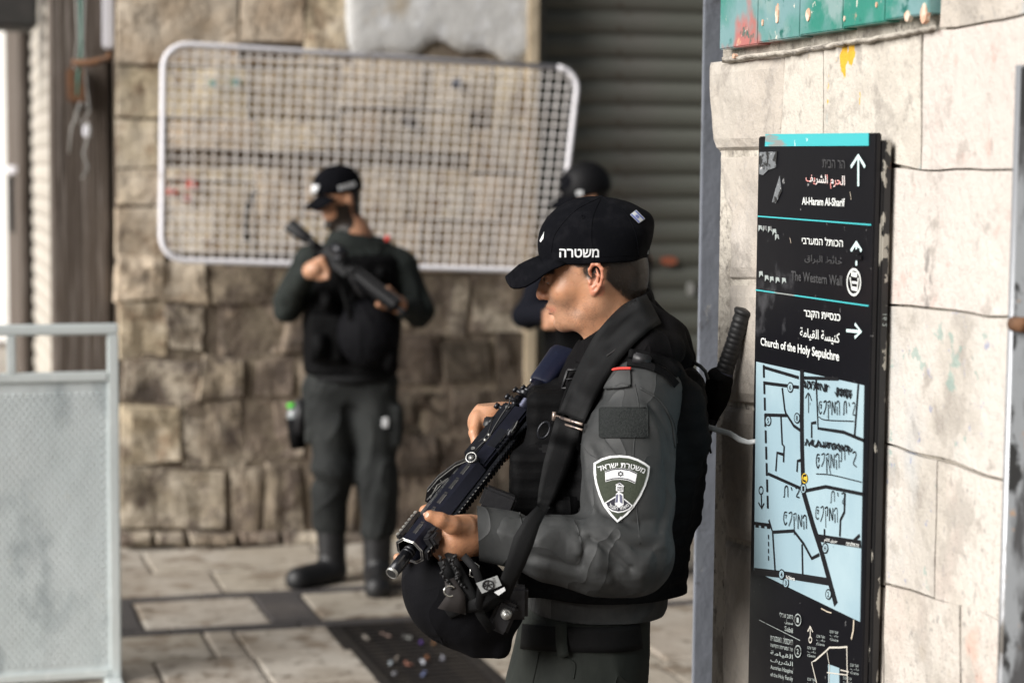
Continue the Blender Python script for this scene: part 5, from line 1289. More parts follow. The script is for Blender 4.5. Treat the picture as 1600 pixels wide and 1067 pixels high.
vb = MB(); vb.tube(list(drape(jacket_sdf, rrect(936.5, 637, 1012, 683)+[rrect(936.5, 637, 1012, 683)[0]], .0022)), .0014, 5); vb.build('patch_edge', m_velcro, jk, True)
# shield emblem on the sleeve (traced on the sleeve at its place)
def zq(x, y): return (900+x/8.207, 700+y/8.207)      # points of the enlarged view
out_ = [zq(*q) for q in ((225, 190), (330, 130), (440, 98), (560, 90), (680, 100), (800, 140), (890, 190), (948, 235), (935, 350), (895, 480), (830, 620), (740, 760), (650, 860), (530, 952), (440, 860), (350, 740), (290, 600), (245, 450), (225, 320))]
inn_ = [zq(*q) for q in ((252, 205), (340, 155), (445, 126), (560, 118), (675, 128), (785, 165), (870, 212), (917, 245), (905, 350), (868, 470), (803, 605), (716, 740), (630, 835), (530, 918), (460, 842), (375, 728), (315, 590), (270, 440), (250, 320))]
def dens(P, m=2): return [tuple(np.array(P[i])*(1-k/m)+np.array(P[(i+1) % len(P)])*k/m) for i in range(len(P)) for k in range(m)]
em = decal_poly(jacket_sdf, dens(out_), m_thread, 'sleeve_emblem', jk, .0030, 8)
decal_poly(jacket_sdf, dens(inn_), m_olive, 'emblem_field', em, .0042, 8) if False else decal_poly(jacket_sdf, dens(inn_), m_olive, 'emblem_field', jk, .0040, 8)
V, Fc = txtmesh(heb('משטרת ישראל'), .012); u = (V[:, 0]-V[:, 0].min())/np.ptp(V[:, 0]); v = (V[:, 1]-V[:, 1].min())/np.ptp(V[:, 1])
cx, cy, R_ = 575, 900, 660; th = np.radians(-24.5+51*u); rad = R_ + 78*v
Q = np.stack([900+(cx+rad*np.sin(th))/8.207, 700+(cy-rad*np.cos(th)+ 18*u)/8.207], 1)
MB().add(drape(jacket_sdf, Q, .0050), Fc).build('emblem_lettering', m_thread, jk)
V, Fc = txtmesh(heb('משמר הגבול'), .012); u = (V[:, 0]-V[:, 0].min())/np.ptp(V[:, 0]); v = (V[:, 1]-V[:, 1].min())/np.ptp(V[:, 1])
fbn = [zq(*q) for q in ((372, 292), (470, 262), (575, 255), (690, 272), (785, 318), (758, 455), (670, 415), (570, 400), (470, 405), (378, 432))]
decal_poly(jacket_sdf, dens(fbn), m_thread, 'emblem_flag', jk, .0048, 5)
for pts in ([(375, 303), (470, 272), (575, 266), (690, 284), (776, 325)], [(382, 415), (470, 390), (572, 384), (672, 400), (755, 440)]):
    decal_line(jacket_sdf, [zq(*q) for q in pts], 1.7, m_thread2, 'flag_stripe', jk, .0054)
for k, tr_ in enumerate(([(530, 348), (610, 348), (570, 372), (530, 348)], )): pass
decal_line(jacket_sdf, [zq(*q) for q in ((535, 310), (606, 310), (570, 365), (535, 310))], 1.0, m_thread2, 'flag_star', jk, .0054)
decal_line(jacket_sdf, [zq(*q) for q in ((535, 346), (570, 292), (606, 346), (535, 346))], 1.0, m_thread2, 'flag_star', jk, .0057)
# lower scroll and tower
decal_poly(jacket_sdf, dens([zq(*q) for q in ((365, 700), (500, 618), (600, 630), (728, 735), (690, 780), (620, 815), (540, 828), (460, 808), (400, 765))]), m_thread, 'emblem_scroll', jk, .0048, 4)
decal_poly(jacket_sdf, dens([zq(*q) for q in ((385, 702), (505, 632), (598, 644), (708, 736), (672, 772), (612, 800), (540, 812), (465, 794), (412, 758))]), m_thread2, 'scroll_field', jk, .0052, 4)
th = np.radians(45-90*u); Q = np.stack([900+(548-(192-46*v)*np.sin(th))/8.207, 700+(606+(186-46*v)*np.cos(th))/8.207], 1)
MB().add(drape(jacket_sdf, Q, .0060), Fc).build('emblem_lettering', m_thread, jk)
decal_poly(jacket_sdf, [zq(*q) for q in ((510, 590), (500, 720), (545, 760), (610, 725), (605, 590), (545, 555))], m_thread, 'emblem_tower', jk, .0060, 3)
decal_poly(jacket_sdf, [zq(*q) for q in ((512, 600), (505, 700), (535, 690), (540, 585))], m_bluth, 'tower_face', jk, .0066, 2)
decal_poly(jacket_sdf, [zq(*q) for q in ((556, 585), (560, 690), (595, 712), (592, 605))], m_bluth, 'tower_face', jk, .0066, 2)
decal_poly(jacket_sdf, [zq(*q) for q in ((515, 475), (512, 545), (545, 555), (605, 560), (608, 480), (560, 455))], m_thread, 'tower_gallery', jk, .0060, 3)
decal_poly(jacket_sdf, [zq(*q) for q in ((528, 492), (526, 540), (592, 548), (595, 495))], m_thread2, 'tower_window', jk, .0066, 2)
decal_poly(jacket_sdf, [zq(*q) for q in ((562, 425), (515, 468), (612, 485))], m_thread2, 'tower_roof', jk, .0064, 3)
decal_line(jacket_sdf, [zq(*q) for q in ((508, 470), (562, 448), (615, 488))], 1.0, m_thread, 'tower_cornice', jk, .0068)
for xx in (540, 562, 580): decal_line(jacket_sdf, [zq(xx, 498), zq(xx, 545)], .7, m_thread, 'tower_bar', jk, .0070)
decal_line(jacket_sdf, [zq(528, 520), zq(594, 524)], .7, m_thread, 'tower_bar', jk, .0073)
decal_line(jacket_sdf, [zq(495, 745), zq(545, 705), zq(600, 750)], .9, m_thread, 'tower_foot', jk, .0070)
rp_ = MB(); seamline(rp_, jacket_sdf, [(938, 588), (950, 580), (966, 576), (986, 575.5)], .0028, .0065); rp_.build('red_piping', m_red, jk, True)

# ---- collar
CA = W(972, 560, 3.82); CB = W(956, 496, 3.82); cax = (CB-CA)/np.linalg.norm(CB-CA)
rimn = np.array([-(W(1006, 458, 3.82)[2]-W(905, 534, 3.82)[2]), 0, W(1006, 458, 3.82)[0]-W(905, 534, 3.82)[0]]); rimn /= np.linalg.norm(rimn)
rimp = W(955, 494, 3.82)
def collar_sdf(p):
    L = [lv(625, 862, 1060, .185), lv(590, 874, 1062, .165), lv(560, 886, 1050, .125), lv(530, 902, 1036, .088), lv(495, 895, 1030, .080), lv(440, 885, 1016, .078)]
    d = s_loft(p, sorted(L), 0, 2)
    d = d + .0015*ridge(p, (.2, .3, .9), 16, 3)
    d = smax(d, (p-A3(rimp))@A3(rimn), .004)
    L2 = [(a, b, c, d_-.008, e-.008) for a, b, c, d_, e in L]
    return smax(d, -s_loft(p, sorted(L2), 0, 2), .003)
m_collar = m_fleece
sdf_obj('collar', collar_sdf, W(845, 640, 3.6)*[1, 0, 1]+[0, 3.6, 0], W(1075, 435, 3.9)*[1, 0, 1]+[0, 4.05, 0], .0035, m_collar, jk, margin=.02)
# folded hood / padded collar behind the neck
def hood_sdf(p):
    d = s_chain(p, [W(1006, 488, 3.76), W(1036, 526, 3.74), W(1064, 558, 3.75)], [.026, .034, .022], .03)
    d = smin(d, s_chain(p, [W(1012, 488, 3.84), W(1046, 532, 3.84), W(1068, 560, 3.84)], [.028, .034, .022], .03), .04)
    d = smin(d, s_chain(p, [W(1008, 500, 3.92), W(1040, 540, 3.94)], [.030, .036], .03), .04)
    d = smin(d, s_chain(p, [W(960, 570, 3.66), W(1010, 545, 3.67), W(1045, 550, 3.68)], [.025, .034, .030], .02), .03)
    return d-.0022*ridge(p, (.5, .4, .8), 13, 5)-.0015*vnoise(p, 30, 6)
sdf_obj('folded_hood', hood_sdf, W(930, 620, 3.6)*[1, 0, 1]+[0, 3.55, 0], W(1100, 440, 3.9)*[1, 0, 1]+[0, 4.08, 0], .0035, m_fleece, jk, margin=.01)

# ---- ballistic vest
def vest_sdf(p):
    d = trunk(p, .020)
    d = smax(d, p[:, 2]-W(0, 585, 3.82)[2] , .03)
    d = smax(d, W(0, 948, 3.82)[2]-p[:, 2], .02)
    # front pouches bulge
    d = smin(d, s_box(p, W(838, 760, 3.78), (.050, .13, .085), None, .02), .03)
    d = smin(d, s_box(p, W(856, 660, 3.80), (.040, .12, .07), None, .02), .03)
    d = smin(d, s_box(p, W(838, 880, 3.80), (.036, .11, .06), None, .02), .03)
    # back panel
    d = smin(d, s_box(p, W(1068, 690, 3.86), (.024, .12, .15), None, .02), .03)
    d = smin(d, s_box(p, W(1036, 850, 3.84), (.028, .12, .12), None, .03), .04)
    # shoulder yokes over the near and far shoulder
    yk = s_chain(p, [W(925, 640, 3.665), W(942, 592, 3.655), W(985, 566, 3.66), W(1035, 578, 3.67), W(1068, 625, 3.68), W(1082, 690, 3.70)], [.024, .022, .024, .026, .030, .034], .03)
    d = smin(d, yk, .02)
    d = smin(d, s_chain(p, [W(900, 640, 3.97), W(925, 585, 3.96), W(1000, 575, 3.96), W(1065, 660, 3.96)], [.03]*4, .03), .02)
    # arm holes
    a = s_chain(p, [W(998, 640, 3.56), W(985, 760, 3.52), W(985, 900, 3.49)], [.100, .118, .105], .03)
    d = smax(d, -a, .010)
    # horizontal webbing rows
    z = p[:, 2]*30; rowz = np.abs((z % 1)-.5)*2
    d = d - .0016*np.clip((rowz-.35)*4, 0, 1) - .0012*vnoise(p, 24, 9)
    return d
sdf_obj('ballistic_vest', vest_sdf, W(770, 990, 3.4)*[1, 0, 1]+[0, 3.5, 0], W(1140, 530, 3.9)*[1, 0, 1]+[0, 4.15, 0], .0045, m_vest, o1, margin=.03)
vst = [o for o in COL.objects if o.name.startswith('ballistic_vest')][-1]
def outer(p): return np.minimum(np.minimum(vest_sdf(p), jacket_sdf(p)), np.minimum(collar_sdf(p), hood_sdf(p)))
vd = MB()
for pth_, w_ in (([(982, 552), (1010, 556), (1040, 566), (1062, 585)], 15), ([(980, 566), (1008, 570), (1038, 582), (1058, 602)], 12)): ribbon(vd, outer, pth_, w_, .004, .003, 20)
vd.build('shoulder_webbing', m_vest, vst, True)
b_ = MB(); P_ = drape(outer, [(1003, 562)], .008)[0]; b_.obox(P_, .017, .005, .011, (.97, 0, -.22), (0, 1, 0), (.22, 0, .97), .003); b_.build('strap_keeper', m_poly, vst, True)
bk_ = MB()
P_ = drape(outer, [(893, 592)], .010)[0]
for dx, dz, w_, h_ in ((-.012, 0, .003, .018), (.012, 0, .003, .018), (0, .017, .014, .003), (0, -.017, .014, .003), (0, 0, .012, .002)): bk_.obox(P_+np.array([dx+.3*dz, 0, dz]), w_, .004, h_, (1, 0, 0), (0, 1, 0), (.3, 0, .95), .0015)
bk_.build('side_buckle', m_poly, vst, True)
rb = MB(); ribbon(rb, outer, [(905, 566), (896, 590), (880, 640), (868, 690)], 13, .005, .002, 16); rb.build('vest_strap', m_vest, vst, True)
# pouch flaps and pull tabs on the front
for (x, y, d_, w_, h_) in ((872, 716, 3.67, .036, .026), (880, 800, 3.66, .036, .03)):
    c = W(x, y, d_); pf = MB(); pf.obox(c, w_, .012, h_, (1, 0, 0), (0, 1, 0), (0, 0, 1), .006); pf.build('pouch_flap', m_vest, vst, True)
# carabiner loops hanging on the chest
for i, (x, y, s_) in enumerate(((850, 672, .62),)):
    c = W(x, y, 3.60); MB().tube([c+np.array([.016*s_*cos(t), 0, .026*s_*sin(t)])@np.array([[.9, 0, -.4], [0, 1, 0], [.4, 0, .9]]) for t in np.linspace(0, 2*pi, 19)], .0026, 6, cap=False).build('snap_ring', m_gun, vst, True)
cl = MB(); cl.tube([W(1084, 566, 3.74), W(1094, 572, 3.74), W(1102, 580, 3.75), (W(1106, 592, 3.76))], .0035, 8); cl.build('elastic_cord', m_rubber, vst, True)

# ---- trousers and belt
def trouser_sdf(p):
    L = [lv(1110, 800, 1000, .175), lv(1066, 793, 1000, .178), lv(1010, 808, 1008, .172), lv(935, 824, 1008, .165)]
    d = s_loft(p, sorted(L), TA, 2.2)
    for P in legs_pts():
        q = [np.array(P[0])+[0, 0, .02], P[1], np.array(P[2])+[0, 0, .03]]
        d = smin(d, s_chain(p, q, [.105, .080, .062], .03), .04)
    d = smin(d, s_box(p, (W(925, 1130, 3.82)[0], 3.62, .60), (.075, .03, .11), None, .02), .02)   # thigh pocket
    f = ridge(p, (.5, .3, .3), 12, 8)
    return d - .0028*f - .003*(vnoise(p, 7, 3)-.5)
sdf_obj('trousers', trouser_sdf, (-.15, 3.45, .06), (.45, 4.2, 1.0), .0065, m_trouser, o1, margin=.014)
tro = [o for o in COL.objects if o.name.startswith('trousers')][-1]
tb_ = MB(); ribbon(tb_, trouser_sdf, [(814, 994), (850, 997), (900, 999), (960, 999), (1003, 994)], 39, .006, .004, 30, 5); belt = tb_.build('belt', m_strap, o1, True)
tl_ = MB(); ribbon(tl_, trouser_sdf, [(877, 972), (877, 1000), (880, 1026)], 18, .013, .003, 8, 3); tl_.build('belt_loop', m_trouser, tro, True)
sm = MB(); seamline(sm, trouser_sdf, [(842, 1018), (838, 1040), (832, 1067)], .0014, .0008); seamline(sm, trouser_sdf, [(862, 1024), (880, 1026), (898, 1036), (896, 1060)], .0014, .0008); sm.build('pocket_seam', m_trouser, tro, True)
for P in legs_pts():
    f_ = lambda p, P=P: smin(s_chain(p, [np.array(P[2])+[0, 0, .12], P[2], np.array(P[2])+[.01, 0, -.04]], [.055, .050, .046], .02), s_chain(p, [np.array(P[2])+[0, 0, -.04], np.array(P[3])+[-.02, 0, 0]], [.046, .042], .02), .03)
    g_ = lambda p, f_=f_: smax(f_(p), -p[:, 2]+.004, .01)
    c = np.array(P[2]); sdf_obj('boot', g_, c-[.26, .09, .09], c+[.10, .09, .26], .008, m_boot, o1, margin=.01)

# ================================================================== RIFLE
rf = root('rifle', 'black rifle with ribbed rail and bare muzzle ring held by the front officer', 'rifle', tuple(GA), rotz=0)
def gp_(t, u=0, v=0): return GT(t, u, v)
# frame turned: rail side direction (toward lower right) and face directions
_g1, _g2 = -gs, gu; gr = _g1*cos(.62)+_g2*sin(.62); gu = _g2*cos(.62)-_g1*sin(.62); gs = -gr   # the rail looks to the lower right and towards the camera
TL = lambda px, py: onaxis(px, py)
t_hg0 = TL(642, 862); t_hg1 = TL(741, 736); t_rc1 = TL(812, 646); t_end = TL(876, 562)
rr1 = math.atan2(0, 1)
def face_dir(k):    # octagon corner directions
    w = radians(22.5+45*k); return gu*cos(w)+gr*sin(w)
b = MB(); b.tube([gp_(0), gp_(t_hg0+.03)], .0092, 16)
b.tube([gp_(.002), gp_(.052)], .0112, 18); b.build('barrel', m_gun, rf, True)
b = MB()
A_ = []
for (t, r) in ((.0, .0090), (-.0012, .0100), (-.0012, .0112), (.004, .0116)):
    A_.append([gp_(t)+(gu*cos(w)+gr*sin(w))*r for w in np.linspace(0, 2*pi, 25)])
b.grid(A_); b.build('muzzle_ring', m_gunedge, rf, True)
b = MB(); b.tube([gp_(-.0009), gp_(-.0010)], .0088, 20); b.build('bore', m_black, rf)
b = MB()
for k in range(6):
    w = k*pi/3+.3; dr_ = gu*cos(w)+gr*sin(w); cr = np.cross(ga, dr_); b.obox(gp_(.028)+dr_*.0108, .012, .0016, .0012, ga, cr, dr_, 0)
b.build('flash_hider_slots', m_black, rf)
b = MB(); b.tube([gp_(.052), gp_(.056)], .0122, 18); b.tube([gp_(.060), gp_(.063)], .0118, 18); b.build('barrel_collar', m_gun, rf, True)
# handguard: octagonal tube with wall thickness
Ro, Ri = .0290, .0245
sec = lambda t, R_: [gp_(t)+face_dir(k)*R_ for k in range(9)]
L_ = t_hg1-t_hg0
b = MB(); b.grid([sec(t_hg0, Ro), sec(t_hg0+L_*.33, Ro), sec(t_hg0+L_*.66, Ro), sec(t_hg1, Ro)]); b.grid([sec(t_hg1, Ri), sec(t_hg0, Ri)]); b.grid([sec(t_hg0, Ri), sec(t_hg0, Ro)]); b.grid([sec(t_hg1, Ro), sec(t_hg1, 0.001)])
hg = b.build('handguard', m_gunblue, rf)
b = MB(); 
for rr_ in (Ro+.0002, Ri+.0006): b.tube(sec(t_hg0-.0002, rr_), .0009, 5, cap=False)
b.build('worn_edge', m_gunedge, hg)
# slots in the handguard faces
b = MB(); ap = Ro*cos(radians(22.5))
for fc in (-1, 0, 1):
    w = radians(45*fc); nrm = gu*cos(w)+gr*sin(w); cr = np.cross(ga, nrm)
    for k in range(5 if fc != 1 else 0):
        t = t_hg0+.016+k*(L_-.02)/5
        c = gp_(t+.016)+nrm*(ap+.0001)
        b.obox(c, .0125, .0030, .0006, ga, cr, nrm, 0)
        b.obox(c+ga*.0165, .0018, .0030, .0006, ga, cr, nrm, 0)
b.build('handguard_slots', m_black, hg)
b = MB()
for fc in (-1, 0):
    w = radians(45*fc); nrm = gu*cos(w)+gr*sin(w); cr = np.cross(ga, nrm)
    for k in range(5):
        t = t_hg0+.016+k*(L_-.02)/5; c = gp_(t+.016)+nrm*(ap+.0004)
        b.obox(c+cr*.0034, .0128, .0003, .0006, ga, cr, nrm, 0)
b.build('slot_edges', m_gunedge, hg)
# top rail along the whole gun, with its teeth
rail = MB(); Rt = Ro*cos(radians(22.5))
t_r1 = t_rc1-.01
rail.obox((gp_(t_hg0+.002)+gp_(t_r1))/2+gr*(Rt+.003), (t_r1-t_hg0-.002)/2, .0075, .003, ga, gu, gr, .0005)
rl = rail.build('top_rail', m_gun, rf)
tooth = None; nt_ = int((t_r1-t_hg0)/.0100)
for k in range(nt_):
    t = t_hg0+.005+k*.0100
    if tooth is None: tooth = MB().obox(gp_(t)+gr*(Rt+.0078), .0026, .0106, .0020, ga, gu, gr, .0005).build('rail_tooth', m_gun, rf)
    else: inst(tooth, tuple(ga*(k*.0100)))
b = MB()
for k in range(int((t_hg1-t_hg0)/.0100)):
    b.obox(gp_(t_hg0+.005+k*.01)+gr*(Rt+.0099)+gu*.0098, .0022, .0007, .0007, ga, gu, gr, 0)
b.build('tooth_wear', m_gunedge, rf)
# short rail with pale ladder cover on the far-left front
b = MB(); nrm = (gs*.75+gu*.66); nrm /= np.linalg.norm(nrm); cr = np.cross(ga, nrm)
b.obox(gp_(t_hg0+.038)+nrm*(Ro+.002), .034, .008, .004, ga, cr, nrm, .002); sr = b.build('side_rail_cover', m_poly, rf)
b = MB()
for k in range(7): b.obox(gp_(t_hg0+.008+k*.010)+nrm*(Ro+.0070), .0030, .0078, .0016, ga*.85+cr*.5, cr*.85-ga*.5, nrm, .0008)
b.build('side_rail_teeth', m_gunedge, rf)
b = MB(); nr2 = gu*.5+gr*.86; cr = np.cross(ga, nr2)
b.obox(gp_(t_hg0+.034)+nr2*(Ro+.006), .018, .011, .009, ga, cr, nr2, .003)
b.obox(gp_(t_hg0+.028)+nr2*(Ro+.017), .010, .008, .005, ga, cr, nr2, .002); b.tube([gp_(t_hg0+.03)+nr2*(Ro+.01)-cr*.016, gp_(t_hg0+.03)+nr2*(Ro+.01)+cr*.016], .004, 8)
b.build('sling_mount', m_poly, rf)
# front sight / round knob at the joint with the receiver
b = MB(); c = gp_(t_hg1+.004)+gu*(Ro*.75)+gs*.002; ax_ = (gu*.9-ga*.42); ax_ /= np.linalg.norm(ax_)
b.tube([c-ax_*.01, c+ax_*.012], .0118, 18); b.build('knob', m_gun, rf, True)
b = MB(); x1_ = np.cross(ax_, gr); x1_ /= np.linalg.norm(x1_); x2_ = np.cross(ax_, x1_)
b.tube([c+ax_*.0122+(x1_*cos(w)+x2_*sin(w))*.0098 for w in np.linspace(0, 2*pi, 19)], .0014, 6, cap=False); b.tube([c+ax_*.0120, c+ax_*.0135], .005, 12); b.build('knob_ring', m_gunedge, rf, True)
# receiver
Lr = t_rc1-t_hg1
b = MB(); b.obox((gp_(t_hg1+.004)+gp_(t_rc1))/2+gr*.006, Lr/2, .0175, .0165, ga, gu, gr, .004); b.build('upper_receiver', m_gunblue, rf)
b = MB(); b.obox((gp_(t_hg1+.02)+gp_(t_rc1+.008))/2+gs*.020, Lr/2-.008, .0150, .014, ga, gu, gs, .004); b.build('lower_receiver', m_gun, rf)
b = MB(); b.obox(gp_(t_hg1+Lr*.45)+gr*.008+gu*.0185, .026, .0012, .009, ga, gu, gr, .0005); b.build('ejection_cover', m_gun, rf)
b = MB(); b.tube([gp_(t_hg1+Lr*.40)+gr*.016+gu*.018, gp_(t_hg1+Lr*.62)+gr*.016+gu*.018], .0015, 5); b.build('pin', m_gunedge, rf)
b = MB(); b.tube([gp_(t_hg1+Lr*.2)+gs*.02+gu*.0175, gp_(t_hg1+Lr*.2)+gs*.02+gu*.019], .004, 10); b.build('pin', m_gunedge, rf)
b = MB(); b.tube([gp_(t_rc1-.012)+gs*.018+gu*.0165, gp_(t_rc1-.012)+gs*.018+gu*.019], .004, 10); b.build('pin', m_gunedge, rf)
b = MB()
for k in range(6): b.obox(gp_(t_hg1+Lr*.30+k*.010)+gr*.024+gu*.012, .0022, .007, .003, ga*.9+gr*.3, gu, gr, .0005)
b.build('receiver_ribs', m_gun, rf)
# side lug with pale worn edge seen on the receiver
b = MB(); c = gp_(TL(797, 690))+gr*.026+gu*.022; b.obox(c, .019, .007, .006, ga, gu, gr, .003); lug = b.build('bolt_catch', m_gun, rf, True)
b = MB(); b.tube([c-gu*0+ga*.018+gu*.0075, c+gu*.0078+ga*.004+gr*.003, c+gu*.0075-ga*.014+gr*.004], .0016, 6); b.build('worn_edge', m_gunedge, lug)
# rear sight with posts, charging handle and cocking cord
b = MB(); t = TL(812, 632)
b.obox(gp_(t-.004)+gs*.012+gu*.012, .012, .010, .006, ga, gu, gs, .002)
for k, (tt_, u_, v_, h_) in enumerate(((t-.030, .030, .008, .020), (t-.010, .020, .020, .016), (t+.012, .016, .022, .014), (t+.020, .004, .026, .012))):
    b.tube([gp_(tt_)+gs*(u_-.012)+gu*v_, gp_(tt_)+gs*(u_+h_*.4)+gu*(v_+.004)], .0045, 8); b.tube([gp_(tt_)+gs*(u_+h_*.4)+gu*(v_+.003), gp_(tt_)+gs*(u_+h_*.75)+gu*(v_+.006)], .0062, 10)
b.obox(gp_(t+.016)+gs*.006+gu*.018, .006, .012, .010, ga, gu, gs, .002)
b.build('rear_sight', m_gun, rf, True)
b = MB(); b.obox(gp_(TL(778, 664))+gs*.034+gu*.010, .014, .004, .011, ga*.9+gs*.3, gu, gs*.9-ga*.3, .003); b.obox(gp_(TL(786, 668))+gs*.030+gu*.012, .010, .003, .005, ga, gu, gs, .002)
b.build('charging_lever', m_poly, rf, True)
b = MB()
b.tube([W(x, y, d) for x, y, d in ((800, 618, 3.66), (794, 634, 3.66), (783, 650, 3.66), (772, 668, 3.66), (764, 684, 3.66), (752, 694, 3.66), (741, 706, 3.66))], .0018, 6)
b.tube([W(x, y, d) for x, y, d in ((770, 655, 3.67), (763, 676, 3.66), (757, 684, 3.66), (748, 690, 3.66))], .0012, 6)
b.build('cocking_cord', m_rubber, rf, True)
b = MB(); 
for x, y in ((763, 681), (757, 689), (739, 712)): MB().tube([W(x, y, 3.655), W(x+2.5, y-3, 3.655)], .0036, 8).build('cord_bead', m_gunedge, rf, True)
# buffer tube and stock
b = MB(); tB0 = TL(822, 640); tB1 = TL(846, 606)
b.tube([gp_(tB0-.01), gp_(tB1+.02)], .0165, 16); b.build('buffer_tube', m_gunblue, rf, True)
b = MB(); sA = gp_(tB1); sB = gp_(t_end+.02)
g = []
for t, wv, wu in ((0, .019, .019), (.06, .0215, .024), (.5, .0225, .027), (.9, .0225, .030), (1, .020, .028)):
    c = sA+(sB-sA)*t
    g.append([c+gu*wv*(abs(cos(w))**.55*np.sign(cos(w)))+gr*wu*(abs(sin(w))**.55*np.sign(sin(w))) for w in np.linspace(0, 2*pi, 25)])
b.grid(g); b.add(g[0][:-1], [tuple(range(24))]); b.add(g[-1][:-1], [tuple(range(24))])
st = b.build('stock', M('blue_black_polymer', (.007, .009, .022), .35, [(12, 5, .6, .7, (.02, .024, .05))], [(60, .0008, 3)], spec=.5), rf, True)
b = MB(); b.tube([sA+gs*.020+gu*.006-ga*.002, sA+gs*.021+gu*.012+ga*.012, sA+gs*.020+gu*.012+ga*.024], .0022, 6); b.build('worn_edge', m_gunedge, st, True)
# magazine: broad dark plate with pale ribs, seen beyond the handguard on the left
b = MB(); mz = gs*.86-gu*.5
P_ = [(664, 783), (667, 765), (684, 745), (712, 724), (733, 716), (741, 728), (705, 770), (680, 792)]
fr_ = [W(x, y, 3.60+.0006*(x-660)) for x, y in P_]; bk2 = [q+np.array([0, .026, 0]) for q in fr_]; n = len(P_)
b.add(fr_+bk2, [tuple(range(n)), tuple(range(2*n-1, n-1, -1))]+[(k, (k+1) % n, n+(k+1) % n, n+k) for k in range(n)]); mg = b.build('magazine', m_poly, rf)
b = MB()
for pp in ([(667, 781), (690, 756), (716, 737), (734, 722)], [(670, 785), (693, 760), (715, 744)], [(676, 762), (690, 768)], [(688, 750), (697, 760)], [(668, 768), (684, 749), (711, 728), (730, 720)], [(672, 778), (683, 758), (700, 747)], [(690, 770), (702, 752), (722, 734)]):
    b.tube([W(x, y, 3.597+.0006*(x-660)) for x, y in pp], .0010, 5)
b.build('magazine_ribs', m_gunedge, mg)
# pistol grip and trigger guard, mostly in the far hand
b = MB(); c = gp_(TL(790, 668)); b.tube([c+gs*.02, W(772, 668, 3.80), W(764, 700, 3.82)], [.018, .019, .016], 12); b.build('pistol_grip', m_poly, rf, True)
b = MB(); b.tube([gp_(TL(770, 690))+gs*.022, W(746, 690, 3.74), W(742, 712, 3.74), gp_(TL(750, 716))+gs*.024], .003, 6); b.build('trigger_guard', m_gun, rf, True)

# ---- sling: a broad strap over the shoulder down to the front of the gun
def outer2(p): return np.minimum(outer(p), cap_sdf(p)+.2)
slg = MB(); P_ = ribbon(slg, outer2, [(1022, 482), (990, 500), (955, 536), (930, 575), (912, 610), (893, 652)], [50, 58, 56, 50, 46, 42], .007, .0035, 40, 7)
slg.build('sling', m_strap, rf, True)
slo = [o for o in COL.objects if o.name.startswith('sling')][-1]
sl2 = MB(); ribbon(sl2, outer2, [(888, 655), (880, 690), (868, 730), (856, 768), (846, 800)], [40, 43, 40, 30, 16], .008, .003, 30, 5)
def strapfree(mb, pts, w, th=.0025, wdir=None):
    """free hanging strap: pts (px,py,d), widths in px"""
    P = [W(*q) for q in pts]; n = len(P); g = []
    for i in range(n):
        t = P[min(i+1, n-1)]-P[max(i-1, 0)]; t /= np.linalg.norm(t); s_ = np.cross(t, [0, 1, 0]); s_ /= np.linalg.norm(s_)
        if wdir is not None: s_ = s_+np.array(wdir)*1.0; s_ /= np.linalg.norm(s_)
        ww = w[i]*pts[i][2]/F_PX/2; g.append([P[i]-s_*ww, P[i]-s_*ww*.4+np.array([0, -.002, 0]), P[i]+s_*ww*.4+np.array([0, -.002, 0]), P[i]+s_*ww])
    mb.slab(g, (0, -1, 0), th)
strapfree(sl2, [(846, 796, 3.44), (832, 815, 3.425), (818, 845, 3.415), (806, 880, 3.42), (795, 905, 3.45), (785, 935, 3.50)], [18, 26, 34, 30, 26, 22], .003)
strapfree(sl2, [(785, 930, 3.50), (760, 945, 3.50), (730, 930, 3.50), (705, 900, 3.49), (690, 875, 3.48)], [20, 24, 26, 20, 14], .003)
sl2.build('sling_tail', m_strap, slo, True)
bc = MB(); Q = drape(outer2, [(868, 650), (910, 663)], .012); d_ = (Q[1]-Q[0])
bc.tube([Q[0], Q[1]], .0030, 8); bc.tube([Q[0]+[0, 0, -.010], Q[1]+[0, 0, -.010]], .0022, 8); bc.tube([Q[0]+[-.002, 0, .008], Q[0]+[-.003, 0, -.008]], .0042, 8)
bc.build('sling_buckle', M('brass_worn_buckle', (.34, .27, .23), .35, [(60, 5, .5, .6, (.12, .10, .10))], metal=.6), slo, True)
bc = MB(); seamline(bc, outer2, [(962, 545), (957, 550), (948, 556)], .0012, .0115); bc.build('strap_stitch', m_black, slo)

# ================================================================== GEAR ON THE FRONT OFFICER
hl = root('riot_helmet', 'black cloth covered helmet hanging by straps from the front officer belt', 'helmet', tuple(W(725, 930, 3.56)), rotz=0)
def ax3(u, v):
    u = np.array(u, float); u /= np.linalg.norm(u); v = np.array(v, float); v = v-u*(u@v); v /= np.linalg.norm(v); return np.array([u, v, np.cross(u, v)])
HB = ax3((.72, 0, -.70), (0, 1, 0))      # long axis runs down to the right
HC = W(727, 920, 3.60)
hn = np.array([.62, -.25, .74]); hn /= np.linalg.norm(hn)     # opening looks up and right
def helmet_sdf(p):
    o = s_ell(p, HC, (.120, .105, .110), HB); i = s_ell(p, HC, (.112, .097, .102), HB)
    o = smin(o, s_chain(p, [W(758, 1000, 3.58), W(780, 1012, 3.57)], [.034, .018], .02), .03)
    d = smax(o, -i, .004); cut = (p-A3(HC))@A3(hn)-.035
    return smax(d, cut, .006) - .0020*vnoise(p, 20, 4) - .0022*ridge(p, (.6, .3, -.6), 12, 4)
a = [W(600, 1060, 3.4), W(860, 820, 3.8)]
sdf_obj('helmet_shell', helmet_sdf, np.minimum(*a), np.maximum(*a), .004, m_helmet, hl, margin=.012)
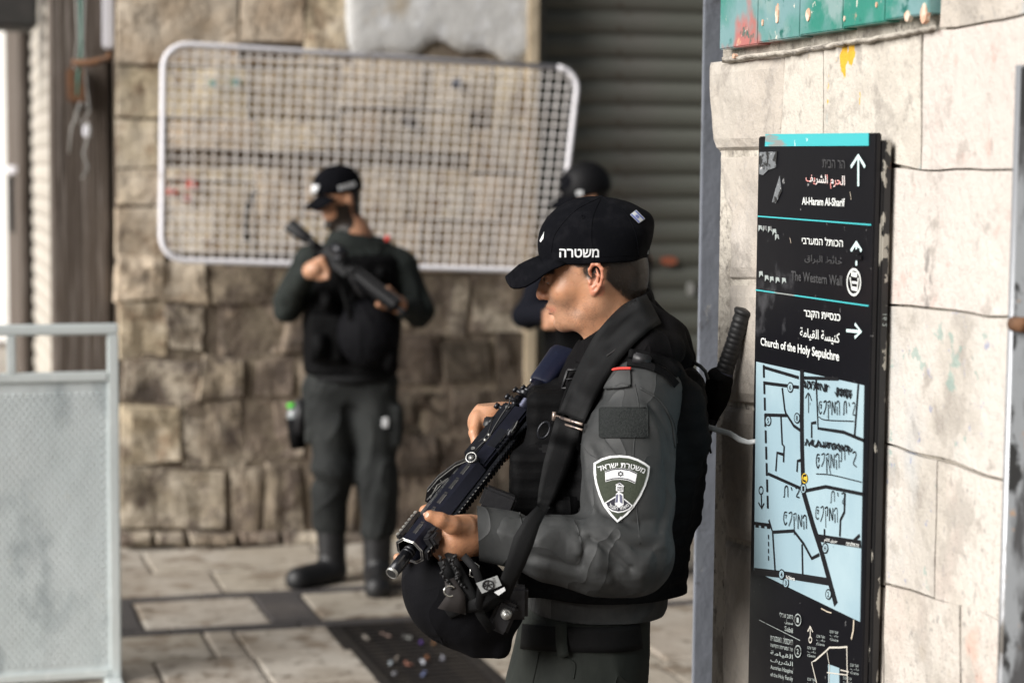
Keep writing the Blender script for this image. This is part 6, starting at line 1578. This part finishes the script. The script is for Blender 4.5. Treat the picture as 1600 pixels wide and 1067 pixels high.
# padding in the bowl
def pad_sdf(p): return smax(s_ell(p, HC, (.109, .094, .099), HB), (p-A3(HC))@A3(hn)-.012-.02*vnoise(p, 16, 8), .012)
sdf_obj('helmet_padding', pad_sdf, np.minimum(*a), np.maximum(*a), .005, m_fleece, hl, margin=.02)
b = MB()
strapfree(b, [(700, 862, 3.50), (716, 890, 3.48), (735, 925, 3.47), (752, 962, 3.48), (768, 985, 3.49)], [15, 16, 16, 15, 14], .003)
strapfree(b, [(796, 905, 3.50), (776, 925, 3.47), (745, 945, 3.47), (715, 950, 3.48), (698, 958, 3.50)], [14, 18, 22, 20, 22], .003)
strapfree(b, [(724, 868, 3.47), (742, 888, 3.455), (752, 915, 3.46), (748, 950, 3.47)], [12, 13, 13, 12], .003)
b.build('chin_strap', m_strap, hl, True)
b = MB()
for pts in ([(686, 868), (694, 882), (690, 896), (700, 908), (706, 920)], [(700, 872), (712, 888), (716, 906), (726, 918)], [(712, 866), (706, 880), (716, 892), (712, 905)]):
    tt = np.linspace(0, len(pts)-1, 26); xs = catm([p[0] for p in pts], tt); ys = catm([p[1] for p in pts], tt)
    b.tube([W(x+1.8*sin(i*1.9), y, 3.468+.003*cos(i*1.9)) for i, (x, y) in enumerate(zip(xs, ys))], .0024, 6)
b.build('coiled_lanyard', m_rubber, hl, True)
b = MB(); b.tube([W(703+9*cos(t), 923+9*sin(t)*.9, 3.462+.006*cos(t)) for t in np.linspace(.4, 2*pi-.6, 20)], .0019, 7); b.build('split_ring', M('nickel', (.5, .5, .48), .25, metal=.9), hl, True)
b = MB(); b.tube([W(736, 884, 3.46), W(734, 898, 3.46), W(738, 901, 3.46), W(747, 901, 3.46), W(748, 884, 3.46), W(742, 879, 3.46), W(736, 884, 3.46)], .0012, 6); b.build('wire_clip', M('nickel_wire', (.5, .5, .48), .25, metal=.9), hl, True)
b = MB(); P_ = [W(x, y, 3.452) for x, y in ((744, 911), (777, 899), (784, 914), (753, 927))]; b.add(P_+[q+np.array([0, .002, 0]) for q in P_], [(0, 1, 2, 3), (7, 6, 5, 4), (0, 4, 5, 1), (1, 5, 6, 2), (2, 6, 7, 3), (3, 7, 4, 0)])
lbq = b.build('label_patch', M('pale_grey_label', (.30, .31, .31), .6, [(80, 4, .55, .62, (.12, .12, .12))]), hl)
b = MB(); c = W(761, 914, 3.4505); b.tube([c+np.array([.0095*cos(t)+.002, 0, .0085*sin(t)]) for t in np.linspace(0, 2*pi, 21)], .0012, 5, cap=False)
for t in (0.3, 1.4, 2.6): b.tube([c+np.array([.009*cos(t), 0, .008*sin(t)]), c-np.array([.009*cos(t), 0, .008*sin(t)])], .0010, 5)
b.build('label_mark', m_ink, lbq)
b = MB(); P_ = [W(x, y, 3.451) for x, y in ((772, 925), (788, 917), (790, 922), (779, 930))]; b.add(P_+[q+np.array([0, .002, 0]) for q in P_], [(0, 1, 2, 3), (7, 6, 5, 4), (0, 4, 5, 1), (1, 5, 6, 2), (2, 6, 7, 3), (3, 7, 4, 0)]); b.build('label_corner', m_thread, hl)
b = MB(); c = W(791, 958, 3.50)
b.tube([c, c+np.array([0, -.012, 0])], [.011, .009], 16); b.tube([c+np.array([0, -.012, 0]), c+np.array([0, -.016, 0])], [.006, .0055], 14); b.build('press_stud', m_gunedge, hl, True)
b = MB(); b.obox(W(786, 962, 3.51), .020, .012, .030, (.9, 0, -.4), (0, 1, 0), (.4, 0, .9), .006); b.obox(W(806, 940, 3.53), .022, .016, .030, (1, 0, 0), (0, 1, 0), (0, 0, 1), .006); b.build('belt_clip', m_poly, hl)
# folded flap under the gun
b = MB(); strapfree(b, [(702, 905, 3.475), (712, 930, 3.465), (706, 955, 3.47)], [16, 30, 46], .003); b.build('cloth_flap', M('brown_black_cloth', (.016, .0125, .012), .8), hl, True)

# baton carried in a pouch on the back
bt = root('baton', 'black ribbed rubber baton handle standing out behind the front officer shoulder', 'baton', tuple(W(1130, 590, 3.86)), rotz=0)
pa = W(1128, 592, 3.86); pb_ = W(1161.5, 490, 3.84); ab = (pb_-pa)/np.linalg.norm(pb_-pa)
Ls = np.linalg.norm(pb_-pa); P_, R_ = [], []
for i in range(61):
    t = i/60; base = .0150+.0035*abs(t-.55)*1.2; rib = .0011*(1 if (t*13) % 1 > .28 else 0) if t < .93 else 0
    P_.append(pa+(pb_-pa)*t); R_.append(base+rib)
b = MB(); b.tube(P_, R_, 20); b.build('grip', m_rubber, bt, True)
b = MB(); b.tube([pb_-ab*.004, pb_-ab*.001, pb_+ab*.004, pb_+ab*.0075, pb_+ab*.009], [.0145, .0185, .0200, .0185, .012], 24); b.build('pommel', m_rubber, bt, True)
b = MB(); b.tube([pa+ab*.006, pa+ab*.016], [.0205, .0185], 20); b.build('collar_ring', m_gunblue, bt, True)
b = MB(); b.tube([pa+ab*.002, pa-ab*.12], .015, 16); b.build('shaft', m_poly, bt, True)
P_ = [(1103, 578), (1120, 574), (1150, 588), (1148, 602), (1136, 626), (1120, 655), (1112, 676), (1100, 672), (1097, 640), (1099, 610)]
def pouch_sdf(p):
    d = s_chain(p, [W(1124, 594, 3.86), W(1118, 622, 3.86), W(1107, 664, 3.86)], [.026, .021, .012], .02)
    return d-.0015*vnoise(p, 40, 2)-.001*ridge(p, (.5, .2, .8), 30, 3)
a = [W(1080, 700, 3.8), W(1170, 560, 3.93)]
sdf_obj('baton_pouch', pouch_sdf, np.minimum(*a), np.maximum(*a), .003, m_vest, vst, margin=.008)
b = MB(); strapfree(b, [(1100, 660, 3.84), (1106, 690, 3.84), (1111, 708, 3.84)], [10, 6, 3], .002); strapfree(b, [(1110, 655, 3.83), (1100, 690, 3.84), (1090, 720, 3.83)], [18, 16, 10], .003); b.build('pouch_strap', m_strap, vst, True)
b = MB(); strapfree(b, [(1103, 666, 3.80), (1118, 671, 3.79), (1140, 677, 3.77), (1156, 687, 3.75), (1170, 691, 3.72), (1184, 689, 3.70)], [9, 9, 9, 9, 8, 8], .0014)
tag(b.build('cable_tie', M('milky_plastic', (.62, .65, .66), .35, trans=.25), vst, True), None)
# radio and small pouch half hidden between the arm and the gun
b = MB(); b.obox(W(778, 782, 3.60), .032, .018, .020, (.9, 0, -.35), (0, 1, 0), (.35, 0, .9), .005); b.build('radio_pouch', m_poly, vst)

# ================================================================== OFFICERS FURTHER BACK
def figure(label, D, head, fd, joints, prof, beard=True, seed=1, h=.011):
    """a complete clothed person. joints: photograph points with distances"""
    q = {k: W(*v) if len(v) == 3 else np.array(v[:3]) for k, v in joints.items()}
    c = W(*head); f = np.array(fd, float); f /= np.linalg.norm(f); up = np.array([0, 0, 1.0])+f*-f[2]; up /= np.linalg.norm(up); sd = np.cross(f, up)
    B = np.array([f, sd, up])
    r = root('person', label, 'person', (q['pel'][0], q['pel'][1], 0), rotz=0)
    H = lambda a, b, e: c+f*a+sd*b+up*e
    def skin(p):
        d = s_ell(p, H(-.005, 0, .03), (.095, .076, .098), B)
        d = smin(d, s_ell(p, H(.028, 0, -.045), (.060, .055, .070), B), .03)
        d = smin(d, s_cone(p, H(.092, 0, .015), H(.108, 0, -.018), .009, .013), .012)
        d = smin(d, s_ell(p, H(.075, 0, -.095), (.018, .022, .016), B), .015)
        for s in (-1, 1):
            d = smin(d, s_ell(p, H(-.008, s*.078, .0), (.018, .009, .030), B), .006)
            d = smax(d, -s_ell(p, H(.092, s*.030, .018), (.012, .014, .010), B), .01)
        d = smin(d, s_cone(p, H(-.01, 0, -.05), q['neck'], .064, .070), .03)
        d = smin(d, s_chain(p, [q['neck'], q['pel']], [.09, .13], .03), .03)
        for s in 'rl':
            d = smin(d, s_chain(p, [q['sh'+s], q['el'+s], q['wr'+s]], [.05, .038, .026], .02), .02)
            wr, ha = q['wr'+s], q['ha'+s]; dv = ha-wr; L = np.linalg.norm(dv); dv = dv/L
            d = smin(d, s_chain(p, [wr, wr+dv*.05, ha], [.026, .036, .034], .01), .02)
            px_ = np.cross(dv, [0, 1, 0]); px_ /= np.linalg.norm(px_)
            for k in range(4):
                o = ha+px_*(k-1.5)*.020+dv*.01; d = smin(d, s_chain(p, [o, o+dv*.035+np.array([0, .01, 0]), o+dv*.045+np.array([0, .035, 0])], [.0115, .0105, .009], .004), .004)
            d = smin(d, s_chain(p, [wr+dv*.03, ha-px_*.04+dv*.0, ha-px_*.05+dv*.035], [.018, .013, .011], .006), .01)
            d = smin(d, s_chain(p, [q['hip'+s], q['kn'+s], q['an'+s]], [.075, .052, .038], .02), .03)
        return d
    allp = np.array(list(q.values())+[H(0, 0, .2), H(.2, 0, 0), H(-.2, 0, 0)]); lo, hi = allp.min(0)-.16, allp.max(0)+.16; lo[2] = max(lo[2], -.02)
    V, Fc = mesh_sdf(skin, lo, hi, .0085, margin=.012); b = mk('body', V, Fc, m_skin, r, True)
    L = (V-c)@B.T; m = np.zeros((len(V), 3), np.float32)
    if beard:
        m[:, 1] = 0; low = ((L[:, 2] < -.062) | ((L[:, 0] < .055) & (L[:, 2] < -.012))) & (L[:, 2] > -.16) & (L[:, 0] < .12) & (L[:, 0] > -.005) & (np.abs(L[:, 1]) < .08)
        m[low, 0] = 1.0; m[(np.abs(L[:, 2]+.060) < .008) & (L[:, 0] > .07), 0] = 0
    m[(L[:, 0] < -.02) & (L[:, 2] > -.07) & (np.abs(L[:, 1]) < .09) & (np.linalg.norm(V-c, axis=1) < .17), 0] = 1
    vcol(b, 'hairmask', m)
    # cap
    def cap_(p):
        d = s_ell(p, H(-.006, 0, .055), (.108, .088, .098), B); d = smin(d, s_ell(p, H(.03, 0, .075), (.07, .07, .062), B), .03)
        return smax(d, -((p-A3(H(0, 0, .035)))@A3(up*.97-f*.10)), .006)
    V, Fc = mesh_sdf(cap_, c-.2, c+.2, .007); cp = mk('cap', V, Fc, m_cap, r, True)
    g = []
    for i in range(6):
        v = i/5; g.append([H(.085+.085*v-.03*s*s, s*.078*sqrt(1-(v*.93)**2.6), .045-.035*v-.022*s*s) for s in np.linspace(-1, 1, 9)])
    MB().slab(g, up, .005).build('brim', m_cap, cp, True)
    # jacket
    pr = [(W(x0, y, D), W(x1, y, D), ry) for y, x0, x1, ry in prof]
    def trunk_(p, gr=0.0):
        return s_loft(p, sorted([(a[2], (a[0]+b_[0])/2, D, (b_[0]-a[0])/2+gr, ry+gr) for a, b_, ry in pr]), 0, 2.3)
    def jac(p):
        d = trunk_(p)
        for s in 'rl':
            d = smin(d, s_chain(p, [q['sh'+s], q['el'+s]], [.068, .064], .02), .03); d = smin(d, s_chain(p, [q['el'+s], q['wr'+s]], [.060, .042], .02), .02)
        d = smin(d, s_cone(p, q['neck'], q['neck']+np.array([0, 0, .035]), .095, .072), .04)
        d = smin(d, s_ell(p, H(.025, 0, -.165), (.075, .075, .050), B), .03)
        return d-.008*ridge(p, (.4, .3, .8), 9, seed)-.006*(vnoise(p, 8, seed)-.5)
    V, Fc = mesh_sdf(jac, lo, hi, h, margin=.02); jk_ = mk('jacket', V, Fc, m_jacket2, r, True)
    zt, zb = W(0, prof[1][0], D)[2], W(0, prof[-1][0], D)[2]
    def ves(p):
        d = trunk_(p, .022); d = smax(d, p[:, 2]-zt, .03); d = smax(d, zb+.06-p[:, 2], .02)
        for s in 'rl': d = smax(d, -s_chain(p, [q['sh'+s]+np.array([0, 0, -.02]), q['el'+s]], [.085, .085], .02), .02)
        for s in (-1, 1): d = smin(d, s_box(p, (q['pel'][0]+s*.09, D-.15, (zt+zb)/2-.06), (.07, .05, .10), None, .02), .02)
        return d-.004*vnoise(p, 14, seed)
    V, Fc = mesh_sdf(ves, lo, hi, h, margin=.03); mk('ballistic_vest', V, Fc, m_vest, r, True)
    def tro_(p):
        d = s_ell(p, q['pel'], (.175, .13, .15))
        for s in 'rl': d = smin(d, s_chain(p, [q['hip'+s], q['kn'+s], q['an'+s]+np.array([0, 0, .12])], [.112, .088, .078], .02), .04)
        d = smin(d, s_box(p, q['hipl']*.55+q['knl']*.45+np.array([.085, 0, 0]), (.03, .07, .09), None, .02), .02)
        d = smin(d, s_box(p, q['hipr']*.55+q['knr']*.45-np.array([.085, 0, 0]), (.03, .07, .09), None, .02), .02)
        return d-.009*ridge(p, (.2, .3, .9), 8, seed+2)-.005*(vnoise(p, 7, seed)-.5)
    V, Fc = mesh_sdf(tro_, lo, hi, h, margin=.02); mk('trousers', V, Fc, m_trouser2, r, True)
    for s in 'rl':
        def bo(p, s=s):
            an, to, he = q['an'+s], q['to'+s], q['he'+s]
            d = smin(s_chain(p, [an+np.array([0, 0, .16]), he+np.array([0, 0, .05])], [.068, .058], .01), s_chain(p, [he+np.array([0, 0, .04]), to+np.array([0, 0, .035])], [.056, .056], .02), .03)
            return smax(d, .0-p[:, 2], .008)
        P_ = np.array([q['an'+s], q['to'+s], q['he'+s]]); V, Fc = mesh_sdf(bo, P_.min(0)-[.1, .1, .1], P_.max(0)+[.1, .1, .2], .009); mk('boot', V, Fc, m_boot, r, True)
    return r, H, B, q
m_jacket2 = M('dark_green_uniform', (.014, .0175, .016), .8, [(6, 5, .45, .65, (.021, .025, .023))], WEAVE, spec=.2)
m_trouser2 = M('slate_uniform', (.018, .0195, .0195), .8, [(6, 5, .45, .65, (.027, .029, .028))], WEAVE, spec=.2)
crease(m_jacket2, 5, .03, (1, 1, .7), 4); crease(m_trouser2, 5, .03, (1, 1, .5), 5)
fl_, fr2 = G(590, 912), G(522, 895)
D2 = float(G(555, 908)[1])
def gpt(x, y): p = G(x, y); return p
tl2, tr2 = gpt(590, 938), gpt(468, 915)
p2, H2, B2, q2 = figure('bearded officer in black cap standing by the stone wall holding a rifle across the chest', D2, (531, 313, D2-.02), (-.80, -.52, -.22),
  dict(pel=(548, 590, D2), neck=(550, 372, D2), shr=(484, 408, D2-.03), shl=(624, 410, D2+.02), elr=(449, 478, D2-.06), ell=(655, 488, D2-.05), wrr=(474, 428, D2-.27), wrl=(632, 480, D2-.20),
       har=(494, 420, D2-.30), hal=(606, 470, D2-.30), hipr=(514, 606, D2), hipl=(581, 606, D2), knr=(521, 728, D2-.05), knl=(590, 735, D2-.04), anr=(516, 858, D2+.02), anl=(590, 868, D2-.05),
       tor=(W(466, 900, D2-.14)[0], D2-.14, 0, 0), tol=(W(590, 900, D2-.30)[0], D2-.30, 0, 0), her=(W(520, 900, D2+.02)[0], D2+.02, 0, 0), hel=(W(590, 900, D2-.05)[0], D2-.05, 0, 0)),
  [(372, 515, 600, .09), (392, 486, 622, .11), (450, 482, 622, .13), (520, 482, 618, .13), (600, 484, 612, .130)], True, 3)
# details of the second officer
def tagp(o): return o
b = MB(); b.tube([W(602, 372, D2-.10), W(610, 374, D2-.10)], .012, 8); b.build('red_shoulder_mark', m_red, p2, True)
b = MB(); A_ = [[H2(.095+.002, s, e) for s in (-.035, 0, .035)] for e in (.062, .082, .100)]; 
b.slab([[H2(.122-.25*abs(s)-.55*(e-.058), s, e) for s in (-.030, -.015, 0, .015, .030)] for e in (.062, .076, .090)], -B2[0], .004); b.build('cap_badge', m_thread, p2, True)
b = MB()
for k in range(5): b.obox(H2(-.035+.017*k, (.0885 if B2[1][1] < 0 else -.0885)-.0*k, .062), .006, .002, .010, B2[0], B2[1], B2[2], 0)
b.build('cap_lettering', m_thread, p2)
b = MB(); b.obox(W(602, 660, D2-.13), .014, .004, .022, EX, EY, EZ, .004); b.build('white_tag', m_thread, p2)
b = MB(); b.tube([W(486, 585, D2), W(500, 590, D2-.1), W(548, 594, D2-.15), W(600, 590, D2-.1), W(612, 585, D2)], .022, 8); b.build('belt', m_strap, p2, True)
bo_ = root('water_bottle', 'clear water bottle with bright green cap tucked at the second officer hip', 'bottle', tuple(W(461, 660, D2-.02)), rotz=0)
b = MB(); b.tube([W(455, 630, D2-.02), W(456.5, 637, D2-.02)], [.019, .019], 12); b.build('bottle_cap', M('green_plastic', (.07, .55, .03), .4), bo_, True)
b = MB(); b.tube([W(457, 638, D2-.02), W(459, 644, D2-.02), W(462, 668, D2-.02)], [.016, .030, .030], 14); b.build('bottle_body', M('clear_plastic', (.55, .60, .62), .15, trans=.6), bo_, True)
b = MB(); b.tube([W(460, 652, D2-.02), W(466, 700, D2-.02)], [.036, .034], 12); b.build('bottle_pouch', m_vest, p2, True)
h2 = root('riot_helmet', 'black round helmet hanging on the belly of the bearded officer', 'helmet', tuple(W(578, 515, D2-.26)), rotz=0)
hf = lambda p: smax(smax(s_ell(p, W(576, 520, D2-.17), (.135, .12, .145)), -s_ell(p, W(576, 520, D2-.17), (.122, .107, .132)), .004), p[:, 1]-(D2-.14), .01)
c = W(576, 520, D2-.17); V, Fc = mesh_sdf(hf, c-.2, c+.2, .009); mk('helmet_shell', V, Fc, m_helmet, h2, True)
b = MB(); b.tube([c+np.array([-.10, -.02, .10]), c+np.array([-.05, -.02, .19]), c+np.array([.05, -.02, .19]), c+np.array([.10, -.02, .10])], .008, 6); b.build('helmet_strap', m_strap, h2, True)
# his rifle: a copy of the first with its parts
m_darkgun = M('dull_black_gun', (.006, .006, .007), .5, spec=.2)
def copy_rifle(A_, B_, side, label):
    na = (B_-A_)/np.linalg.norm(B_-A_); ns = np.array(side, float); ns -= na*(na@ns); ns /= np.linalg.norm(ns); nu = np.cross(ns, na)*np.sign(np.dot(np.cross(gs, ga), gu))
    R = np.stack([na, ns, nu], 1) @ np.stack([ga, gs, gu], 1).T
    def cp_(o, par):
        c_ = o.copy(); COL.objects.link(c_); c_.parent = par
        for ch in list(o.children):
            if not ch.name.startswith(('sling', 'cocking', 'cord')): cp_(ch, c_)
        return c_
    c_ = cp_(rf, None)
    for o in [c_]+list(c_.children_recursive):
        if o.type == 'MESH' and len(o.data.materials): o.data = o.data.copy(); o.data.materials[0] = m_darkgun
    c_.matrix_world = Matrix.Translation(Vector(A_)) @ Matrix(R.tolist()).to_4x4(); c_.rotation_mode = 'XYZ'
    c_['label'] = label; return c_
bpy.context.view_layer.update()
copy_rifle(W(636, 492, D2-.42), W(492, 382, D2-.24), (-.4, -.25, -.85), 'black rifle held across the chest of the bearded officer, muzzle down to the right')
b = MB(); b.tube([W(476, 365, D2-.26), W(466, 358, D2-.27)], [.050, .054], 12); b.build('stock_pad', m_poly, p2, True) if False else None
osi = MB(); osi.tube([W(540, 398, D2-.36), W(520, 384, D2-.34)], [.024, .022], 12); osi.obox(W(532, 402, D2-.34), .03, .012, .014, (.8, 0, .6), (0, 1, 0), (-.6, 0, .8), .004)
tag(osi.build('gun_sight', m_gun, None, True, base=W(530, 392, D2-.34)), 'short black sight on top of the bearded officer rifle', 'gun sight')

# third officer half hidden behind the front one
D3 = 8.55
p3, H3, B3, q3 = figure('officer in dark blue with folded arms, mostly hidden behind the front officer', D3, (917, 312, D3), (-.95, -.25, -.20),
  dict(pel=(925, 590, D3), neck=(934, 362, D3), shr=(866, 408, D3-.05), shl=(990, 402, D3+.05), elr=(824, 492, D3-.10), ell=(1002, 480, D3-.02), wrr=(872, 486, D3-.25), wrl=(900, 500, D3-.25),
       har=(895, 480, D3-.27), hal=(870, 500, D3-.28), hipr=(893, 606, D3), hipl=(957, 606, D3), knr=(893, 728, D3-.05), knl=(960, 735, D3-.04), anr=(890, 850, D3+.02), anl=(960, 850, D3),
       tor=(W(880, 900, D3-.22)[0], D3-.20, 0, 0), tol=(W(965, 900, D3-.2)[0], D3-.2, 0, 0), her=(W(890, 880, D3)[0], D3, 0, 0), hel=(W(960, 880, D3)[0], D3, 0, 0)),
  [(366, 895, 975, .09), (388, 858, 998, .11), (450, 856, 998, .13), (520, 858, 990, .13), (600, 862, 988, .13)], False, 9)
for ch in p3.children:
    if ch.name.startswith('jacket'): ch.data.materials[0] = M('navy_uniform', (.005, .0055, .009), .85, spec=.1)
b = MB(); b.tube([W(858, 488, D3-.19), W(880, 487, D3-.25)], [.046, .040], 12); b.build('bare_forearm', m_skin, p3, True)
def hel3(p): return smax(s_ell(p, H3(-.005, 0, .055), (.112, .096, .110), B3), -((p-A3(H3(0, 0, .02)))@A3(B3[2])), .01)
c = H3(0, 0, .05); V, Fc = mesh_sdf(hel3, c-.2, c+.2, .008); mk('helmet', V, Fc, M('matt_black_helmet', (.004, .004, .005), .6, spec=.2), p3, True)
b = MB(); b.obox(W(906, 302, D3-.13), .014, .004, .010, (1, 0, 0), (0, 1, 0), (0, 0, 1), .003); b.build('white_helmet_mark', m_thread, p3)
# load carrying kit on the second officer's vest
for (x, y, w_, h_) in ((512, 470, .030, .045), (500, 540, .034, .050), (610, 560, .030, .050), (596, 430, .026, .035)):
    MB().obox(W(x, y, D2-.20), w_, .030, h_, (1, 0, 0), (0, 1, 0), (0, 0, 1), .010).build('magazine_pouch', m_vest, p2, True)
b = MB(); b.tube([W(515, 385, D2-.12), W(530, 430, D2-.22), W(548, 500, D2-.26)], .010, 6); b.build('gun_sling', m_strap, p2, True)
MB().obox(W(470, 650, D2-.02), .022, .05, .075, (1, 0, 0), (0, 1, 0), (0, 0, 1), .01).build('holster', m_poly, p2, True)
